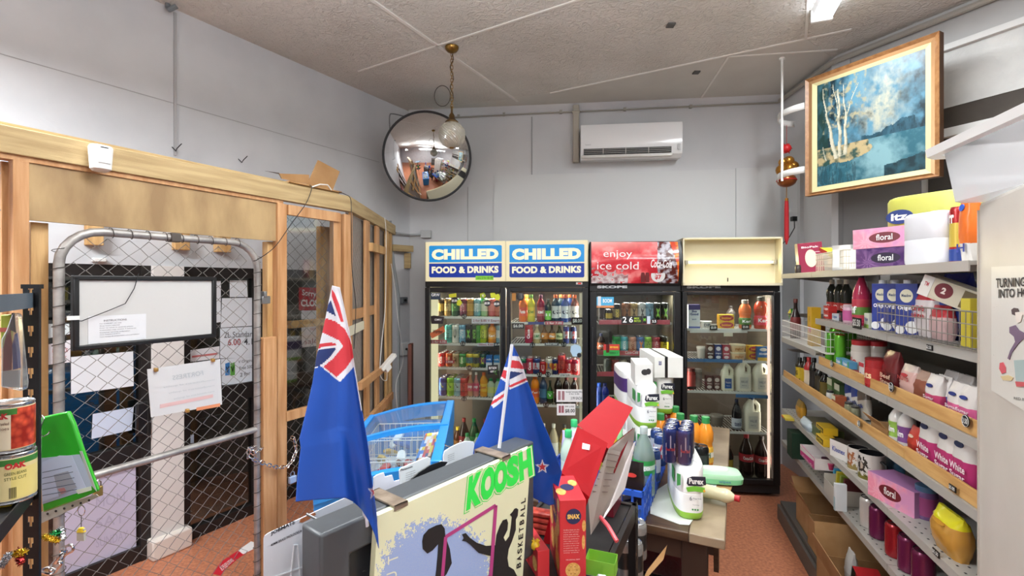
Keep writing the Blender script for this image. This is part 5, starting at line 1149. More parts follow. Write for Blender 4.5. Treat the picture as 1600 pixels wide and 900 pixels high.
def artQ(F, t):
    mb = MB()
    for i in range(4): mb.textquad('batteries', F.pt(700, 711+i*3, -.001), F.pt(710, 707+i*3, -.001), F.pt(710, 708.5+i*3, -.001), F.pt(700, 712.5+i*3, -.001))
    mb.build('lettering', C('#70747c', .6), t)
whitecard(.16, [(693, 712), (695, 705), (704, 699), (716, 693), (728, 689), (740, 690), (744, 700), (738, 760), (694, 770)], 'pale rounded blister pack behind the monitor left of the second flag', artQ)
whitecard(.17, [(584, 746), (589, 742), (600, 738), (602, 745), (613, 742), (616, 752), (630, 748), (630, 800), (584, 810)], 'white tabbed blister packs just right of the first flag', None, '#d9dbe6')
whitecard(.12, [(640, 752), (655, 738), (672, 727), (690, 721), (700, 722), (694, 730), (690, 760), (650, 780)], 'black curved item in a blister pack behind the monitor', None, '#17181b')

# ------------------------------------------------------------ chest freezer
FZ = Frame(-.712, 1.70, R(3.95))
t = thing('chest_freezer', 'bright blue ice cream chest freezer with sliding glass lids', 'freezer', FZ.loc, FZ.a)
BLUE = C('#2183d0', .3); Wz, Lz = .45, .9
zl_ = lambda x, y=.45: .925 + (.075)*x/Wz + .018*math.sin(math.pi*x/Wz)
def bend(mb_box, nseg=10): pass
mb = MB(); mb.box(0, Wz, 0, Lz, .05, .70)
for a in ((0, .03, 0, Lz), (Wz-.03, Wz, 0, Lz), (0.03, Wz-.03, 0, .03), (.03, Wz-.03, Lz-.03, Lz)): mb.box(a[0], a[1], a[2], a[3], .7, .9)
mb.build('body', BLUE, t)
def xbar(name, y, w, h, m, zo=0):
    mb = MB(); n = 12
    for i in range(n):
        a, b = Wz*i/n, Wz*(i+1)/n; za, zb2 = zl_(a)+zo, zl_(b)+zo
        mb.add([(a, y, za-h), (b, y, zb2-h), (b, y+w, zb2-h), (a, y+w, za-h), (a, y, za), (b, y, zb2), (b, y+w, zb2), (a, y+w, za)], [(0, 1, 5, 4), (1, 2, 6, 5), (2, 3, 7, 6), (3, 0, 4, 7), (4, 5, 6, 7), (3, 2, 1, 0)])
    return mb.build(name, m, t)
xbar('far_rim', Lz-.03, .035, .07, BLUE); xbar('near_rim', -.005, .04, .05, BLUE, -.02); xbar('cross_bar', .43, .028, .022, BLUE, .008)
for x, w in ((-.005, .03), (Wz-.035, .04)):
    mb = MB(); z = zl_(max(0, x+w/2)); mb.box(x, x+w, 0, Lz, .88, z+.004); mb.build('side_rim', BLUE, t, bevel=.004)
for y0, y1, zo in ((.03, .44, -.012), (.46, .87, -.004)):
    mb = MB(); n = 12
    vs = [(.03+(Wz-.07)*i/n, y, zl_(.03+(Wz-.07)*i/n)+zo) for i in range(n+1) for y in (y0, y1)]; mb.add(vs, [(2*i, 2*i+2, 2*i+3, 2*i+1) for i in range(n)]); mb.build('glass_lid', film('lid_glass', '#e9f1f4', .12, .04, .08, '#c9d9e2'), t)
mb = MB(); mb.box(.03, Wz-.04, .03, Lz-.03, .70, .705); mb.build('inner_floor', C('#d7dbe0', .4), t)
for y0 in (.06, .34, .62):
    b = MB(); b.tube([(.05, y0, .89), (.38, y0, .89), (.38, y0+.24, .89), (.05, y0+.24, .89)], .0028, 5, closed=True)
    b.tube([(.05, y0, .81), (.38, y0, .81), (.38, y0+.24, .81), (.05, y0+.24, .81)], .0022, 5, closed=True)
    for i in range(12): x = .05+.33*i/11; b.tube([(x, y0, .89), (x, y0, .72), (x, y0+.24, .72), (x, y0+.24, .89)], .0016, 4)
    for i in range(1, 8): y = y0+.24*i/8; b.tube([(.05, y, .89), (.05, y, .72), (.38, y, .72), (.38, y, .89)], .0016, 4)
    o = b.build('wire_basket', WHITE); o.location = FZ.loc; o.rotation_euler[2] = FZ.a; tag(o, 'white wire basket in the chest freezer, the %s' % {.06: 'nearest', .34: 'middle', .62: 'farthest'}[y0] + ' of three', 'basket')
rnd = random.Random(11)
for k in range(20):
    x, y = .09+.25*rnd.random(), .1+.72*rnd.random(); c = rnd.choice(['#a8292f', '#d9d3c8', '#6a3a26', '#2f5fa8', '#e0b23c', '#8a4a6a', '#efefef'])
    o = MB().rings([(-.012, .035, .012), (-.006, .05, .022), (.006, .05, .022), (.012, .035, .012)], 12, 3).build('ice_cream', C(c, .4)); o.location = FZ.w(x, y, .80+.04*rnd.random()); o.rotation_euler = (rnd.uniform(-.4, .4), rnd.uniform(-.9, .9), rnd.uniform(0, 3)); nm = {'#a8292f': 'red', '#d9d3c8': 'cream', '#6a3a26': 'brown', '#2f5fa8': 'blue', '#e0b23c': 'yellow', '#8a4a6a': 'purple', '#efefef': 'white'}[c]
    tag(o, '%s wrapped ice cream in the baskets of the chest freezer' % nm, 'ice cream', 'ice creams in the chest freezer')
# price board on the inner side
qs = [PZ(664, 678, .985), PZ(688, 675, .99), PZ(675, 718, .93), PZ(648, 722, .92)]
t = thing('menu_card', 'colourful ice cream price card leaning inside the freezer lid', 'menu', qs[3])
Lc = [q - qs[3] for q in qs]
cellc = [[rnd.choice(['#2a6fbf', '#d7dbe4', '#b5522a', '#3a2a20', '#c93a4c', '#e0c23c', '#27406f', '#e8b9a0']) for _ in range(6)] for _ in range(8)]
def mc(u, v): return lin(cellc[int(v*8) % 8][int(u*6) % 6]) if (.06 < u < .94) else lin('#2a7fc8')
mb = MB(); mb.grid(lambda u, v: tuple((Lc[3]*(1-u)+Lc[2]*u)*(1-v) + (Lc[0]*(1-u)+Lc[1]*u)*v), 24, 32, mc); mb.build('card', vcol('menu_print', .3), t, smooth=False, solid=.002)
mb = MB(); mb.tube([PZ(691, 690, 1.0), PZ(697, 697, 1.0), PZ(704, 699, 1.0)], .003, 6); tag(mb.build('lid_hook', CHROME), 'small steel hook on the right rim of the freezer', 'hook')

# ------------------------------------------------------------ flags
def flag(label, L, Rr, B, Y, colf, fold, pole=None, nu=110, nv=190, dy=0):
    def pl(pts, t):
        n = len(pts)-1; s = t*n; i = min(int(s), n-1); f = s-i; return (pts[i][0]*(1-f)+pts[i+1][0]*f, pts[i][1]*(1-f)+pts[i+1][1]*f)
    T = [L[0], Rr[0]]
    def xy(u, v):
        l, r, tp, b = pl(L, v), pl(Rr, v), pl(T, u), pl(B, u)
        return tuple((1-u)*l[k]+u*r[k] + (1-v)*tp[k]+v*b[k] - ((1-u)*(1-v)*L[0][k]+u*(1-v)*Rr[0][k]+(1-u)*v*L[-1][k]+u*v*Rr[-1][k]) for k in (0, 1))
    base = P(*T[0], Y) ; base = Vector((base.x, base.y, 0.9))
    t = thing('hand_flag', label, 'flag', base)
    mb = MB(); mb.grid(lambda u, v: tuple(P(*xy(u, v), Y + fold(u, v)) - base), nu, nv, lambda u, v: colf(*xy(u, v))); mb.build('cloth', vcol('flag_print', .45), t, solid=.0006)
    if pole: mb = MB(); mb.tube([P(*pole[0], pole[2]) - base, P(*pole[1], pole[3]) - base], .0042, 10); mb.build('stick', C('#c9ccd6', .3), t); 
FB = lin('#1f50ae'); NV = lin('#26386e'); FRD = lin('#c93a45'); FW = lin('#d9dee8')
def star(cx, cy, r, sx=1): return [(cx + sx*(r if i % 2 == 0 else r*.42)*math.sin(i*math.pi/5), cy - (r if i % 2 == 0 else r*.42)*math.cos(i*math.pi/5)) for i in range(10)]
D1 = [(FW, [(515, 440), (534, 445), (542, 490), (551, 535), (557, 572), (568, 640), (564, 642), (553, 573), (531, 597), (501, 572), (485, 578), (480, 560), (500, 500)]),
      (FRD, [(518.5, 452), (523, 458), (530, 476), (537, 503), (532.5, 503), (525, 482), (518.5, 463)]), (NV, [(517, 469), (525, 494), (508, 485)]), (FRD, [(509, 497), (524, 502), (538, 513), (547, 530), (554, 556), (540, 576), (526, 589), (505, 573), (520, 561), (536, 541), (530, 532), (503, 519)]),
      (NV, [(494, 549), (505, 545), (526, 544), (514, 560), (499, 572), (480, 578)]), (FRD, [(499, 538), (510, 535), (523, 536), (527, 540), (505, 542), (497, 545)]),
      (FW, star(585, 768, 14, .8)), (FRD, star(585.5, 768, 9, .8))]
def c1(x, y):
    c = FB
    for cc, pl in D1:
        if inside((x, y), pl): c = cc
    return c
L1 = [(519, 446), (514, 470), (505, 515), (495, 555), (488, 600), (479, 640), (468, 685), (470, 700), (465, 740), (462, 784)]
R1 = [(531, 449), (540, 490), (548, 530), (554, 572), (560, 610), (567, 650), (574, 690), (580, 740), (588, 800), (592, 857)]
B1 = [(462, 784), (490, 781), (520, 779), (540, 778), (552, 784), (565, 796), (577, 815), (586, 836), (589, 848), (592, 857)]
def fold1(u, v): return -.028*math.sin(u*5.2+v*1.1)*v - .02*u*v + .02*math.exp(-((u-.45-.3*(v-.8))**2)/.01)*(v > .7)*(v-.7)*3
flag('blue national flag at left, hanging folded from its stick in front of the card', L1, R1, B1, .79, c1, fold1, ((525, 449), (573, 822), .80, .835))
D2 = [(FW, [(796, 556), (815, 557), (824, 584), (827, 595), (796, 609)]), (FW, [(786, 573), (794, 574), (791, 598), (780, 590)]), (FW, [(763, 626), (789, 609), (787, 625), (771, 638)]),
      (FRD, [(798, 562.5), (811, 564), (821, 577), (797, 574.5)]), (NV, [(797, 580), (818, 582.5), (796, 593)]), (FRD, [(794, 603), (824, 589.5), (826, 593), (799, 605)]), (FRD, [(785, 578), (792, 579), (790, 592), (782, 588)]), (FRD, [(765, 630), (788, 614.5), (787.5, 620), (768, 633)]),
      (FW, star(847.5, 729.5, 12)), (FRD, star(847.5, 729.5, 7.5)), (FW, star(736, 690, 7))]
def c2(x, y):
    c = FB
    for cc, pl in D2:
        if inside((x, y), pl): c = cc
    return c
L2 = [(799, 541), (793, 558), (786, 580), (777, 607), (767, 633), (757, 660), (747, 683), (735, 706), (735, 725)]
R2 = [(803, 541), (815, 566), (822, 590), (834, 622), (846, 655), (858, 682), (869, 712), (878, 738), (866, 788)]
B2 = [(735, 725), (755, 735), (775, 750), (800, 762), (820, 770), (835, 779), (848, 785), (858, 790), (866, 788)]
flag('blue national flag at centre, on a white stick behind the basketball board', L2, R2, B2, 1.27, c2, lambda u, v: -.03*math.sin(u*6+.6)*v, ((800, 538), (780, 700), 1.2, 1.15))
# ================================================================= GOODS
LIDM = C('#b9bcc0', .25, .9)
def can_maker(body, band=None, txt=None, tc='#ffffff', h=.115, r=.033, top=None, vert=True, band2=None):
    def f(o):
        b0, b1 = h*.3, h*.72
        mats = [C(body, .25, .35), C(band or body, .3, .2), C(band2 or band or body, .3, .2)]
        mb = MB(); mb.lathe([(r*.78, 0), (r*.97, .006), (r, .012), (r, b0), (r, b0), (r, b1), (r, b1), (r, h-.016), (r*.97, h-.01), (r*.82, h-.002)], 22, [0, 0, 0, 0, 1, 1, 0, 0, 0] if band else 0, cap=True)
        mb.build('body', mats, o)
        mb = MB(); mb.lathe([(r*.82, h-.003), (r*.86, h), (r*.82, h+.001), (r*.74, h-.003), (r*.1, h-.003)], 22); mb.disc((0, -r*.1, h-.0015), (1, 0, 0), (0, 1, 0), r*.22, r*.4, 10, off=(0, 0, .001)); l = mb.build('lid', C(top, .3, .6) if top else LIDM, o)
        if txt:
            mb = MB(); mb.textcyl(txt, r+.0006, h*.5, h*.5 if vert else r*.5, r*.75 if vert else r*1.5, bold=.04, vert=vert); mb.build('lettering', C(tc, .4), o)
    return f
def bottle_maker(liq, cap, label, txt=None, tc='#ffffff', h=.22, r=.034, shape='pet', lz=(.22, .55), glass=False, lmid=None):
    def f(o):
        s = h
        if shape == 'juice': prof = [(r*.9, 0), (r, .01), (r, .34*s), (r*.88, .38*s), (r*.88, .46*s), (r, .52*s), (r*1.0, .68*s), (r*.8, .80*s), (r*.5, .87*s), (r*.46, .90*s)]
        elif shape == 'glass': prof = [(r*.92, 0), (r, .01), (r, .48*s), (r*.85, .58*s), (r*.45, .72*s), (r*.36, .80*s), (r*.36, .93*s)]
        elif shape == 'big': prof = [(r*.8, 0), (r, .02), (r, .22*s), (r*.96, .25*s), (r, .28*s), (r, .55*s), (r*.92, .64*s), (r*.6, .78*s), (r*.34, .88*s), (r*.3, .93*s)]
        else: prof = [(r*.85, 0), (r, .012), (r*.96, .22*s), (r*.9, .3*s), (r*.9, .5*s), (r, .62*s), (r*.95, .7*s), (r*.6, .82*s), (r*.4, .87*s), (r*.38, .92*s)]
        m = C(liq, .08) if not glass else film('clear_bottle_' + liq.strip('#'), liq, .15, .05, .35, liq)
        mb = MB(); mb.lathe(prof, 22); mb.build('body', m, o)
        rc = prof[-1][0]*1.18; z = prof[-1][1]
        mb = MB(); mb.lathe([(rc, z-.006), (rc, h), (rc*.9, h+.002), (.001, h+.002)], 16); mb.build('cap', C(cap, .4), o)
        if label:
            z0, z1 = lz[0]*s, lz[1]*s
            def rad(z):
                for (ra, za), (rb, zb) in zip(prof, prof[1:]):
                    if za <= z <= zb: return ra + (rb-ra)*(z-za)/max(1e-6, zb-za)
                return r
            mb = MB(); mb.lathe([(rad(z0 + (z1-z0)*i/6)+.0008, z0 + (z1-z0)*i/6) for i in range(7)], 22, [0, 0, 1, 1, 0, 0] if lmid else 0, cap=False); l = mb.build('label', [C(label, .4), C(lmid or label, .4)], o)
            if txt: mb = MB(); mb.textcyl(txt, rad((z0+z1)/2)+.0018, (z0+z1)/2, (z1-z0)*.4, r*1.5, bold=.03); mb.build('lettering', C(tc, .5), l)
    return f
def box_maker(w, d, h, colr, art=(), side=None, top=None, bevel=.0015, cap=None):
    """art: ('t', text, cx, cz, w, h, colour[, bold]) | ('o', cx, cz, rx, rz, colour) | ('r', x0, z0, x1, z1, colour) in fractions of the front"""
    def f(o):
        mb = MB(); mb.box(-w/2, w/2, -d/2, d/2, 0, h, [0, 2, 1, 0, 3, 3] if 0 else [2, 2, 1, 1, 3, 3])
        mb.m = [2, 2, 1, 1, 3, 3]
        mb.build('carton', [C(colr, .4), C(colr, .4), C(top or colr, .4), C(side or colr, .4)], o, bevel=bevel, smooth=False)
        y = -d/2
        for k, a in enumerate(art):
            mb = MB(); yy = y - .0006 - .0002*k
            if a[0] == 't': mb.text(a[1], ((a[2]-.5)*w, yy, a[3]*h), (1, 0, 0), (0, 0, 1), a[4]*w, a[5]*h, bold=a[7] if len(a) > 7 else .03); n = 'lettering'
            elif a[0] == 'o': mb.disc(((a[1]-.5)*w, yy, a[2]*h), (1, 0, 0), (0, 0, 1), a[3]*w, a[4]*h); n = 'oval_print'
            else: mb.box((a[1]-.5)*w, (a[3]-.5)*w, yy, yy+.0003, a[2]*h, a[4]*h); n = 'print_band'
            mb.build(n, C(a[-1] if a[0] != 't' else a[6], .45), o)
        if cap: mb = MB(); mb.lathe([(.014, h), (.014, h+.014), (.001, h+.015)], 16, cx=cap[0]*w, cy=0); mb.build('cap', C(cap[1], .4), o)
    return f
def jug_maker(colr, cap, label, h=.25, w=.105, d=.1, txt=None, lc='#33406a'):
    def f(o):
        m = C(colr, .3); a, b = w/2, d/2
        mb = MB(); mb.rings([(0, a*.92, b*.92), (.008, a, b), (h*.55, a, b), (h*.6, a*.97, b*.97)], 28, 4, m=0); mb.rings([(h*.6, a*.62, b*.95, -a*.34, 0), (h*.72, a*.56, b*.85, -a*.34, 0), (h*.84, a*.42, b*.6, -a*.2, 0), (h*.92, .021, .021, -a*.05, 0), (h*.96, .019, .019, 0, 0)], 28, 3)
        mb.tube([(-a*.1, 0, h*.86), (a*.45, 0, h*.87), (a*.82, 0, h*.78), (a*.84, 0, h*.66), (a*.8, 0, h*.56)], [.016, .017, .015, .015, .017], 10); mb.build('body', m, o)
        mb = MB(); mb.lathe([(.021, h*.94), (.021, h), (.001, h+.001)], 18); mb.build('cap', C(cap, .4), o)
        mb = MB(); mb.box(-a*.62, a*.5, -b-.001, -b, h*.1, h*.48); l = mb.build('label', C(label, .4), o)
        if txt: mb = MB(); mb.text(txt, (-a*.05, -b-.0016, h*.33), (1, 0, 0), (0, 0, 1), w*.42, h*.08); mb.text('MILK 2L', (-a*.05, -b-.0016, h*.2), (1, 0, 0), (0, 0, 1), w*.3, h*.04); mb.build('lettering', C(lc, .5), l)
    return f
def tub_maker(body, lid, r=.055, h=.06, txt=None, tc='#c07a2a'):
    def f(o):
        mb = MB(); mb.rings([(0, r*.82, r*.7), (.004, r*.86, r*.74), (h*.85, r, r*.86)], 28, 2.4); mb.build('body', C(body, .4), o)
        mb = MB(); mb.rings([(h*.83, r*1.05, r*.9), (h*.97, r*1.06, r*.91), (h, r, r*.86)], 28, 2.4); mb.build('lid', C(lid, .4), o)
        if txt: mb = MB(); mb.textcyl(txt, r*.95, h*.45, h*.4, r*1.2, bold=.03); mb.build('lettering', C(tc, .5), o)
    return f
def jar_maker(colr, lid, r=.035, h=.09, label=None, txt=None, tc='#ffffff', lh=.16, lr=.9):
    def f(o):
        mb = MB(); mb.lathe([(r*.9, 0), (r, .005), (r, h*(1-lh-.08)), (r*lr, h*(1-lh))], 24); mb.build('body', C(colr, .25), o)
        mb = MB(); mb.lathe([(r*lr, h*(1-lh)), (r*lr*1.03, h*(1-lh)+.003), (r*lr*1.03, h-.002), (r*lr*.97, h)], 24); mb.build('lid', C(lid, .35), o)
        if label: mb = MB(); mb.lathe([(r+.0008, h*.12), (r+.0008, h*.68)], 24, cap=False); l = mb.build('label', C(label, .45), o)
        if txt: mb = MB(); mb.textcyl(txt, r+.0016, h*.42, h*.2, r*1.5, bold=.03); mb.build('lettering', C(tc, .5), o)
    return f
def bag_maker(w, d, h, colr, topc=None, txt=None, tc='#ffffff', split=.5, logo=None, crimp=True, gloss=.3):
    def f(o):
        a, b = w/2, d/2; rs = []; mm = []; n = 12
        for i in range(n+1):
            v = i/n; q = 1 if v < .1 else 1; ax = a*(.9+.1*math.sin(math.pi*min(1, v*1.2))); bx = b*(math.sin(math.pi*min(.97, max(.12, .08+v*.92)))**.55)
            if crimp and v > .9: bx = b*.12 if v > .95 else b*.35
            rs.append((h*v, ax, max(.003, bx), .0, 0))
            mm.append(1 if v >= split else 0)
        mb = MB(); mb.rings(rs, 28, 2.8, mm[:-1]); 
        rr = random.Random(int(w*1e4)+len(colr)); 
        mb.v = [(x+rr.uniform(-.0016, .0016), y+rr.uniform(-.002, .002), z+rr.uniform(-.0012, .0012)) for x, y, z in mb.v]
        mb.build('bag', [C(colr, gloss), C(topc or colr, gloss)], o)
        yb = -b*1.005; bv = lambda v: -b*math.sin(math.pi*min(.97, .08+v*.92))**.55
        if logo: mb = MB(); mb.prism([(w*.21*math.cos(k*.4488), bv(.72+.045*math.sin(k*.4488))-.0035, h*(.72+.045*math.sin(k*.4488))) for k in range(14)], (0, .002, 0)); mb.build('logo', C(logo, .4), o)
        if txt:
            mb = MB()
            for i, s_ in enumerate(txt.split('|')): mb.text(s_, (0, yb-.0015, h*(split*.78 - .14*i)), (1, 0, 0), (0, 0, 1), w*.72, h*.11, bold=.02)
            mb.build('lettering', C(tc, .5), o)
    return f
def rolls_maker(nx, ny, nz, r=.055, h=.1, top='#f0f0ee', band='#8fbf3c', brand=True, plain=False):
    def f(o):
        W, D, H = nx*2*r, ny*2*r, nz*h
        mb = MB(); a, b = W/2, D/2
        def outline(k=1):
            pts = []
            for i in range(48):
                t = 2*math.pi*i/48; e = 2/(3.2); pts.append((a*k*math.copysign(abs(math.cos(t))**e, math.cos(t)), b*k*math.copysign(abs(math.sin(t))**e, math.sin(t))))
            return pts
        rs = [(0, a*.93, b*.95), (.008, a*.985, b*.99), (H*.12, a, b), (H*.14, a, b), (H*.49, a*.995, b*.995), (H*.5, a*.98, b*.985), (H*.51, a*.995, b*.995), (H*.94, a, b), (H*.985, a*.95, b*.97), (H, a*.86, b*.93)]
        mb.rings(rs, 48, 3.4, [1, 1, 1, 0, 0, 0, 0, 0, 0] if not plain else 0); mb.build('wrapper', [C(top, .35), C(band, .35)], o)
        mb = MB()
        for i in range(nx):
            for j in range(ny): mb.tube([((-a+r+2*r*i) + r*.55*math.cos(q/3), (-b+r+2*r*j) + r*.55*math.sin(q/3), H-.001) for q in range(19)], .004, 6, closed=True)
        mb.build('roll_ends', C('#e4e4e2', .6), o)
        if brand:
            y = -b-.0012; mb = MB(); mb.prism([(x*W, y, z*H) for x, z in ((-.12, .80), (.02, .84), (.44, .85), (.46, .70), (.3, .67), (-.1, .66), (-.15, .70))], (0, .002, 0)); l = mb.build('brand_patch', C('#1f2233', .4), o)
            mb = MB(); mb.text('Purex', (.15*W, y-.001, .755*H), (1, 0, 0), (0, 0, 1), W*.46, H*.11, bold=.04); mb.build('lettering', WHITE, l)
            mb = MB(); mb.prism([(x*W, y+.0004, z*H) for x, z in ((-.17, .62), (.1, .66), (.42, .64), (.42, .55), (.1, .56), (-.12, .54))], (0, .002, 0)); mb.build('green_swoosh', C('#6fb43a', .4), o)
            mb = MB(); mb.disc((.4*W, y, .58*H), (1, 0, 0), (0, 0, 1), .018*W*2, .02*W*2.2, off=(0, .001, 0)); mb.build('puppy_spot', C('#e3a83e', .5), o)
            mb = MB(); mb.text('6', (-.02*W, y, .42*H), (1, 0, 0), (0, 0, 1), W*.07, H*.075); mb.text('Mega Rolls', (.18*W, y, .42*H), (1, 0, 0), (0, 0, 1), W*.26, H*.03); mb.text('long lasting', (.14*W, y, .3*H), (1, 0, 0), (0, 0, 1), W*.2, H*.02); mb.build('lettering', C('#3a3f55', .5), o)
            mb = MB()
            for x in (.04, .12, .2): mb.disc((x*W, y, .21*H), (1, 0, 0), (0, 0, 1), W*.03, W*.03)
            mb.prism([(-a-.001, yy*D, zz*H) for yy, zz in ((-.36, .62), (-.36, .88), (-.2, .88), (-.2, .62))], (.002, 0, 0)); mb.prism([(x*W, y+.001, z*H) for x, z in ((-.46, .64), (-.46, .88), (-.34, .86), (-.34, .66))], (0, .002, 0)); mb.build('green_mark', C('#3c8f4a', .5), o)
    return f
ORDN = 'first second third fourth fifth sixth seventh eighth ninth tenth eleventh twelfth'.split()
PENDING = []
def put(F, px, z, d, key, maker, name, cat, desc, where, group, rz=0, tilt=None, sc_=None):
    p = F.pt(px, 443, d); w = F.w(p.x, d, z); rot = (0, 0, F.a + rz) if not tilt else (Matrix.Rotation(F.a+rz, 3, 'Z') @ Matrix.Rotation(tilt[0], 3, 'X') @ Matrix.Rotation(tilt[1], 3, 'Y')).to_euler()
    o = place(key, maker, w, 0, '', cat, group, name, rot, sc_); PENDING.append((o, desc, where)); return o
# colour words are part of every description so a label can be checked against the picture
def cans(F, z, rows, where, d=.12, group='', h=.115, back=0):
    for it in rows:
        px, desc, body, band, txt, tc = it[:6]; hh = it[6] if len(it) > 6 else h; r = it[7] if len(it) > 7 else (.033 if hh > .12 or hh == .115 else .033)
        k = ('can', body, band, txt, tc, hh, r)
        for b in range(1 + back):
            put(F, px, z, d + b*(2*r+.006), k, can_maker(body, band, txt, tc, hh, r), 'drink_can', 'can', desc + (' can' if b == 0 else ' can, second in its file,'), where, group) if b == 0 else None
            if b:
                p = F.pt(px, 443, d); w = F.w(p.x, d + b*(2*r+.006), z); o = place(k, None, w, 0, '', 'can', group, None, (0, 0, F.a)); PENDING.append((o, desc + (' can, second back' if b == 1 else ' can, third back'), where))
def bottles(F, z, rows, where, d=.12, group=''):
    for px, desc, kw in rows:
        k = ('bt',) + tuple(sorted((a, str(b)) for a, b in kw.items())); put(F, px, z, d, k, bottle_maker(**kw), 'drink_bottle', 'bottle', desc + ' bottle', where, group)
zf = lambda F, px, py, d=.05: F.pt(px, py, d).z
# ---- fridge 1, left door
Z = [zf(F1, 727, y) for y in (495, 537, 575, 621)]; zf0 = .112
g = 'drinks in the double door fridge'
W_ = 'left door %s shelf, double fridge'
cans(F1, Z[0], [(688, 'black and gold LIVE', '#4a3a26', '#b08a3a', 'LIVE+', '#e6c56a', .15), (700, 'gold and cream LIVE', '#9c7a3f', '#cdb27a', 'LIVE+', '#3a2a18', .15), (711, 'dark green', '#2f5a3a', '#4a8a4a', 'V', '#cfe08a', .15), (724, 'maroon purple', '#7a3248', '#a85a6a', 'LIVE+', '#f0d9d9', .15),
    (735, 'gold orange', '#b5843a', '#c9a04f', None, '#fff', .15), (746, 'light blue', '#7fb3c0', '#bcd3d6', 'LIVE', '#ffffff', .15), (757, 'pale green', '#a7c9a0', '#e2e5d2', None, '#fff', .15), (769, 'coral pink', '#d06a6a', '#e08a84', None, '#fff', .15), (779, 'salmon', '#c8705c', '#d88a74', None, '#fff', .15)], W_ % 'top', .14, g, back=2)
cans(F1, Z[1], [(701, 'teal MONSTER', '#4fa79a', '#7cc4b6', 'MONSTER', '#1d3a36', .155), (712, 'white', '#d9d9cf', '#c5c7ba', 'C', '#3a4a3a', .155), (723, 'sky blue', '#6aa6c4', '#8fc0d4', 'LIVE', '#eeeeee', .155), (733, 'black', '#20261f', '#2a3227', 'M', '#7cc444', .155), (742, 'green and black', '#2a4a2a', '#1c241c', 'MONSTER', '#8ad04a', .155), (748, 'bright green', '#5aa83a', '#3f8a2f', None, '#fff', .155), (755, 'lime yellow', '#b4cf3a', '#d0dc5a', 'MONSTER', '#2a3a1a', .155), (781, 'pale blue', '#8fb6c0', '#cdd8d8', None, '#fff', .155)], W_ % 'second', .12, g, back=1)
bottles(F1, Z[1], [(769, 'orange juice', dict(liq='#e08a1e', cap='#e0701a', label='#e8a23a', txt='Keri', h=.17, r=.036))], W_ % 'second', .12, g)
cans(F1, Z[2], [(690, 'red cola', '#c22f30', '#d8463f', 'Coke', '#ffffff'), (702, 'orange and red', '#c05a2a', '#a83232', 'Fanta', '#f0d0a0'), (712.5, 'cream', '#c0a882', '#a8906a', 'L&P', '#5a3a22'), (723, 'green lemonade', '#2f8a4a', '#4aa860', 'Sprite', '#f0f0d0'), (734, 'yellow', '#d9c43a', '#3f8a9a', 'LIFT', '#2a4a6a'), (744, 'yellow and grey', '#c4b84a', '#6a6a6a', 'tonic', '#2f2f2f'), (755, 'dark multicolour', '#3f5a4a', '#8a4a7a', 'MTN', '#d0e03a')], W_ % 'third', .12, g, back=2)
for px, c, c2, n in ((765, '#2f66b0', '#d9dde6', 'blue and white'), (777, '#3f8ac8', '#e6e6e6', 'sky blue and white')):
    put(F1, px, Z[2], .10, ('mc', c), box_maker(.052, .06, .105, c, [('r', 0, .0, 1, .45, c2), ('t', 'milk', .5, .7, .7, .14, '#ffffff')], bevel=.002), 'drink_carton', 'carton', n + ' drink carton', W_ % 'third', g)
cans(F1, Z[3], [(692, 'dark blue V', '#27408a', '#3f66b0', 'V', '#e0e03a', .155), (704, 'lime green V', '#7cc42f', '#a0d84a', 'V', '#16261a', .155), (715, 'pale blue V', '#7fc0cf', '#a8d6dc', 'V', '#16261a', .155), (725, 'tall red MONSTER', '#c0303a', '#d8524f', 'MONSTER', '#2a1014', .155)], W_ % 'fourth', .11, g, back=2)
bottles(F1, Z[3], [(735, 'pink mixer glass', dict(liq='#b98a6a', cap='#e9e4dc', label='#c45a6a', txt='pop', h=.20, r=.026, shape='glass')), (744, 'rose pink mixer glass', dict(liq='#c9857a', cap='#f0e6e0', label='#d2506a', txt='pop', h=.20, r=.026, shape='glass')), (756, 'orange and purple', dict(liq='#e09a2a', cap='#e8701a', label='#e8b83a', txt='Just', tc='#c23a2a', h=.20, r=.034)), (767, 'clear green capped', dict(liq='#c9d4b4', cap='#2fa85a', label='#d9dc8a', h=.15, r=.032)), (778, 'pale green capped', dict(liq='#b7d0b0', cap='#3fb05a', label='#cfe08a', h=.15, r=.032))], W_ % 'fourth', .12, g)
FW1 = 'left door floor, double fridge'
bottles(F1, zf0, [(715, 'brown ginger beer with yellow cap', dict(liq='#4a2414', cap='#e0c02a', label='#8a5a2a', h=.25, r=.035)), (725, 'large black cola', dict(liq='#1a1412', cap='#8f1a1f', label='#7a1a22', txt='Cola', h=.33, r=.048, shape='big')), (741, 'large green Sprite', dict(liq='#1f5a3a', cap='#2f9a4a', label='#2f8a4a', txt='Sprite', h=.33, r=.048, shape='big')), (758, 'large dark red', dict(liq='#3a1a1a', cap='#9a2a2f', label='#b08a8a', h=.33, r=.048, shape='big')), (774, 'large amber', dict(liq='#7a4a22', cap='#d9d9d9', label='#b8a27a', h=.33, r=.048, shape='big'))], FW1, .30, g)
bottles(F1, zf0, [(730, 'clear water with green cap', dict(liq='#b9cfc2', cap='#2fb06a', label='#3a8a5a', h=.25, r=.036, glass=False)), (746, 'pale clear with green cap', dict(liq='#c9dccf', cap='#3fb870', label='#cfe0c8', h=.25, r=.036)), (700, 'clear white labelled', dict(liq='#b7c0c0', cap='#e0e0e0', label='#d9d9d9', h=.25, r=.036))], FW1, .13, g)
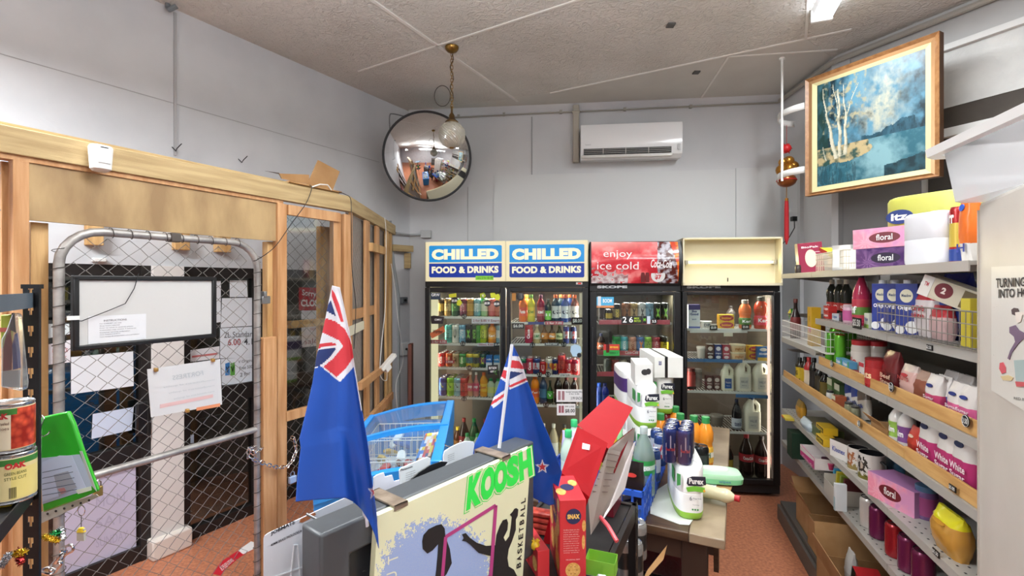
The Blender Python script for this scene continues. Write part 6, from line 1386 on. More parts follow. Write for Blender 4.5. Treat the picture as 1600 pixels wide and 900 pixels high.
# ---- fridge 1, right door
Z = [zf(F1, 855, y) for y in (504, 537.5, 586, 633)]
W_ = 'right door %s shelf, double fridge'
bottles(F1, Z[0], [(817, 'orange fizzy', dict(liq='#e0702a', cap='#e8842a', label='#d8523a', txt='Fanta', h=.225, r=.034)), (830, 'yellow and lime', dict(liq='#c9c43a', cap='#6aa83a', label='#e0c83a', txt='Kiwi', tc='#3a7a2a', h=.225, r=.034)), (845, 'dark red vitamin', dict(liq='#8a2a32', cap='#7a4a5a', label='#b04a4f', txt='iced', h=.225, r=.034)), (856.5, 'small green lime', dict(liq='#1c3020', cap='#1f2a1f', label='#6ac02f', txt='H', h=.19, r=.028, lz=(.1, .5))),
    (868, 'dark sports', dict(liq='#2a3f4a', cap='#e8703a', label='#cdd2d2', txt='G', tc='#2a2a2a', h=.225, r=.034, lz=(.15, .6))), (883, 'blue sports', dict(liq='#2f4a8a', cap='#e8602a', label='#c5cdd6', txt='G', tc='#2a2a2a', h=.225, r=.034, lz=(.15, .6))), (898, 'brown red sports', dict(liq='#6a3a34', cap='#e86a32', label='#d6cfca', txt='G', tc='#2a2a2a', h=.225, r=.034, lz=(.15, .6)))], W_ % 'top', .12, g)
bottles(F1, Z[0], [(823, 'orange back row', dict(liq='#e0702a', cap='#e8842a', label='#d8523a', txt='Fanta', h=.225, r=.034)), (876, 'dark sports back row', dict(liq='#2a3f4a', cap='#e8703a', label='#cdd2d2', txt='G', tc='#2a2a2a', h=.225, r=.034, lz=(.15, .6))), (890, 'blue sports back row', dict(liq='#2f4a8a', cap='#e8602a', label='#c5cdd6', txt='G', tc='#2a2a2a', h=.225, r=.034, lz=(.15, .6)))], W_ % 'top', .22, g)
cans(F1, Z[1], [(826, 'tall red cola', '#b8262f', '#c83a3f', 'Coke', '#ffffff', .155)], W_ % 'second', .11, g, back=1)
bottles(F1, Z[1], [(839, 'clear green labelled glass', dict(liq='#b8a87a', cap='#d9d9c9', label='#d9dcc0', txt='L&P', tc='#2f8a4a', h=.155, r=.03, shape='glass')), (851, 'brown labelled glass', dict(liq='#6a4a2a', cap='#3a3a3a', label='#c9843a', txt='K', h=.155, r=.03, shape='glass')), (862.5, 'brown glass orange labelled', dict(liq='#4a3222', cap='#3a3a2f', label='#d8903a', txt='Bu', h=.155, r=.03, shape='glass')), (874, 'dark glass green labelled', dict(liq='#3a3a22', cap='#4a5a2a', label='#cdd8a0', txt='Bu', tc='#2f6a2f', h=.155, r=.03, shape='glass'))], W_ % 'second', .12, g)
cans(F1, Z[1], [(885, 'blue and silver energy', '#3a4a8a', '#c5cad2', 'RB', '#b02a32', .14, .027), (896, 'navy and silver energy', '#232f5a', '#aab2c4', 'RB', '#b02a32', .14, .027)], W_ % 'second', .12, g, back=1)
cans(F1, Z[2], [(817, 'green and red', '#2f6a3a', '#a83a3a', None, '#fff', .125), (828, 'red cola', '#b8262f', '#c43a3f', 'Coke', '#ffffff', .13), (838, 'blue Pepsi', '#27407a', '#c9ced8', 'P', '#b02a3a', .13), (848.5, 'short red cola', '#b3222c', '#a81f28', 'C', '#e0b0b0', .105), (858, 'white and orange', '#d8d2c4', '#d88a3a', 'F', '#3a5a8a', .13), (867.5, 'navy and red energy', '#232f66', '#b03a42', 'RB', '#e0c040', .125, .029), (877.5, 'tall red', '#bf3a34', '#cf5a4f', 'MOTHER', '#5a1014', .16), (889, 'red vanilla cola', '#c22f3a', '#d0444a', 'Coke', '#f3dada', .125), (900, 'bright red cola', '#c8303a', '#d0444a', 'Coke', '#f3dada', .125)], W_ % 'third', .11, g, back=1)
bottles(F1, Z[3], [(836, 'bright orange juice', dict(liq='#e8861e', cap='#e0601a', label='#d85a2a', txt='Keri', h=.23, r=.035, shape='juice')), (849, 'dark blue sports', dict(liq='#1f3a5a', cap='#2a3a4a', label='#3a6a8a', h=.225, r=.034)), (859.5, 'black and lime V', dict(liq='#1f2f1a', cap='#1a2416', label='#4fa83a', txt='V', h=.19, r=.026, shape='glass')), (872, 'dark cola', dict(liq='#1e1614', cap='#3a1a1c', label='#5a2a2f', h=.225, r=.034)), (885, 'dark cola red labelled', dict(liq='#2a1816', cap='#7a2a34', label='#a06a6f', h=.225, r=.034)), (898, 'maroon cola pink labelled', dict(liq='#2a1816', cap='#8a3a44', label='#a87a7f', h=.225, r=.034))], W_ % 'fourth', .12, g)
bottles(F1, zf0, [(849, 'large amber cola', dict(liq='#5a2f22', cap='#cfcfcf', label='#8a4a3a', h=.33, r=.045, shape='big')), (865, 'large clear soda', dict(liq='#a89f86', cap='#d9d9d0', label='#cdd0cc', h=.33, r=.045, shape='big')), (882, 'large yellow lemonade', dict(liq='#b8963a', cap='#3f3f3f', label='#d8c88a', h=.33, r=.045, shape='big')), (898, 'large pale soda', dict(liq='#8f8f78', cap='#9a9a9a', label='#bfc0b0', h=.33, r=.045, shape='big')), (833, 'large dark cola', dict(liq='#1c1412', cap='#8f1a1f', label='#8a1a22', txt='Cola', h=.33, r=.045, shape='big'))], 'right door floor, double fridge', .22, g)
# ---- fridge 3
g = 'drinks in the red headed fridge'; W_ = '%s shelf, red headed fridge'
Z = [zf(F3, 990, y) for y in (504, 554, 586)]
cans(F3, Z[0], [(939, 'black', '#22201f', '#3a3432', None, '#fff', .145), (951, 'black and yellow', '#2a2720', '#b09a2a', None, '#fff', .10), (964, 'black and gold', '#2a2622', '#8a7a4a', 'ROCK', '#e0c84a', .145), (979, 'copper brown', '#8a5a42', '#a06a4a', 'M', '#3a2018', .155), (990, 'golden', '#a88a5a', '#bfa274', 'M', '#4a3a22', .155), (1003, 'white and grey', '#c4c7c7', '#d6d8d6', 'M', '#4a4a4a', .155), (1015, 'pale blue', '#6f98b0', '#7fa8bf', 'M', '#3a5a6a', .155), (1027, 'black with green mark', '#1f2420', '#191d1a', 'M', '#8fcf4a', .155), (1039, 'matt black', '#1c211d', '#171b18', 'M', '#7ab84a', .155)], W_ % 'top', .12, g, back=1)
cans(F3, Z[1], [(964, 'bright green', '#2f8a4a', '#47a860', 'V', '#10301a', .14), (975, 'turquoise', '#4fb0bc', '#7cc8ce', 'MON', '#f0f0f0', .14), (988, 'peach pink', '#cf9078', '#dba890', 'MON', '#8a4a3a', .14), (1001, 'blue', '#3f70a8', '#5a8ac0', 'M', '#d8803a', .14), (1012, 'lime green', '#8ac040', '#a4d058', 'LIVE+', '#22381a', .14), (1025, 'red', '#b03a48', '#c04f5a', 'LIVE+', '#f0d0d0', .14), (1038, 'black and yellow', '#2a2612', '#d0b82a', 'LIVE+', '#1a1810', .14)], W_ % 'second', .11, g, back=1)
bottles(F3, Z[1], [(939, 'dark iced coffee', dict(liq='#3a2a24', cap='#27335a', label='#a85a3a', txt='AN', h=.16, r=.033))], W_ % 'second', .11, g)
cans(F3, Z[2], [(949, 'grey patterned', '#6a6f6a', '#4a4f4a', None, '#fff', .115), (961, 'dull red', '#a04a48', '#8a3a3a', None, '#fff', .115), (973, 'beige speckled', '#a89f86', '#c0b898', None, '#fff', .115), (985, 'black with yellow print', '#25231d', '#4a4626', 'xx', '#d8c83a', .115), (998, 'olive green', '#8a9a3a', '#a0b04a', None, '#fff', .115), (1012, 'dark brown', '#3a2f2a', '#4a3a34', None, '#fff', .115), (1026, 'grey', '#5a5652', '#6a6662', None, '#fff', .115), (1040, 'brown orange', '#8a4a2a', '#a8602f', None, '#fff', .115)], W_ % 'third', .12, g)
bottles(F3, zf(F3, 940, 640), [(936, 'white capped blue', dict(liq='#2a3f8a', cap='#2f5ac0', label='#27408a', h=.2, r=.036)), (945, 'dark blue detergent', dict(liq='#1f2f8a', cap='#1f2a6a', label='#27408a', h=.2, r=.036))], W_ % 'fourth', .12, g)
# ---- fridge 4
g = 'dairy and drinks in the rightmost fridge'; W_ = '%s shelf, rightmost fridge'
Z = [zf(F4, 1140, y) for y in (514, 563.5, 612, 675)]
put(F4, 1083, Z[0], .10, 'sogood', box_maker(.09, .07, .19, '#d3d6da', [('r', 0, .78, 1, 1, '#4a3f78'), ('t', 'So', .5, .72, .45, .1, '#2a3470', .05), ('t', 'Good', .5, .6, .72, .1, '#2a3470', .05), ('t', 'SOY', .5, .38, .4, .06, '#2a3470'), ('r', 0, .0, 1, .08, '#4a5aa0')], top='#4a3f78'), 'milk_carton', 'carton', 'white and purple So Good soy milk carton', W_ % 'top', g)
put(F4, 1103, Z[0], .14, 'smalltub', tub_maker('#c9c9c4', '#e0e0dc', .042, .055, 'DIP', '#5a6a7a'), 'food_tub', 'tub', 'small white dip tub', W_ % 'top', g)
put(F4, 1142, Z[0], .3, 'greybottle', bottle_maker('#6a6460', '#4a4644', None, h=.17, r=.035), 'drink_bottle', 'bottle', 'grey bottle at the back', W_ % 'top', g)
bt = box_maker(.115, .06, .055, '#d9b23a', [('o', .5, .5, .46, .42, '#a8324a'), ('t', 'butter', .5, .5, .66, .34, '#e8b03a', .04)], side='#d8a030')
for k in range(2): put(F4, 1133.5, Z[0]+.0555*k, .12, 'butter', bt, 'butter_block', 'butter', 'yellow wrapped butter block, %s of the stacked pair' % ('lower', 'upper')[k], W_ % 'top', g)
jg = lambda c, l, cap, t_, lc, h=.245: jug_maker(c, cap, l, h, .098, .09, t_, lc)
put(F4, 1164, Z[0], .13, 'oj1', bottle_maker('#d8784a', '#b0b0a8', '#4f7a3a', 'Keri', h=.225, r=.046, shape='juice', lz=(.14, .38)), 'juice_bottle', 'bottle', 'large orange juice bottle with green label', W_ % 'top', g)
put(F4, 1189, Z[0], .12, 'oj2', bottle_maker('#c0503a', '#5a5a52', '#d8485a', 'Keri', h=.25, r=.052, shape='juice', lz=(.12, .42)), 'juice_bottle', 'bottle', 'large red orange juice bottle with pink label', W_ % 'top', g)
put(F4, 1096, Z[1], .16, 'mug4', tub_maker('#a8a49c', '#bdb9b0', .036, .095), 'food_tub', 'tub', 'grey white cream tub', W_ % 'second', g)
for px, c, c2, n, t_ in ((1108.5, '#4a2f2a', '#d8cfc4', 'dark brown', 'choc'), (1121, '#2f3f78', '#dde0e6', 'navy blue', 'Original'), (1133.5, '#b04058', '#e6d6d8', 'pink', 'straw')):
    put(F4, px, Z[1], .12, ('ctn', c), box_maker(.052, .05, .12, c, [('o', .5, .72, .34, .14, c2), ('t', t_, .5, .4, .8, .1, '#ffffff'), ('o', .5, .16, .36, .1, c2)], top='#d8d8d4'), 'milk_carton', 'carton', n + ' flavoured milk carton', W_ % 'second', g)
for k in range(2): put(F4, 1152, Z[1]+.062*k, .12, 'yog', tub_maker('#e6c8a0', '#d9cfb0', .058, .061, 'yoghurt', '#b06a2a'), 'yoghurt_tub', 'tub', 'yellow yoghurt tub, %s of two stacked' % ('lower', 'upper')[k], W_ % 'second', g)
for k in range(2): put(F4, 1179, Z[1]+.0555*k, .16, 'butter', None, 'butter_block', 'butter', 'yellow wrapped butter block, %s of the right hand pair' % ('lower', 'upper')[k], W_ % 'second', g)
put(F4, 1191, Z[1], .09, 'feta', box_maker(.085, .04, .11, '#3f74b0', [('o', .5, .8, .32, .12, '#e8e8e0'), ('t', 'EDAM', .5, .5, .7, .14, '#ffffff', .04), ('r', 0, 0, 1, .24, '#d8b44a')]), 'cheese_pack', 'cheese', 'blue cheese pack', W_ % 'second', g)
put(F4, 1079, Z[2], .12, 'rj', jar_maker('#8a2f2a', '#5a2a26', .038, .17, '#9a3a34'), 'sauce_jar', 'jar', 'dark red sauce jar', W_ % 'third', g)
put(F4, 1090, Z[2], .2, 'gj', jar_maker('#7a726a', '#9a948c', .034, .15), 'glass_jar', 'jar', 'grey glass jar', W_ % 'third', g)
for px in (1107, 1119): put(F4, px, Z[2], .13, 'cl', box_maker(.05, .05, .11, '#5a3230', [('o', .5, .72, .36, .15, '#cfc4bc'), ('t', 'choc', .5, .45, .7, .1, '#e0d8d0'), ('o', .5, .2, .36, .12, '#cfc4bc')], top='#4a2a2a'), 'milk_carton', 'carton', 'small brown chocolate milk carton', W_ % 'third', g)
put(F4, 1135.5, Z[2], .12, 'j1', jug_maker('#e9e5ce', '#d8d8d0', '#2f5aa0', .205, .092, .09, 'Meadow', '#f0f0f0'), 'milk_jug', 'milk jug', 'smaller milk jug with a blue label', W_ % 'third', g)
put(F4, 1160, Z[2], .12, 'j2', jug_maker('#ebe7d4', '#e0e0d8', '#d3d2c8', .235, .118, .1, 'VALUE', '#33406a'), 'milk_jug', 'milk jug', 'white milk jug, the middle one', W_ % 'third', g)
put(F4, 1188, Z[2], .11, 'j2', None, 'milk_jug', 'milk jug', 'white milk jug, the right hand one', W_ % 'third', g)
put(F4, 1174, Z[3], .12, 'j3', jug_maker('#ebe7d4', '#1f2a55', '#d3d2c8', .262, .125, .1, 'VALUE', '#33406a'), 'milk_jug', 'milk jug', 'white milk jug with a navy cap', W_ % 'fourth', g)
bottles(F4, Z[3], [(1151, 'black wine', dict(liq='#1a1a20', cap='#1f2a4a', label='#c5ccd8', txt='tonic', tc='#2a3a6a', h=.245, r=.037, shape='big', lz=(.05, .4)))], W_ % 'fourth', .12, g)
put(F4, 1120, Z[3], .22, 'gp', tub_maker('#6a645c', '#8f8980', .05, .09), 'food_tub', 'tub', 'grey bowl with a lid', W_ % 'fourth', g)
bottles(F4, zf0, [(1083, 'large green Sprite', dict(liq='#1f4a34', cap='#2f6a44', label='#4a8a5a', txt='Sprite', h=.33, r=.048, shape='big')), (1139, 'small dark yellow labelled', dict(liq='#1f1a16', cap='#2a2622', label='#b89a3a', h=.24, r=.034)), (1166, 'large Coca-Cola, left one,', dict(liq='#241412', cap='#b8323a', label='#b02a34', txt='Coca-Cola', h=.335, r=.054, shape='big', lz=(.38, .56))), (1190, 'large Coca-Cola, right one,', dict(liq='#241412', cap='#3a3230', label='#b23a40', txt='Coca-Cola', h=.325, r=.054, shape='big', lz=(.36, .54)))], 'floor of the rightmost fridge', .12, g)
mb = MB(); mb.prism(F4.poly([(1108, 694), (1137, 690), (1137, 722), (1110, 718)], .2), (0, .004, 0)); o = mb.build('plastic_divider', C('#9a9287', .5)); o.location = F4.loc; o.rotation_euler[2] = F4.a; tag(o, 'grey card leaning inside the rightmost fridge above the colas', 'card')

# ================================================================= RIGHT SHELVES
g = 'groceries on the right shelving'
def S(px, z, d, key, maker, name, cat, desc, where, rz=0, tilt=None, sc_=None): return put(SHF, px, z if not isinstance(z, str) else ZS[z], d, key, maker, name, cat, desc, where, g, rz, tilt, sc_)
def ART(F_, w, h, y, fn, name, parent, n=48):
    mb = MB(); mb.grid(lambda u, v: (-w/2+w*u, y, h*v), n, n, fn); return mb.build(name, vcol('carton_print', .35), parent, smooth=False)
def floral(c_bg, c_a, c_b, ov):
    def f(o):
        w, d, h = .235, .115, .085
        mb = MB(); mb.box(-w/2, w/2, -d/2, d/2, 0, h); mb.build('carton', C(ov[1], .4), o, bevel=.0015)
        def art(u, v):
            n1 = N(u*3, v*1.2, 2, 7); a = math.atan2(v-.3, (u-.2)*2.6); rr = math.hypot((u-.2)*2.6, v-.3); pet = .5+.5*math.sin(a*11+rr*2)
            c = mixc(lin(c_a), lin(c_b), pet*.6+n1); c = mixc(c, lin(c_bg), min(1, rr*.55+n1))
            return c
        ART(None, w, h, -d/2-.0007, art, 'flower_print', o)
        mb = MB(); mb.grid(lambda u, v: (-w/2-.0007, d/2-d*u, h*v), 10, 10, lambda u, v: mixc(lin(c_a), lin(c_b), u)); mb.build('end_print', vcol('carton_print', .35), o)
        mb = MB(); mb.disc((-.0, -d/2-.0012, h*.5), (1, 0, 0), (0, 0, 1), w*.24, h*.27); mb.disc((w/2+.0008, 0, h*.5), (0, 1, 0), (0, 0, 1), d*.14, h*.22); mb.build('oval_print', C(ov[0], .4), o)
        mb = MB(); mb.text('floral', (0, -d/2-.0018, h*.52), (1, 0, 0), (0, 0, 1), w*.25, h*.3, bold=.01); mb.build('lettering', WHITE, o)
    return f
tw = 'top shelf above the cartons'
S(1397, 'top', .10, 'fl2', floral('#42245a', '#5a3a6a', '#a07aa8', ('#2a2238', '#3a2a44')), 'tissue_box', 'tissue box', 'dark purple floral tissue box', tw, rz=R(38))
o = S(1392, ZS['top']+.088, .10, 'fl1', floral('#c98ab0', '#e08aa0', '#f0b8c0', ('#6a1f2a', '#a878a8')), 'tissue_box', 'tissue box', 'pink floral tissue box lying on the purple one', tw, rz=R(46), tilt=(0, R(-1)))
S(1267, 'top', .17, 'bp', box_maker(.15, .06, .215, '#8f1f3f', [('t', 'BioPak', .5, .86, .7, .06, '#f0e0e0'), ('r', .62, .68, .95, .7, '#e0b8c0'), ('r', .62, .6, .95, .62, '#e0b8c0'), ('o', .5, .5, .24, .28, '#e8d2bc')], side='#cdb894', top='#b8a27a'), 'carton_box', 'box', 'maroon and kraft carton standing at the back', tw, rz=R(92), tilt=(0, R(-5)))
basket(1275, 1318, 'top', .10, .02, .2, 'small white wire basket on the top shelf', C('#d9cdb8', .5), pitch=.011)
def wb_maker(o):
    w, d, h = .16, .16, .125
    for nm, seg in (('front', (-w/2, w/2, -d/2, -d/2+.003)), ('back', (-w/2, w/2, d/2-.003, d/2)), ('side', (-w/2, -w/2+.003, -d/2, d/2)), ('side', (w/2-.003, w/2, -d/2, d/2))):
        mb = MB(); a = seg
        if nm == 'front':
            mb.box(a[0], a[1], a[2], a[3], h*.84, h); mb.box(a[0], a[1], a[2], a[3], 0, h*.12); mb.box(a[0], a[0]+w*.2, a[2], a[3], 0, h); mb.box(a[1]-w*.12, a[1], a[2], a[3], 0, h); mb.box(a[0]+w*.5, a[1], a[2], a[3], h*.3, h)
        else: mb.box(a[0], a[1], a[2], a[3], 0, h)
        mb.build(nm, WHITE, o)
    mb = MB(); mb.box(-w/2, w/2, -d/2, d/2, 0, .004); mb.build('bottom', WHITE, o)
S(1340, 'top', .10, 'pb', wb_maker, 'plastic_basket', 'basket', 'white plastic basket with cut-out front', tw, rz=R(50))
S(1300, ZS['top']+.10, .11, 'yp', box_maker(.13, .07, .02, '#c9c82a', [('r', 0, 0, .5, 1, '#b8302a')], side='#b03a2a'), 'snack_packet', 'packet', 'yellow and red packet tilted over the small baskets', tw, rz=R(20), tilt=(0, R(24)))
S(1302, ZS['top']+.03, .14, 'wp', box_maker(.09, .03, .12, '#dccfd0', [('o', .75, .8, .1, .1, '#c86a4a')]), 'snack_packet', 'packet', 'white box standing in the small wire basket', tw, tilt=(0, R(4)))
S(1468, 'top', .10, 'tr8', rolls_maker(2, 2, 2, .042, .092, '#dadbe0', '#dadbe0', False, True), 'toilet_roll_pack', 'toilet rolls', 'plain white toilet roll pack', tw, rz=R(20))
def yl(o):
    rolls_maker(2, 1, 1, .08, .30, '#bcbc58', '#bcbc58', False, True)(o)
    mb = MB(); mb.disc((-.09, -.0835, .215), (1, 0, 0), (0, 0, 1), .05, .03, off=(0, .002, 0)); l = mb.build('brand_oval', C('#1f3470', .4), o); mb = MB(); mb.text('itz', (-.09, -.0845, .215), (1, 0, 0), (0, 0, 1), .06, .03, bold=.04); mb.build('lettering', WHITE, l)
S(1463, 'top', .235, 'yl', yl, 'paper_towel_pack', 'paper towels', 'yellow paper towel pack behind the white rolls', tw, rz=R(40))
def cc(o):
    can_maker('#a82a2a', '#c9b04a', None, '#fff', .19, .04, '#a03a3a')(o); mb = MB(); mb.textcyl('arr', .0412, .15, .03, .05, bold=.04); mb.build('lettering', WHITE, o); mb = MB(); mb.lathe([(.0405, .01), (.0405, .05)], 22, cap=False); mb.build('blue_band', C('#27408a', .4), o)
S(1498, 'top', .10, 'cc', cc, 'spray_can', 'can', 'tall red and blue tin', tw, sc_=(.6, .6, 1))
S(1517, 'top', .07, 'hb', bag_maker(.055, .05, .24, '#e8e4e0', '#e0702a', 'H', '#2a3f9a', .25, '#2f5ac0'), 'detergent_bag', 'bag', 'orange and blue bag beside the cupboard', tw)
S(1247, 'top', .07, 'kn', jar_maker('#3a2f2a', '#2a2220', .018, .06), 'small_ornament', 'ornament', 'small dark ornament', 'top shelf, left end by the fridge')
aw = 'upper shelf'
for i, px in enumerate((1300, 1312, 1323)): S(px, 'A', .15, 'sb', bottle_maker(liq='#2c2f28', cap='#cfcfc0', label='#b8352f', txt='BBQ', h=.215, r=.03, lz=(.2, .4)), 'sauce_bottle', 'bottle', 'dark sauce bottle with red label', aw + ', left end')
for i, (px, dz) in enumerate(((1297, 0), (1297, .036), (1311, 0))): S(px, ZS['A']+dz, .07, ('tp', i % 3 == 2), box_maker(.08, .04, .035, '#c2302f' if i < 2 else '#cfd8e2', [('t', 'Colgate', .5, .5, .8, .5, '#ffffff' if i < 2 else '#3a6aa8')]), 'toothpaste_box', 'toothpaste', ('red toothpaste box', 'red toothpaste box on top of another', 'white and blue toothpaste box')[i], aw + ', left end')
S(1318, 'A', .06, 'dk', box_maker(.03, .03, .045, '#2a2834', [('t', 'nic', .5, .6, .6, .3, '#c05a8a')]), 'small_box', 'box', 'small black box with pink print', aw + ', left end')
S(1328, 'A', .07, 'pk', jar_maker('#d9b4c4', '#cdb6bd', .030, .09, '#c05a94'), 'cosmetic_jar', 'jar', 'pink and white jar', aw + ' beside the red bottles')
jf = bottle_maker(liq='#a82f4f', cap='#2a2030', label='#b83a4a', txt='Jif', h=.245, r=.036, lz=(.05, .5), shape='big', lmid='#5f8a3a')
S(1346, 'A', .06, 'jif', jf, 'cleaner_bottle', 'bottle', 'tall pink cleaner bottle', aw + ' beside the price plate')
S(1365, 'A', .13, 'jf2', box_maker(.07, .05, .15, '#b8302f', [('t', 'Jif', .5, .62, .7, .2, '#ffffff', .04), ('r', 0, 0, 1, .25, '#6f9a3a')]), 'cleaner_box', 'box', 'red Jif pack', aw + ' beside the price plate')
S(1362, 'A', .04, 'pd', box_maker(.045, .04, .065, '#d2d6c6', [('t', 'Palm', .5, .6, .7, .24, '#3a4a8a'), ('r', 0, 0, 1, .25, '#8ab04a')]), 'soap_box', 'box', 'small white soap box', aw + ' beside the price plate')
mk = box_maker(.07, .07, .195, '#23368a', [('o', .5, .76, .3, .13, '#d9d6bc'), ('t', 'Meadow', .5, .77, .44, .06, '#3a4a6a'), ('t', 'Original', .5, .52, .8, .1, '#ffffff', .04), ('o', .75, .16, .3, .12, '#e6e6e6'), ('o', .2, .1, .22, .08, '#e6e6e6')], top='#e0e0e4', cap=(-.15, '#e0e2e4'))
for px, dd in ((1384, .06), (1403, .075), (1424, .06), (1399, .2), (1445, .2)): S(px, 'A', dd, 'mk', mk, 'milk_carton', 'carton', 'blue Original milk carton', 'wire basket, upper shelf', rz=R(42))
S(1452, 'A', .08, 'wr', bag_maker(.12, .07, .18, '#d8d0d0', '#b0262f', 'one|size', '#b8303a', .75), 'powder_bag', 'bag', 'white bag with red lettering and red top', 'wire basket, upper shelf')
S(1474, 'A', .07, 'rw', bag_maker(.10, .06, .12, '#c9a9a9', '#b8323a', None, '#fff', .6), 'powder_bag', 'bag', 'red and white crumpled bag', 'wire basket, upper shelf')
S(1497, 'A', .12, 'nb', bag_maker(.17, .08, .23, '#2a3f8a', '#1f2a80', None, '#fff', .6, '#cfd6e0', gloss=.15), 'detergent_bag', 'bag', 'shiny navy blue bag', 'wire basket, upper shelf')
S(1483, ZS['A']+.13, .05, 'ct', box_maker(.17, .055, .07, '#c9c2ae', [('o', .42, .55, .16, .36, '#6a1f2a'), ('t', '2', .42, .55, .08, .3, '#e6d8d0', .05), ('r', 0, .0, .2, 1, '#d9d6d0'), ('t', 'TM', .1, .6, .08, .2, '#b8404a'), ('r', .74, .1, 1, .9, '#6a5a3a')], top='#dcd6c8'), 'food_carton', 'carton', 'cream carton with maroon circle lying tilted', 'wire basket, upper shelf', rz=R(32), tilt=(0, R(22)))
S(1524, 'A', .05, 'yb', box_maker(.045, .05, .15, '#c8b83a'), 'food_carton', 'carton', 'yellow pack', 'wire basket, upper shelf, beside the cupboard')
# left bay upper
lw = 'left shelf beside the fridge'
S(1243, ZS['L']+.03, .09, 'gt', box_maker(.07, .04, .17, '#3a7a34', [('r', 0, .84, 1, 1, '#d0c83a'), ('o', .5, .5, .34, .2, '#8fa8cf')]), 'biscuit_packet', 'packet', 'green packet tilted in the white basket', lw, tilt=(0, R(-26)))
S(1272, ZS['L']+.005, .05, 'yb2', box_maker(.075, .05, .23, '#d3a82a', [('o', .5, .7, .2, .08, '#b8902a'), ('r', .3, .36, .9, .5, '#c8462a')]), 'wrap_box', 'box', 'tall yellow box in the white basket', lw)
S(1243, 'L', .06, 'wb2', bottle_maker(liq='#2a1a18', cap='#6a2f2a', label='#7a2a2a', h=.27, r=.032, shape='glass'), 'sauce_bottle', 'bottle', 'dark bottle with reddish cap', lw)
S(1283, ZS['L']+.005, .09, 'or', jar_maker('#8a4a2a', '#c8452a', .022, .15), 'spice_jar', 'jar', 'orange brown tube in the white basket', lw)
# B
bw = 'middle shelf'
for i, (px, dd) in enumerate(((1298, .05), (1305, .07), (1313, .05), (1304, .15), (1313, .15), (1322, .15), (1330, .17))): S(px, 'B', dd, 'gc', can_maker('#5fae2f', None, 'V', '#141a12', .18, .026, '#b02f2a'), 'spray_can', 'can', 'green spray can with red top' if dd < .1 else 'green spray can in the rear row', bw)
for i, (px, dz) in enumerate(((1317, 0), (1317, .036), (1328, 0), (1328, .036), (1336, 0))): S(px, ZS['B']+dz, .03, ('tb', i % 2), box_maker(.075, .035, .035, '#bf2f36' if i % 2 == 0 else '#5a9ac0', [('t', 'Colgate', .4, .5, .7, .5, '#ffffff'), ('r', .8, 0, 1, 1, '#3f9a6a')]), 'toothpaste_box', 'toothpaste', ('red' if i % 2 == 0 else 'blue') + ' toothpaste box', bw)
for px in (1346, 1370): S(px, 'B', .09 if px < 1350 else .15, 'vt', jar_maker('#c9bfb4', '#b82a30', .042, .17, '#cfc6bc', 'Milo', '#b0282a', .14, .92), 'plastic_jar', 'jar', 'tall white jar with red lid', bw)
S(1352, 'B', .03, 'wbx', box_maker(.05, .03, .09, '#d6d2d2', [('r', 0, .8, 1, 1, '#b8303a'), ('t', 'fix', .5, .4, .6, .25, '#3a4a8a')]), 'medicine_box', 'box', 'small white box with red top', bw)
S(1371, 'B', .04, 'rt', jar_maker('#9a1f22', '#7a1a1c', .044, .125, '#a82a28', 'nuts', '#e8c8a0', .06, .98), 'food_tin', 'tin', 'red tin with nut pictures', bw)
def brb(w, h, c, t1, split, tc, txt, logo=None): return bag_maker(w, .06, h, c, t1, txt, tc, split, logo, gloss=.2)
S(1397, 'B', .06, 'mb', brb(.12, .17, '#5a1f22', '#6a2426', .5, '#d9b8a0', 'Beef|Stew'), 'snack_bag', 'bag', 'dark maroon bag with cream lettering', bw)
S(1426, 'B', .06, 'pb1', brb(.11, .135, '#cfa8a0', '#c9b8b0', .8, '#b03a3a', 'NUTS', '#b03038'), 'snack_bag', 'bag', 'pale pink snack bag with red logo', bw)
S(1446, 'B', .07, 'pb2', brb(.10, .125, '#8a5240', '#a88a7a', .7, '#d9c0a8', None), 'snack_bag', 'bag', 'brown see-through snack bag', bw)
for px, c, n in ((1466, '#c0446f', 'pink'), (1479, '#3a4a8a', 'blue'), (1503, '#cf5f90', 'light pink'), (1521, '#cf5f90', 'light pink')): S(px, 'B', .055 if px != 1479 else .075, ('sg', c), bag_maker(.088, .055, .13, c, '#d9d3cf', 'Sugar', '#f0e0e6', .5, '#27357a'), 'sugar_bag', 'sugar bag', 'small ' + n + ' and white sugar bag', bw)
for px in (1490, 1512): S(px, 'B', .15, ('sg', '#c0446f'), None, 'sugar_bag', 'sugar bag', 'pink and white sugar bag in the rear', bw)
# C
cw = 'lower left shelf'
for px, c, l, n, hh in ((1250, '#2a2418', '#d0b02a', 'black and yellow', .15), (1258, '#2a2418', '#c9a82a', 'dark yellow labelled', .17), (1264, '#a82a2a', '#d8c8b0', 'red', .19), (1272, '#191716', '#2a2624', 'black', .19), (1281, '#1c1a18', '#3a3428', 'black gold labelled', .17), (1289, '#1c1a18', '#6a5a2a', 'dark spice', .14)):
    S(px, 'C', .07 if px != 1264 else .05, ('cb', c, l), bottle_maker(liq=c, cap='#1a1a1a' if c != '#a82a2a' else '#b82a2a', label=l, txt='MAG' if l == '#d0b02a' else None, tc='#1a1a1a', h=hh, r=.027, lz=(.1, .6)), 'sauce_bottle', 'bottle', n + ' sauce bottle', cw)
for px, c, n, w, h in ((1304, '#5f7a4a', 'green and white', .07, .12), (1316, '#46603a', 'dark green', .07, .11), (1311, '#a8583a', 'orange green', .05, .07)): S(px, 'C', .09 if px != 1311 else .04, ('gb', c), box_maker(w, .05, h, c, [('r', 0, .7, 1, 1, '#d0d2b8'), ('t', 'tea', .5, .4, .6, .2, '#e8e8d8')]), 'tea_box', 'box', n + ' tea box', cw)
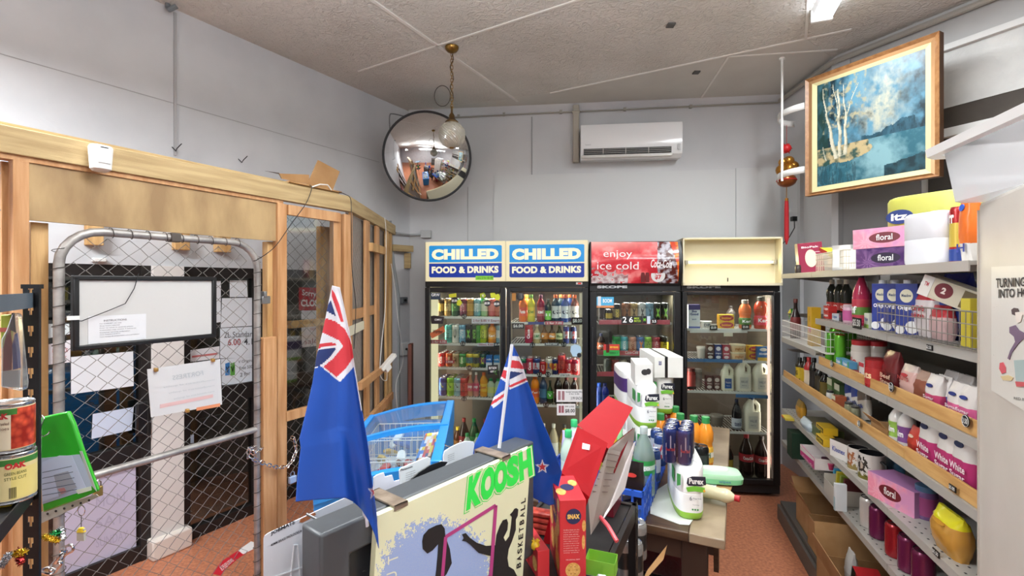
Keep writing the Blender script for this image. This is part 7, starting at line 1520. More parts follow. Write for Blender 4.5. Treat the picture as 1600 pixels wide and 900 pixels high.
S(1297, 'C', .04, 'sm', jar_maker('#d2d0c8', '#22242a', .018, .07), 'small_bottle', 'bottle', 'small white bottle with black cap', cw)
for i, px in enumerate((1326, 1336)): S(px, 'C', .05, 'sj', jar_maker('#8a8a70', '#3a3a34', .018, .06), 'spice_jar', 'jar', 'small clear spice jar', cw)
for px, c, c2, n in ((1333, '#1f3a8a', '#cfd4d9', 'blue and white'), (1344, '#2f4a9a', '#d8d8d2', 'royal blue'), (1354, '#6a5f55', '#b8b0a4', 'grey brown')): S(px, 'C', .09, ('sa', c), bag_maker(.10, .04, .18, c2, c, 'Milk', '#2a3a7a', .45), 'pet_food_pouch', 'pouch', n + ' pouch leaning left', cw, tilt=(0, R(-16)))
cw2 = 'lower shelf left of the white sugar bags'
t = thing('open_carton', 'open brown carton flap on the lower shelf before the white bottles', 'box', SHF.loc, SHF.a); mb = MB(); x = SHF.x(1385, .05); mb.box(x-.09, x+.06, .03, .2, ZS['C'], ZS['C']+.05); mb.build('body', CARD, t); mb = MB(); mb.prism([(x-.09, .03, ZS['C']+.05), (x+.06, .03, ZS['C']+.05), (x+.04, -.0, ZS['C']+.085), (x-.1, -.0, ZS['C']+.085)], (0, .002, .001)); mb.build('flap', CARD, t)
for px, l, n in ((1403, '#8ab04a', 'green labelled'), (1417, '#7a4a8a', 'purple labelled')): S(px, 'C', .05, ('pm', l), bottle_maker(liq='#d2d0cc', cap='#c9c9c4', label=l, txt='Palm', h=.17, r=.030, lz=(.25, .6)), 'shampoo_bottle', 'bottle', 'white shampoo bottle, ' + n, cw2)
S(1438, 'C', .12, 'pd2', bottle_maker(liq='#5a4a52', cap='#3a3a3a', label='#6a5a6a', h=.17, r=.03), 'shampoo_bottle', 'bottle', 'dim purple bottle at the rear', cw2)
S(1435, 'C', .05, 'rb', bag_maker(.08, .05, .12, '#9a2a22', '#b8382a', None, '#fff', .5, '#e0c0a8'), 'snack_bag', 'bag', 'red snack bag with cream print', cw2)
ws = bag_maker(.105, .075, .205, '#b02f6a', '#d6d2cd', 'White|Sugar', '#f3e6ec', .48, '#27305a', gloss=.4)
for px, dd in ((1462, .06), (1493, .06), (1519, .06), (1478, .16), (1508, .16)): S(px, 'C', dd, 'ws', ws, 'sugar_bag', 'sugar bag', ('rear ' if dd > .1 else '') + 'large white and magenta sugar bag', 'lower right shelf')
# D
dw = 'second lowest shelf'
S(1252, 'D', .06, 'yp2', bag_maker(.12, .05, .11, '#b8862a', '#8a6a2a', None, '#fff', .6), 'snack_bag', 'bag', 'yellow brown pouch at the far left', dw)
S(1262, ZS['D'], .02, 'bl', bag_maker(.16, .06, .06, '#a8b8c4', '#b8c4cc', None, '#fff', .5), 'plastic_bag', 'bag', 'pale blue crumpled plastic bag', dw)
S(1231, ZS['D']-.005, -.03, 'ye', box_maker(.10, .05, .015, '#d8c44a', [('r', 0, 0, .5, 1, '#d87a3a')]), 'snack_packet', 'packet', 'yellow orange packet poking out at far left', dw)
S(1285, 'D', .08, 'gbx', box_maker(.30, .12, .055, '#56622f', [('r', 0, .25, .35, .95, '#7a6236'), ('t', 'HEALTHERIES', .17, .6, .3, .3, '#2a2616')], top='#5f5a42'), 'flat_carton', 'box', 'flat green and brown carton', dw)
S(1292, 'D', .035, 'nt', box_maker(.12, .07, .04, '#d9b02a', [('r', .1, .2, .95, .85, '#22201a'), ('t', 'NATIONAL', .52, .52, .76, .4, '#e8c83a', .03)], top='#c8a42a'), 'matches_box', 'box', 'yellow NATIONAL box', dw)
S(1292, ZS['D']+.0405, .06, 'nt', None, 'matches_box', 'box', 'yellow NATIONAL box lying on top of another', dw)
S(1319, 'D', .04, 'kx', box_maker(.115, .06, .085, '#dbd7d3', [('t', 'Kleenex', .5, .5, .7, .3, '#27409a', .02)], side='#c9b8a0', top='#3a3430'), 'tissue_box', 'tissue box', 'white Kleenex tissue box', dw, rz=R(22))
def mug(k):
    def f(o):
        r, h = .042, .095
        mb = MB(); mb.lathe([(r*.96, 0), (r, .004), (r, h), (r*.93, h), (r*.92, .008), (.001, .008)], 28, [0, 0, 0, 1, 1], cap=False); mb.build('body', [C('#cfcac4', .3), C('#1a1a1c', .3)], o)
        def pic(u, v):
            n = N(u*2, v*2, 3, k); rr = math.hypot((u-.5)*1.1, v-.58)
            c = lin('#cfcac4')
            if v < .28 + n*.3: c = lin('#6f6a2f' if k == 2 else '#8a7a4a')
            if rr < .3+n*.3: c = lin('#3a3430' if k == 2 else '#9a5f3a')
            if rr < .14 and u > .45: c = lin('#b8a898')
            if k == 2 and v > .82 and abs(abs(u-.5)-.14) < .05: c = lin('#2f2a28')
            return c
        mb = MB(); mb.grid(lambda u, v: ((r+.0006)*math.cos(R(-140+100*u)), (r+.0006)*math.sin(R(-140+100*u)), h*.06+h*.84*v), 28, 28, pic); mb.build('dog_picture', vcol('mug_print', .3), o)
        mb = MB(); mb.tube([(r, 0, h*.8), (r+.022, 0, h*.74), (r+.026, 0, h*.5), (r+.018, 0, h*.28), (r, 0, h*.22)], .005, 8); mb.build('handle', C('#1a1a1c', .3), o)
    return f
S(1341, 'D', .05, 'mug1', mug(1), 'mug', 'mug', 'white mug with a brown dog picture', dw, rz=R(20), sc_=(1, 1, 1.1)); S(1362, 'D', .06, 'mug2', mug(2), 'mug', 'mug', 'big white mug with a black and white dog picture', dw, rz=R(20), sc_=(1.2, 1.2, 1.25))
S(1398, 'D', .16, 'bb', bag_maker(.1, .06, .12, '#4a7a9a', '#3a5f7a', None, '#fff', .5), 'snack_bag', 'bag', 'dim blue bag behind the pink tissue box', dw)
S(1412, 'D', .07, 'fl1', None, 'tissue_box', 'tissue box', 'lilac and pink floral tissue box on its own', dw, rz=R(20), sc_=(.9, 1, 1.15))
S(1447, 'D', .10, 'pj', jar_maker('#6a4a7a', '#4a6a8a', .035, .12, '#8a3a6a'), 'plastic_jar', 'jar', 'purple jar with a blue lid', dw)
yb = bag_maker(.15, .08, .135, '#b8863a', '#d0c81f', None, '#f0e8d0', .68, '#c08a2a', gloss=.12)
S(1487, 'D', .05, 'ybis', yb, 'biscuit_bag', 'biscuits', 'shiny yellow biscuit bag', dw)
# E
ew = 'lowest shelf'
def pinkbox(o):
    w, d, h = .24, .14, .06; m = C('#d9d2d0', .4)
    mb = MB(); mb.box(-w/2, w/2, -d/2, -d/2+.003, 0, h); mb.build('front', C('#b82f78', .4), o)
    mb = MB(); mb.prism([(-w/2, -d/2-.0005, h*.45), (w/2, -d/2-.0005, h*.75), (w/2, -d/2-.0005, h), (-w/2, -d/2-.0005, h)], (0, .0004, 0)); mb.build('white_band', m, o)
    mb = MB(); mb.box(-w/2, -w/2+.003, -d/2, d/2, 0, h); mb.box(w/2-.003, w/2, -d/2, d/2, 0, h); mb.box(-w/2, w/2, d/2-.003, d/2, 0, h*2); mb.box(-w/2, w/2, -d/2, d/2, 0, .003); mb.build('tray', m, o)
    mb = MB(); mb.text("it's fun, it's", (.01, -d/2-.001, h*.2), (1, 0, 0), (0, 0, 1), w*.72, h*.2, bold=.02); mb.build('lettering', WHITE, o)
S(1283, ZS['E']+.10, .02, 'pnk', pinkbox, 'display_tray', 'tray', "pink and white display tray reading it's fun", ew)
S(1283, ZS['E']+.0, .12, 'grn', box_maker(.30, .12, .1, '#4a2f2f', [], top='#5a3a34'), 'cardboard_box', 'box', 'dark maroon carton under the pink tray', ew)
S(1250, 'E', .02, 'dgr', box_maker(.11, .12, .16, '#1f3a2c'), 'carton_box', 'box', 'dark green carton', ew + ', far left')
for px in (1290, 1297): S(px, ZS['E']+.107, .03, ('sw', px), tub_maker('#a82f5a' if px > 1293 else '#3a1a28', '#c05a7a' if px > 1293 else '#4a2434', .022, .035), 'sweet', 'sweet', ('pink' if px > 1293 else 'dark') + ' wrapped sweet in the pink tray', ew)
def ptray(o):
    w, d, h = .17, .2, .075; m = C('#b8b2a8', .3)
    for a in ((-w/2, w/2, -d/2, -d/2+.003, h), (-w/2, w/2, d/2-.003, d/2, h), (-w/2, -w/2+.003, -d/2, d/2, h*1.3), (w/2-.003, w/2, -d/2, d/2, h)): mb = MB(); mb.box(a[0], a[1], a[2], a[3], 0, a[4]); mb.build('side', m, o)
    mb = MB(); mb.box(-w/2, w/2, -d/2, d/2, 0, .003); mb.build('bottom', m, o)
S(1332, 'E', .09, 'ptr', ptray, 'plastic_tray', 'tray', 'grey plastic tray holding colourful packets', ew)
for px, c, n in ((1321, '#3f9ac0', 'blue'), (1326, '#d0c03a', 'yellow'), (1332, '#8a9a3a', 'olive'), (1338, '#5a2a2a', 'maroon')): S(px, ZS['E']+.02, .1, ('pp', c), box_maker(.018, .12, .1, c), 'packet', 'packet', n + ' upright packet in the grey tray', ew, tilt=(0, R(12)))
S(1313, 'E', -.01, 'lb', box_maker(.02, .05, .13, '#cfd4d6', [('r', 0, 0, 1, .5, '#9fbcc4')]), 'magazine', 'magazine', 'pale blue leaflet standing before the grey tray', ew)
bc = can_maker
for px, c, n, l in ((1358, '#c9c4be', 'white and gold', '#8a6a3a'), (1373, '#6a1f48', 'purple', None), (1386, '#8f1f30', 'crimson', None), (1399, '#9a2028', 'red', None), (1420, '#6f2248', 'plum', None), (1443, '#6a1f44', 'dark plum', None)):
    S(px, 'E', .055 if px != 1386 else .1, ('dc', c), can_maker(c, None, None, '#fff', .135, .035, '#3a3236'), 'deodorant_can', 'can', n + ' drink can' if px > 1360 else 'white and gold deodorant can', ew)
# small things on the base and cartons in front of it
def open_box(name, px, d, w, dd, h, label, z=.126, flaps=True, rz=0, fl=(35, 50)):
    p = SHF.pt(px, 443, d); t = thing(name, label, 'cardboard box', SHF.w(p.x, d, z), SHF.a+rz); th = .004
    for a in ((0, w, 0, th), (0, w, dd-th, dd), (0, th, 0, dd), (w-th, w, 0, dd)): mb = MB(); mb.box(a[0], a[1], a[2], a[3], 0, h); mb.build('wall', CARD, t)
    mb = MB(); mb.box(0, w, 0, dd, 0, th); mb.build('bottom', CARD, t)
    if flaps:
        f = .45*dd
        for (ax, q) in (('l', fl[0]), ('f', fl[1])):
            mb = MB(); c, s_ = math.cos(R(q)), math.sin(R(q))
            if ax == 'l': mb.prism([(0, 0, h), (0, dd, h), (-f*c, dd, h+f*s_), (-f*c, 0, h+f*s_)], (0, 0, .003))
            else: mb.prism([(0, 0, h), (w, 0, h), (w, -f*.7*c, h+f*.7*s_), (0, -f*.7*c, h+f*.7*s_)], (0, .003, 0))
            mb.build('flap', CARD, t)
    return t
open_box('cardboard_box', 1244, .02, .30, .28, .17, 'open brown cardboard box at the far end of the shelving base', fl=(30, 62))
open_box('cardboard_box', 1262, -.0, .34, .28, .17, 'torn brown cardboard box in front of the shelving, behind the nearest one', z=.127, flaps=False)
open_box('cardboard_box', 1276, -.09, .42, .33, .17, 'nearest open cardboard box by the shelving with packets inside', z=.127, fl=(75, 80))

def inbox(dx, dy, z, mk, name, cat, label, rot=(0, 0, 0)):
    w_ = SHF.w(SHF.x(1276, -.09)+dx, -.09+dy, z+.13); o = bpy.data.objects.new(name, None); col.objects.link(o); mk(o); o.location = w_; o.rotation_euler = (rot[0], rot[1], SHF.a+rot[2]); tag(o, label, cat)
inbox(.09, .12, .05, bag_maker(.08, .05, .2, '#c2bdb9', '#d6d3d0', None, '#fff', .5), 'foil_bag', 'bag', 'silver white bag standing in the nearest cardboard box')
inbox(.22, .14, .06, box_maker(.16, .1, .15, '#b3222a', [('r', 0, 0, .25, 1, '#1a1a1c'), ('r', .5, 0, .7, .4, '#e6e0dc')], top='#b8262c', side='#1a1a1c'), 'carton_box', 'box', 'red and black carton in the nearest cardboard box', (0, R(14), 0))
inbox(.33, .08, .1, box_maker(.2, .12, .006, '#9a8a5a'), 'card_sheet', 'card', 'brown card sheet over the nearest cardboard box', (0, R(10), 0))

# ================================================================= ON THE TABLE
def tp(px, py, z=.75): return PZ(px, py, z)
def T_(px, py, key, mk, name, cat, label, group=None, rz=0, z=.75, rot=None, sc_=None, Y=None):
    w = tp(px, py, z) if Y is None else Vector(((px-HX)/FPX*Y, Y, z)); return place(key, mk, w, 0, label, cat, group, name, rot or (0, 0, TA+rz), sc_)
mb = MB(); q = [tp(1017, 772), tp(1060, 745), tp(1094, 772), tp(1088, 806), tp(1077, 821), tp(1062, 820), tp(1016, 803)]
mb.prism([(p.x, p.y, .7508) for p in q], (0, 0, .0016)); tag(mb.build('paper_sheet', C('#cfd3cd', .6)), 'white card lying under the front toilet roll pack on the table', 'card')
mb = MB(); q = [tp(1092, 768), tp(1092, 748), tp(1150, 744), tp(1139, 776)]; mb.prism([(p.x, p.y, .7515) for p in q], (0, 0, .003)); tag(mb.build('cardboard_sheet', CARD), 'flat piece of cardboard on the right of the table', 'cardboard')
mb = MB(); q = [tp(1092, 760), tp(1100, 745), tp(1122, 752), tp(1117, 770)]; mb.prism([(p.x, p.y, .7555) for p in q], (0, 0, .001)); tag(mb.build('paper_sheet', PAPER), 'small white paper on the cardboard sheet on the table', 'paper')
PX6 = rolls_maker(1, 3, 2, .057, .099)
fp = Vector((.632, 1.79, .753)) + Vector((TV.x, TV.y, 0))*.19
place('purex', PX6, fp, 0, 'front Purex toilet roll pack with blue energy cans on top', 'toilet rolls', 'toilet roll packs', 'toilet_roll_pack', (0, 0, TA+R(14)))
def redbull(o): can_maker('#22326f', None, None, '#fff', .134, .0265)(o); mb = MB(); mb.prism([((.0267)*math.cos(R(a))*1.003, .0267*math.sin(R(a))*1.003, z) for a, z in ((-130, .03), (-90, .06), (-50, .03), (-50, .075), (-90, .11), (-130, .075))], (0, -.0003, 0)); mb.build('silver_panel', C('#b8bfce', .3, .5), o); mb = MB(); mb.textcyl('Red Bull', .0275, .055, .012, .036, bold=.05); mb.build('lettering', C('#b02a3a', .4), o)
for i in range(2):
    for j in range(3):
        w_ = Vector((fp.x, fp.y, .753+.1985)) + Vector((math.cos(TA), math.sin(TA), 0))*((i-.5)*.055-.014) + Vector((TV.x, TV.y, 0))*(-.13+j*.055)
        place('rb6', redbull, w_, 0, 'blue energy can in the six-pack on the front toilet rolls, %s file, %s' % (('left', 'right')[i], ('front', 'middle', 'back')[j]), 'can', 'six-pack of blue energy cans', 'drink_can', (0, 0, TA+R(14)))
mb = MB(); A_ = Vector((math.cos(TA), math.sin(TA), 0)); Bv = Vector((TV.x, TV.y, 0)); c0 = Vector((fp.x, fp.y, .755+.1985)) + Bv*-.075 - A_*.014
mb.M = Matrix.Translation(c0) @ Matrix.Rotation(TA, 4, 'Z'); mb.rings([(0, .057, .085), (.13, .057, .085)], 32, 6, cap=False); tag(mb.build('shrink_wrap', film('shrink_wrap', '#f4f6f8', .08, .1)), 'clear shrink wrap round the blue energy six-pack', 'wrap')
# back stacks of toilet rolls
def stackp(px, Y, n, label, z0=.752, rz=0, key='purex', mk=PX6):
    w_ = Vector(((px-HX)/FPX*Y, Y, z0)); return place(key, mk, w_, 0, label, 'toilet rolls', 'toilet roll packs', 'toilet_roll_pack', (0, 0, TA*0+R(-4)+rz))
stackp(1002, 2.45, 0, 'bottom Purex toilet roll pack of the back left stack, mostly hidden'); stackp(1002, 2.45, 0, 'upper Purex toilet roll pack in the back left stack under the small box', z0=.951)
stackp(1035, 2.75, 0, 'bottom Purex toilet roll pack of the back right stack, mostly hidden', rz=R(-8)); stackp(1033, 2.7, 0, 'upper Purex toilet roll pack under the long white box', z0=.951, rz=R(-8))
PX9 = rolls_maker(1, 3, 2, .06, .105, '#e2e2e0', '#8fbf3c', False)
def px9(o): PX9(o); mb = MB(); mb.rings([(.1, .0615, .182), (.175, .0615, .182)], 40, 3.4, cap=False); mb.build('purple_band', C('#4a2f6a', .4), o)
stackp(978, 2.75, 0, 'bottom toilet roll pack at the back far left, hidden by the display box'); stackp(979, 2.78, 0, 'toilet roll pack with a purple band at the back left', z0=.951, key='px9', mk=px9)
bx = box_maker(.085, .2, .105, '#dcdcd8', [('o', .55, .62, .2, .14, '#2f2f2f'), ('o', .75, .66, .14, .14, '#2f2f2f')], top='#e2e2de')
w_ = Vector(((1002-HX)/FPX*2.42, 2.42, .951+.199)); place('wbx1', bx, w_, 0, 'small white box with black flower prints on the toilet rolls', 'box', None, 'white_box', (0, 0, R(-8)))
def lbx(o): box_maker(.15, .34, .11, '#dededa', [('t', 'as', .2, .7, .1, .2, '#4a4a7a')], top='#e2e2de')(o); mb = MB(); mb.box(-.02, -.005, -.1705, .1705, -.0005, .1105); mb.build('black_tape', BLACK, o)
w_ = Vector(((1031-HX)/FPX*2.68, 2.68, .951+.1995)); place('wbx2', lbx, w_, 0, 'long white box with black tape on the back toilet rolls', 'box', None, 'white_box', (0, 0, R(-2)))
g = 'juice bottles on the table'
oj = lambda h=.235, c='#e08a2a', cap='#2f8a4a': bottle_maker(liq=c, cap=cap, label='#d9a83a', txt='Keri', tc='#2f6a3a', h=h, r=.036, shape='juice', lz=(.08, .4), lmid='#e6e2da')
for px, Y, n in ((1032, 2.42, 'leftmost orange juice bottle behind the blue energy cans'), (1063, 2.42, 'second orange juice bottle from the left'), (1055.5, 2.56, 'orange juice bottle at the very back of the group'), (1084, 2.38, 'orange juice bottle directly behind the black cans'), (1102.5, 2.36, 'rightmost orange juice bottle beside the fridge')):
    T_(px, 0, 'oj', oj(), 'juice_bottle', 'bottle', n, g, Y=Y)
T_(1041, 0, 'rjb', bottle_maker(liq='#7a1f26', cap='#e0622a', label='#8a2a32', h=.24, r=.034), 'drink_bottle', 'bottle', 'dark red bottle with orange cap behind the juice bottles', None, Y=2.58)
for px, Y, n in ((1096, 2.24, 'black drink can right of the blue six-pack'), (1083, 2.26, 'black drink can partly behind the blue six-pack')): T_(px, 0, 'bk', can_maker('#191a1c', '#232426', None, '#fff', .134, .033, '#3a3a3c'), 'drink_can', 'can', n, 'black cans on the table', Y=Y)
for px, Y, n in ((1022, 2.05, 'front'), (1032, 2.12, 'middle'), (1026, 2.2, 'rear')): T_(px, 0, 'eb', can_maker('#27407a', '#b8bfca', 'R', '#b02a3a', .134, .028), 'drink_can', 'can', 'blue and silver energy can beside the blue crate, %s one' % n, 'energy cans beside the crate', Y=Y, z=.80 if Y < 2.1 else .84)
def wipes(o):
    mb = MB(); mb.rings([(0, .1, .05), (.006, .115, .062), (.028, .118, .064), (.045, .108, .056), (.05, .07, .035)], 32, 4, [1, 1, 0, 0]); mb.build('wrapper', [C('#a8d6b0', .3), C('#7cc890', .3)], o)
    mb = MB(); mb.rings([(.05, .06, .03), (.056, .057, .028)], 24, 3); mb.build('lid', C('#d2e6d2', .3), o); mb = MB(); mb.text('wipes', (.03, -.0645, .018), (1, 0, 0), (0, 0, 1), .05, .014); mb.build('lettering', C('#3a6ab0', .5), o)
T_(1116, 750, 'wipes', wipes, 'wipes_pack', 'wipes', 'pale green baby wipes pack on the table', rz=R(14), z=.757)
T_(1098, 770, 'lb2', bottle_maker(liq='#ddd5b0', cap='#b8262f', label=None, h=.14, r=.028), 'sauce_bottle', 'bottle', 'cream bottle with red cap lying beside the front toilet rolls', rot=(R(90), 0, R(55)), z=.786, Y=1.98)
# crate
c0 = Vector((.49, 1.762)); cw_, cl_, ch_ = .42, .58, .12
CRF = Frame(c0.x-TU.x*cw_, c0.y-TU.y*cw_, TA)
t = thing('plastic_crate', 'blue plastic lattice crate on the left of the table', 'crate', CRF.w(0, 0, .752), TA)
CBL = C('#2a56b8', .35)
for nm, x0, x1, y0, y1 in (('front', 0, cw_, 0, .006), ('back', 0, cw_, cl_-.006, cl_), ('side', 0, .006, 0, cl_), ('side', cw_-.006, cw_, 0, cl_)):
    mb = MB(); mb.box(x0, x1, y0, y1, 0, .02); mb.box(x0, x1, y0-.004, y1+.004, ch_-.02, ch_); mb.box(x0, x1, y0, y1, .055, .067)
    L_ = (x1-x0) if nm in ('front', 'back') else (y1-y0); n = int(L_/.04)
    for i in range(n+1):
        a = L_*i/n
        if nm in ('front', 'back'): mb.box(max(x0, a-.004), min(x1, a+.004), y0-.002, y1+.002, 0, ch_)
        else: mb.box(x0-.002, x1+.002, max(0, a-.004), min(cl_, a+.004), 0, ch_)
    mb.build(nm, CBL, t)
mb = MB(); mb.box(0, cw_, 0, cl_, 0, .005); mb.build('bottom', CBL, t)
def IC(dx, dy, z, key, mk, name, cat, label, rot=None, sc_=None): w_ = CRF.w(dx, dy, .76+z); return place(key, mk, w_, 0, label, cat, 'items in the blue crate', name, rot or (0, 0, TA), sc_)
p = Vector(((1006-HX)/FPX*1.98, 1.98)) - Vector((CRF.o.x, CRF.o.y))
IC(p.dot(TU), p.dot(TV), 0, 'w2', bottle_maker(liq='#b9d0c8', cap='#a8b4b4', label='#2f9a4a', txt='h2go', h=.29, r=.045, shape='big', glass=True, lz=(.36, .56), lmid='#cfe6d4'), 'water_bottle', 'bottle', 'large clear water bottle with green label in the crate')
p = Vector(((988-HX)/FPX*1.84, 1.84)) - Vector((CRF.o.x, CRF.o.y))
IC(p.dot(TU), p.dot(TV), .03, 'coffee', bag_maker(.095, .04, .17, '#241a16', '#1a1412', None, '#fff', .6, '#c03a34'), 'coffee_pouch', 'pouch', 'black coffee pouch in the blue crate')
IC(.30, .12, .02, 'cp2', bag_maker(.10, .04, .12, '#4a3826', '#8a7a5a', None, '#fff', .6), 'snack_bag', 'bag', 'brown foil bag lying in the blue crate', (R(60), 0, TA+.4))
for i, (px, Y) in enumerate(((897, 2.15), (888, 2.0))):
    q = Vector(((px-HX)/FPX*Y, Y)) - Vector((CRF.o.x, CRF.o.y)); IC(q.dot(TU), q.dot(TV), 0, 'gcb', bottle_maker('#b9cfc2', '#2fb06a', '#cfe0d4', h=.27, r=.034), 'drink_bottle', 'bottle', 'clear bottle with green cap at the left of the crate, %s one' % ('farther', 'nearer')[i])
for dx, dy, c, c2, n, nm, h in ((.18, .36, '#d9c42a', '#cfd0b4', 'yellow and clear', 'snack_bag', .24), (.08, .22, '#8a7fc0', '#c0b4d8', 'lilac', 'snack_bag', .2), (.18, .5, '#3a9a4a', '#8ac08a', 'green', 'snack_bag', .16)):
    IC(dx, dy, .03, ('x', c), bag_maker(.12, .06, h, c, c2, None, '#fff', .6), nm, 'bag', n + ' bag standing in the blue crate')
# ================================================================= COUNTER RACK GOODS
# crackers box
SX = Frame(.119, 1.18, R(4.6), .906)
t = thing('cracker_box', 'tall red SNAX cracker box on the counter rack', 'cracker box', SX.w(0, 0, 0), SX.a)
SXR = '#c9323a'
mb = MB(); w_, d_, h_ = .0665, .15, .203; mb.box(0, w_, 0, d_, 0, h_); mb.build('carton', C(SXR, .35), t, bevel=.001, smooth=False)
mb = MB(); mb.disc((w_*.52, -.0006, h_*.80), (1, 0, 0), (0, 0, 1), .0195, .0195); mb.disc((-.0006, d_*.45, h_*.72), (0, -1, 0), (0, 0, 1), .03, .03); mb.disc((w_*.5, d_*.5, h_+.0006), (1, 0, 0), (0, 1, 0), .018, .02); o = mb.build('brand_disc', C('#23305a', .4), t)
mb = MB(); mb.text('SNAX', (w_*.52, -.0012, h_*.80), (1, 0, 0), (0, 0, 1), .031, .012, bold=.06); mb.text('SNAX', (-.0012, d_*.45, h_*.72), (0, -1, 0), (0, 0, 1), .045, .018, bold=.05); mb.build('lettering', C('#f0c86a', .4), o)
mb = MB()
CR = [((w_*.5, -.0006, h_*.14), .019, .019), ((w_*.96-.004, -.0006, h_*.48), .004, .018), ((w_*.95-.002, -.0006, h_*.68), .005, .014)]
for c, a, b in CR: mb.disc(c, (1, 0, 0), (0, 0, 1), a, b)
for y, z, r in ((.03, .63, .028), (.05, .42, .03), (.03, .2, .027), (.1, .3, .03), (.12, .55, .026), (.1, .88, .02), (.02, .9, .018)): mb.disc((-.0006, y+.0, h_*z), (0, -1, 0), (0, 0, 1), min(r, .026), r*.9)
mb.disc((.012, .05, h_+.0006), (1, 0, 0), (0, 1, 0), .013, .02); mb.disc((w_-.014, .1, h_+.0006), (1, 0, 0), (0, 1, 0), .012, .02)
o = mb.build('cracker_picture', noisy('cracker_print', '#cf9a4a', '#e3b870', 150, 3, .5), t)
mb = MB()
for i in range(6): a = i*math.pi/3; mb.disc((w_*.5+.01*math.cos(a), -.001, h_*.14+.01*math.sin(a)), (1, 0, 0), (0, 0, 1), .0014, .0014, 8)
mb.build('cracker_holes', C('#8a5a26', .6), t)
mb = MB()
for i in range(11): mb.text(('Griffins Snax are the', 'original light and crispy', 'cracker made with the', 'finest ingredients and', 'baked to perfection', 'with a light savoury', 'sprinkle of salt so they', 'are perfect on their own', 'or topped with cheese', 'and tomato for a', 'tasty snack')[i], (w_*.14, -.0006, h_*(.63-.028*i)), (1, 0, 0), (0, 0, 1), w_*(.6-.02*(i % 3)), .0028, align='l')
mb.text('THE ORIGINAL CRISPY', (w_*.5, -.0006, h_*.27), (1, 0, 0), (0, 0, 1), .036, .003)
mb.build('lettering', C('#f0dcd8', .5), t)
SX2 = Frame(.095, 1.20, R(18), .906)
t = thing('cracker_box', 'second red cracker box lying low behind the tall one', 'cracker box', SX2.w(-.02, 0, 0), SX2.a)
mb = MB(); mb.box(-.012, .02, .0, .12, 0, .07); mb.build('carton', C(SXR, .35), t, bevel=.001)
mb = MB()
for y, z in ((.02, .03), (.06, .045), (.1, .025)): mb.disc((-.0126, y, z), (0, -1, 0), (0, 0, 1), .016, .018)
mb.build('cracker_picture', _m['cracker_print'], t)
# red display carton
B0 = Vector((.17, 1.30, .906)); t = thing('display_carton', 'large open red display carton leaning on the counter rack', 'carton', B0)
RB = C('#9c0d17', .5, 0, .2); RB2 = C('#6f0e16', .5, 0, .2)
a1, a2, a3, a4 = P(902, 667, 1.42), P(950, 692, 1.40), P(921, 777, 1.32), P(877, 738, 1.34)
b1, b2, b3 = P(950, 619, 1.62), P(989, 637, 1.62), P(953, 703, 1.44)
def quadp(name, q, th, m, sol=.002): mb = MB(); mb.prism([tuple(Vector(p)-B0) for p in q], th, m if isinstance(m, int) else 0); return mb.build(name, m, t, smooth=False)
th = (.001, .002, 0)
quadp('front_panel', [a1, a2, a3, a4], th, RB)
a4b = P(862, 800, 1.33); a3b = P(880, 860, 1.33)
quadp('lower_panel', [a4, a3, P(905, 820, 1.34), P(845, 860, 1.36)], th, RB)
quadp('back_flap', [P(902, 664, 1.47), b1, b2, b3], th, RB)
quadp('inner_panel', [P(918, 702, 1.46), P(936, 690, 1.47), P(950, 700, 1.46), P(990, 668, 1.60), P(960, 740, 1.45)], th, RB2)
SIDE = film('cloudy_wrap', '#e2dcd8', .12, .15, .55, '#b9ada6')
quadp('clear_side', [P(951, 701, 1.40), P(992, 668, 1.60), P(988, 712, 1.62), P(972, 760, 1.55), P(923, 836, 1.30), P(919, 780, 1.32)], th, SIDE)
mb = MB()
for i in range(7):
    f = i/7; A1 = P(948-25*f, 708+70*f, 1.393-.07*f); A2 = P(968-22*f, 712+66*f, 1.45-.07*f); mb.tube([A1-B0, A2-B0], .0015, 5)
mb.build('side_print', C('#6a5a55', .5), t)
quadp('sleeve', [P(985, 700, 1.6), P(992, 690, 1.62), P(975, 765, 1.52), P(950, 800, 1.42), P(940, 815, 1.40)], (.004, .004, 0), C('#cfcaca', .4))
mb = MB(); q = [P(911.5, 690, 1.405), P(923, 693, 1.40), P(922, 701, 1.392), P(910.5, 699, 1.397)]; mb.prism([tuple(p-B0+Vector((-.004, -.012, 0))) for p in q], (0, .001, 0)); s_ = mb.build('price_sticker', WHITE, t)
mb = MB(); mb.textquad('$2.49', *[p-B0+Vector((-.004, -.0135, 0)) for p in (P(913, 693, 1.405), P(921, 695, 1.40), P(921, 699, 1.395), P(913, 697, 1.40))]); mb.build('lettering', C('#3a3a3a', .5), s_)
# dark red carton behind and the pink handle
t = thing('dark_red_carton', 'dark red carton under the clear side of the display', 'carton', (.36, 1.42, .906), TA); mb = MB(); mb.box(-.14, -.07, .06, .18, 0, .07); mb.build('carton', C('#5f1220', .35), t)
mb = MB(); mb.tube([P(938, 808, 1.36), P(950, 822, 1.31), P(964, 846, 1.27)], .006, 8); tag(mb.build('pink_strap', C('#d8545f', .4)), 'pink plastic strip hanging over the rack edge', 'strip')
def artbox(o):
    w, d, h = .075, .05, .04
    for a in ((-w/2, w/2, -d/2, -d/2+.001), (-w/2, w/2, d/2-.001, d/2), (-w/2, -w/2+.001, -d/2, d/2), (w/2-.001, w/2, -d/2, d/2)): mb = MB(); mb.box(a[0], a[1], a[2], a[3], 0, h); mb.build('wall', C('#7ab83a', .4), o)
    mb = MB(); mb.box(-w/2, w/2, -d/2, d/2, 0, .002); mb.build('bottom', C('#cfd6cf', .4), o)
place('gbx2', artbox, P(940, 862, 1.22), 0, 'small open green box on the counter rack beside the crackers', 'box', None, 'open_box', (0, 0, R(-20))).location.z = .907
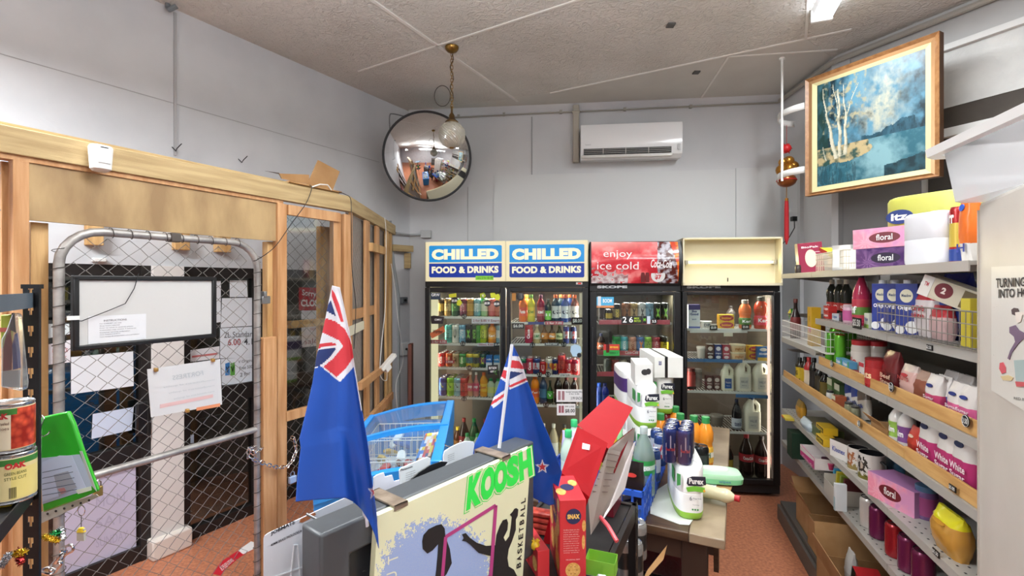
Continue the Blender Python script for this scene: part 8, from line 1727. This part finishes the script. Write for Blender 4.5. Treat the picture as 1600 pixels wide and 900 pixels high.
for i, (px, Y, rz) in enumerate(((935, 1.16, .5), (926, 1.12, .9))):
    o = place('mini', box_maker(.026, .016, .026, '#cfdfe4', [('o', .5, .5, .3, .3, '#e0c83a'), ('t', 'cube', .5, .5, .4, .2, '#3a5a8a')]), P(px, 870, Y), 0, 'tiny blue and white sample box in front of the green box, %s one' % ('upper', 'lower')[i], 'box', None, 'sample_box', (.3, .4, rz)); o.location.z = .91
rnd = random.Random(4)
for i in range(12):
    p = PZ(919+rnd.random()*12, 878+rnd.random()*14, .912); o = MB().ball((0, 0, 0), .006, 8, sz=.7).build('yellow_sweet', C('#e0b82a', .4)); o.location = p; tag(o, 'loose yellow sweet beside the cracker box', 'sweet', 'loose yellow sweets beside the cracker box')
# chocolate bars, sweets jar, lollipop
for i in range(6):
    w_ = P(841, 800+i*9, 1.42); o = place('choc', lambda o: (MB().rings([(-.062, .006, .004), (-.055, .02, .008), (.055, .02, .008), (.062, .006, .004)], 14, 3).build('wrapper', noisy('choc_wrap', '#8a2a26', '#c04a3a', 60, 3, .3), o)), w_, 0, 'red wrapped chocolate bar in the pile behind the board, %s from the top' % ORDN[i], 'chocolate bar', 'chocolate bars behind the board', 'chocolate_bar', (R(90), 0, R(70)))
t = thing('sweets_jar', 'round red plastic lid of a sweets tub beside the board', 'jar', (.068, 1.27, .906)); mb = MB(); mb.lathe([(.027, 0), (.03, .004), (.03, .03), (.027, .034), (.001, .035)], 28); mb.build('body', C('#c0202a', .3), t)
t = thing('lollipop', 'yellow wrapped lollipop standing beside the basketball board', 'lollipop', P(836, 852, 1.22)); mb = MB(); mb.ball((0, 0, 0), .0125, 14)
for k in range(8): mb.tube([(0, 0, .006), (.012*math.cos(k), .006*math.sin(k), .013+.002*(k % 3))], .0018, 4)
mb.build('sweet', C('#d8b02a', .3), t); mb = MB(); mb.tube([(0, 0, -.01), (.004, 0, -.06)], .002, 6); mb.build('stick', WHITE, t)
# under the table and rack
w_ = PZ(1040, 1010, 0)
t = thing('can_carton', 'red carton of wrapped black cans under the table', 'carton', (.62, 2.1, .0), TA)
mb = MB(); mb.box(-.2, .16, 0, .26, .0, .004); mb.box(-.2, .16, .25, .26, 0, .56); mb.box(-.2, -.19, 0, .26, 0, .5); mb.build('carton', C('#8f1a2a', .4), t)
for i in range(4):
    for j in range(2):
        for k in range(3):
            o = place('ubk', can_maker('#191a1c', '#232426', None, '#fff', .115, .033, '#77797c'), Vector((.62, 2.1, .006+.1165*k)) + A_*(-.14+i*.07) + Bv*(.06+j*.075), 0, '', 'can', 'black cans under the table', 'drink_can', (0, 0, 0)); PENDING.append((o, 'black can, layer %s,' % ('bottom', 'middle', 'top')[k], 'wrapped in the red carton under the table'))
mb = MB(); mb.M = Matrix.Translation((.62, 2.1, .0)) @ Matrix.Rotation(TA, 4, 'Z'); mb.box(-.18, .14, .01, .2, .36, .364); tag(mb.build('plastic_wrap', film('crinkled_wrap', '#e8ecec', .3, .2, .05)), 'crinkled clear wrap over the black cans under the table', 'wrap')
t = thing('black_box', 'black box with a silver label under the table front', 'box', (.56, 1.78, 0), TA); mb = MB(); mb.box(-.06, .2, 0, .2, 0, .42); mb.build('carton', C('#232122', .5), t); mb = MB(); mb.box(.10, .19, -.001, 0, .3, .36); mb.build('silver_label', noisy('silver_print', '#3a3a3a', '#c9c9c9', 60, 3, .3), t)
mb = MB(); q = [P(1042, 852, 1.75), P(1036, 875, 1.7), P(1000, 915, 1.62), P(1012, 890, 1.66)]; mb.prism([tuple(p) for p in q], (.003, .004, 0)); tag(mb.build('card_flap', CARD), 'brown card flap sticking up under the table', 'card')
for i, (px, py, Y) in enumerate(((996, 872, 1.72), (990, 905, 1.66), (975, 900, 1.64))):
    o = place('scan', can_maker('#8f8d8a', '#2a2a2a', None, '#fff', .134, .033), P(px, py, Y), 0, 'silver and black can behind the rack post, %s' % ('the highest', 'the middle one', 'the lowest')[i], 'can', None, 'drink_can', (0, 0, 0))
# ================================================================= LEFT RACK IN THE FOREGROUND
RF = Frame.line((-1.115-.56*-0, 1.115), (-1.115, 1.115)) if 0 else None
rp = Vector((-1.135, 1.118)); rd = Vector((-.56, .83)).normalized(); ra = math.atan2(rd.y, rd.x)  # depth axis away from the camera
rx = Vector((rd.y, -rd.x))                                   # across, to the right
LF = Frame(rp.x - rx.x*.0, rp.y - rx.y*.0, math.atan2(rx.y, rx.x))
t = thing('slotted_rack', 'black slotted steel rack at the left edge of the picture', 'rack', (rp.x, rp.y, 0), 0)
zr_ = 1.642
post('post', -.02, .0, zr_, t, w=.036, fl_=.006)
mb = MB(); mb.box(-.024, .020, -.001, .01, zr_-.004, zr_+.006); mb.build('post_cap', BLACK, t)
for z, h_ in ((1.628, .035), (1.173, .035), (.8, .035)):
    mb = MB()
    e = Vector((.3, -.46, 0)); mb.prism([(0.0, .004, z-h_), (e.x, e.y+.004, z-h_), (e.x, e.y+.004, z), (0, .004, z)], (0, .004, 0)); mb.build('beam', C('#55626e', .4, .3) if z > 1.5 else SLOT, t)
    mb = MB(); mb.prism([(0, .006, z-h_*.5), (e.x, e.y, z-h_*.5), (e.x-.34, e.y-.2, z-h_*.5), (-.34, -.19, z-h_*.5)], (0, 0, .003)); mb.build('shelf', C('#8294a3', .35, .3) if z > 1.5 else C('#2b2b2d', .4, .3), t)
def oak(pic):
    def f(o):
        r, h = .0385, .107
        mb = MB(); mb.lathe([(r*.97, 0), (r*1.01, .002), (r*.98, .005), (r, .008), (r, h-.008), (r*.98, h-.005), (r*1.01, h-.002), (r*.97, h), (r*.9, h-.003), (.001, h-.003)], 40, [1, 1, 1, 0, 1, 1, 1, 1, 1]); mb.build('tin', [C('#d9c9a0', .35), C('#b5b7b8', .25, .9)], o)
        def tom(u, v):
            c = lin('#d6c48f') if pic == 'bean' else lin('#dccfb4')
            if u > .46:
                n = noise.noise(Vector((u*18, v*11, 3))); a = noise.voronoi(Vector((u*9, v*6, 2)))[0][0]
                c = mixc(lin('#e05a3a'), lin('#8a1f14'), a*1.4) if pic == 'tom' else (lin('#d8c67a') if v < .75 else c)
            elif pic == 'bean' and u < .22: c = mixc(lin('#d8b83a'), lin('#5a7a2a'), noise.voronoi(Vector((u*14, v*5, 2)))[0][0]*1.6)
            if v > .86: c = lin('#3f7a34') if u < .55 or pic == 'bean' else c
            return c
        mb = MB(); mb.grid(lambda u, v: ((r+.0005)*math.cos(R(-175+170*u)), (r+.0005)*math.sin(R(-175+170*u)), .01+(h-.02)*v), 60, 40, tom); l = mb.build('label', vcol('tin_print', .35), o)
        mb = MB(); mb.textcyl('OAK', r+.0012, h*.77, h*.12, .034, bold=.06, ang=-85 if pic == 'bean' else -125); mb.build('lettering', C('#b8262a', .4), l)
        mb = MB(); 
        for i, s_ in enumerate(('GREEN BEANS', 'STYLE CUT') if pic == 'bean' else ('Whole Peeled', 'Tomatoes')): mb.textcyl(s_, r+.0012, h*(.62-.1*i), h*.06, .035, ang=-85 if pic == 'bean' else -125)
        mb.build('lettering', C('#4a5a2a' if pic == 'bean' else '#6a3a2a', .5), l)
        if pic == 'bean':
            mb = MB(); 
            for i in range(9): mb.add([((r+.001)*math.cos(R(-100+i*1.9)), (r+.001)*math.sin(R(-100+i*1.9)), z) for z in (h*.12, h*.34)] + [((r+.001)*math.cos(R(-99+i*1.9)), (r+.001)*math.sin(R(-99+i*1.9)), z) for z in (h*.34, h*.12)], [(0, 1, 2, 3)])
            mb.build('barcode', BLACK, l)
    return f
cz = 1.177; cp_ = P(20, 443, 1.05)
place('oakb', oak('bean'), Vector((cp_.x, cp_.y, cz-.004)), 0, 'tin of green beans, the lower of two stacked on the left rack', 'tin', 'stacked food tins on the left rack', 'food_tin', (0, 0, R(48)))
cz2 = cz+.105; place('oakt', oak('tom'), Vector((cp_.x-.004, cp_.y, cz2)), 0, 'tin of peeled tomatoes, the upper of two stacked on the left rack', 'tin', 'stacked food tins on the left rack', 'food_tin', (0, 0, R(52)))
def hangbag(name, cat, label, pts, Y, th, mats, parts=()):
    c = P(sum(p[0] for p in pts)/len(pts), sum(p[1] for p in pts)/len(pts), Y); t = thing(name, label, cat, c)
    mb = MB(); mb.prism([tuple(P(x, y, Y-th/2)-c) for x, y in pts], (0, th, 0)); mb.build('bag', mats, t, bevel=th*.35)
    for nm, pp, m, dz in parts: mb = MB(); mb.prism([tuple(P(x, y, Y-th/2-dz)-c) for x, y in pp], (0, .0008, 0)); mb.build(nm, C(m, .3) if isinstance(m, str) else m, t)
    return t, c
hangbag('party_popper_bag', 'bag', 'clear bag of red and blue foil bottles hanging on the left rack', [(0, 530), (8, 515), (18, 488), (24, 492), (30, 560), (34, 600), (32, 612), (0, 606)], 1.06, .018, film('clear_bag', '#eef2f2', .15, .1, .12, '#e0e4e4'), [('red_foil', [(6, 540), (10, 522), (16, 515), (19, 540), (18, 578), (5, 580)], C('#a82a22', .15, .5), -.006), ('blue_foil', [(19, 540), (23, 522), (27, 520), (31, 550), (32, 575), (20, 578)], C('#1f48b0', .15, .5), -.006), ('white_base', [(2, 580), (32, 578), (31, 606), (2, 604)], C('#cfd2d4', .4), -.006), ('dark_neck', [(15, 515), (18, 489), (22, 489), (25, 520)], C('#232427', .3), -.006)])
hangbag('snack_packet', 'packet', 'bright green packet hanging at the top left of the rack', [(0, 492), (16, 491), (17, 505), (15, 540), (0, 545)], 1.10, .008, C('#b8cc4f', .4), [('pink_print', [(0, 512), (14, 512), (13, 518), (0, 519)], '#d87a6a', .0005)])
gp = [(63, 652), (105, 643), (114, 662), (128, 705), (152, 768), (130, 778), (66, 802), (62, 730)]
t, c = hangbag('hanging_pouch', 'pouch', 'green zip pouch of plastic ware hanging from a hook', gp, 1.18, .012, C('#2fa02a', .15), [
    ('clear_window', [(63, 716), (124, 710), (146, 758), (128, 768), (66, 788)], '#a8b8cc', .0006), ('silver_edge', [(124, 705), (128, 705), (151, 768), (144, 760)], '#aab0ac', .0009), ('pale_panel', [(66, 722), (92, 712), (112, 712), (134, 762), (66, 784)], '#b9c6dc', .0012), ('grey_card', [(84, 742), (106, 736), (120, 762), (92, 776)], '#9aa0ac', .0018), ('red_mark', [(90, 764), (100, 762), (104, 768), (96, 772)], '#b07a7a', .0022), ('barcode', [(118, 766), (142, 760), (143, 766), (122, 772)], '#c9d6c4', .0018)])
mb = MB()
for i in range(5): mb.prism([tuple(P(x, y, 1.18-.0105)-c) for x, y in ((66, 738+i*9), (112+i*2, 728+i*9), (112+i*2, 729+i*9), (66, 739+i*9))], (0, .0004, 0))
mb.build('print_lines', C('#4a5566', .5), t)
mb = MB(); mb.tube([P(61, 651, 1.165), P(66, 649, 1.165), P(69, 654, 1.165), P(64, 668, 1.165), P(63, 678, 1.165), P(68, 682, 1.165), P(76, 678, 1.165), P(78, 673, 1.165)], .0016, 6); tag(mb.build('wire_hook', CHROME), 'bent steel hook carrying the green pouch', 'hook')
t = thing('key_tag', 'small key ring with a yellow and clear tag hanging by the gate', 'key ring', P(127, 805, 1.2)); 
mb = MB(); mb.tube([(.009*math.cos(a/3), 0, .012+.013*math.sin(a/3)) for a in range(19)], .0012, 5, closed=True); chainlinks([(0, 0, 0), (0, 0, -.03)], .006, .001, .01); mb.tube([(0, 0, 0), (0, 0, -.03)], .001, 5); mb.build('ring', CHROME, t)
mb = MB(); mb.box(-.009, .009, -.003, .003, -.064, -.034); mb.build('tag', C('#b9b4a8', .2), t); mb = MB(); mb.rings([(-.042, .011, .005), (-.032, .006, .004)], 12, 3); mb.build('yellow_cap', C('#d8b42a', .4), t)
t = thing('perforated_strip', 'pale perforated strip running behind the green pouch', 'strip', P(100, 800, 1.19)); mb = MB(); c = P(100, 800, 1.19); mb.prism([tuple(P(x, y, 1.2)-c) for x, y in ((64, 800), (150, 772), (155, 776), (64, 818))], (0, .001, 0)); mb.build('strip', C('#b9b5ac', .4), t); mb = MB()
for i in range(6): q = P(74+i*13, 803-i*4.2, 1.199)-c; mb.disc(q, (1, 0, 0), (0, 0, 1), .003, .003, 10, off=(0, .0008, 0))
mb.build('holes', DARK, t)
def tinsel(px0, py0, px1, py1, Y, c, label):
    A, B = P(px0, py0, Y), P(px1, py1, Y); mb = MB(); n = 60; pts = [A.lerp(B, i/n) + Vector((.006*math.cos(i*1.1), .006*math.sin(i*1.1), 0)) for i in range(n+1)]; mb.tube(pts, .0018, 4)
    rr = random.Random(px0)
    for i in range(150): p = A.lerp(B, rr.random()); q = Vector((rr.gauss(0, 1), rr.gauss(0, 1), rr.gauss(0, 1))).normalized()*.009; mb.tube([p, p+q], .0007, 3)
    tag(mb.build('tinsel', C(c, .2, .8)), label, 'tinsel')
tinsel(74, 838, 92, 832, 1.17, '#1f8a4a', 'green tinsel hanging behind the rack post'); tinsel(68, 838, 90, 846, 1.15, '#c9a22a', 'gold tinsel by the rack post'); tinsel(94, 825, 98, 842, 1.18, '#c4c6c9', 'silver tinsel beside the green one'); tinsel(12, 868, 40, 862, 1.06, '#c9a22a', 'gold tinsel at the far left bottom'); tinsel(2, 885, 14, 866, 1.05, '#b9bbc0', 'silver tinsel at the far left bottom'); tinsel(28, 860, 33, 880, 1.07, '#9a2a2a', 'red tinsel tuft left of the rack post')
t = thing('lower_chain', 'steel chain with big links at the bottom beside the gate post', 'chain', (0, 0, 0)); chainlinks([P(68, 890, 1.22), P(80, 893, 1.22), P(90, 880, 1.22), P(100, 862, 1.22), P(112, 855, 1.22)], .013, .0032, .032).build('links', CHROME, t)
for i, (px, py, c, n) in enumerate(((6, 786, '#d8b82a', 'yellow'), (4, 793, '#8a8a8a', 'grey'))):
    o = MB().box(-.018, .018, -.012, .012, -.007, .007).build('small_box', C(c, .4), bevel=.001); o.location = P(px, py, 1.05); o.rotation_euler = (0, 0, .4); tag(o, 'small %s box at the left edge below the tins' % n, 'box')

# ------------------------------------------------------------ room behind the camera (seen in the convex mirror)
t = thing('gondola', 'brown stocked gondola standing behind the photographer', 'shelving', (1.2, -2.0, 0), R(8))
for z in (.2, .55, .9, 1.25): mb = MB(); mb.box(0, 1.6, 0, .4, z-.02, z); mb.build('shelf', METALD, t)
mb = MB(); mb.box(0, 1.6, .19, .21, 0, 1.4); mb.build('back_panel', C('#5b5754', .5), t)

# ------------------------------------------------------------ labels: numbers only where nothing else tells apart
from collections import defaultdict
bpy.context.view_layer.update()
grp = defaultdict(list)
for o, desc, where in PENDING: grp[(desc, where)].append(o)
for (desc, where), L in grp.items():
    L.sort(key=lambda o: (o.matrix_world.translation.x/max(.1, o.matrix_world.translation.y), -o.matrix_world.translation.z))
    for i, o in enumerate(L):
        if len(L) == 1: s_ = '%s on the %s' % (desc, where)
        elif len(L) == 2: s_ = '%s on the %s, %s of the two' % (desc, where, ('left', 'right')[i])
        else: s_ = '%s on the %s, %s from left' % (desc, where, ORDN[i])
        s_ = s_.replace('on the floor of', 'on floor of').replace('on the wrapped in', 'wrapped in').replace(',,', ',')
        o['label'] = s_
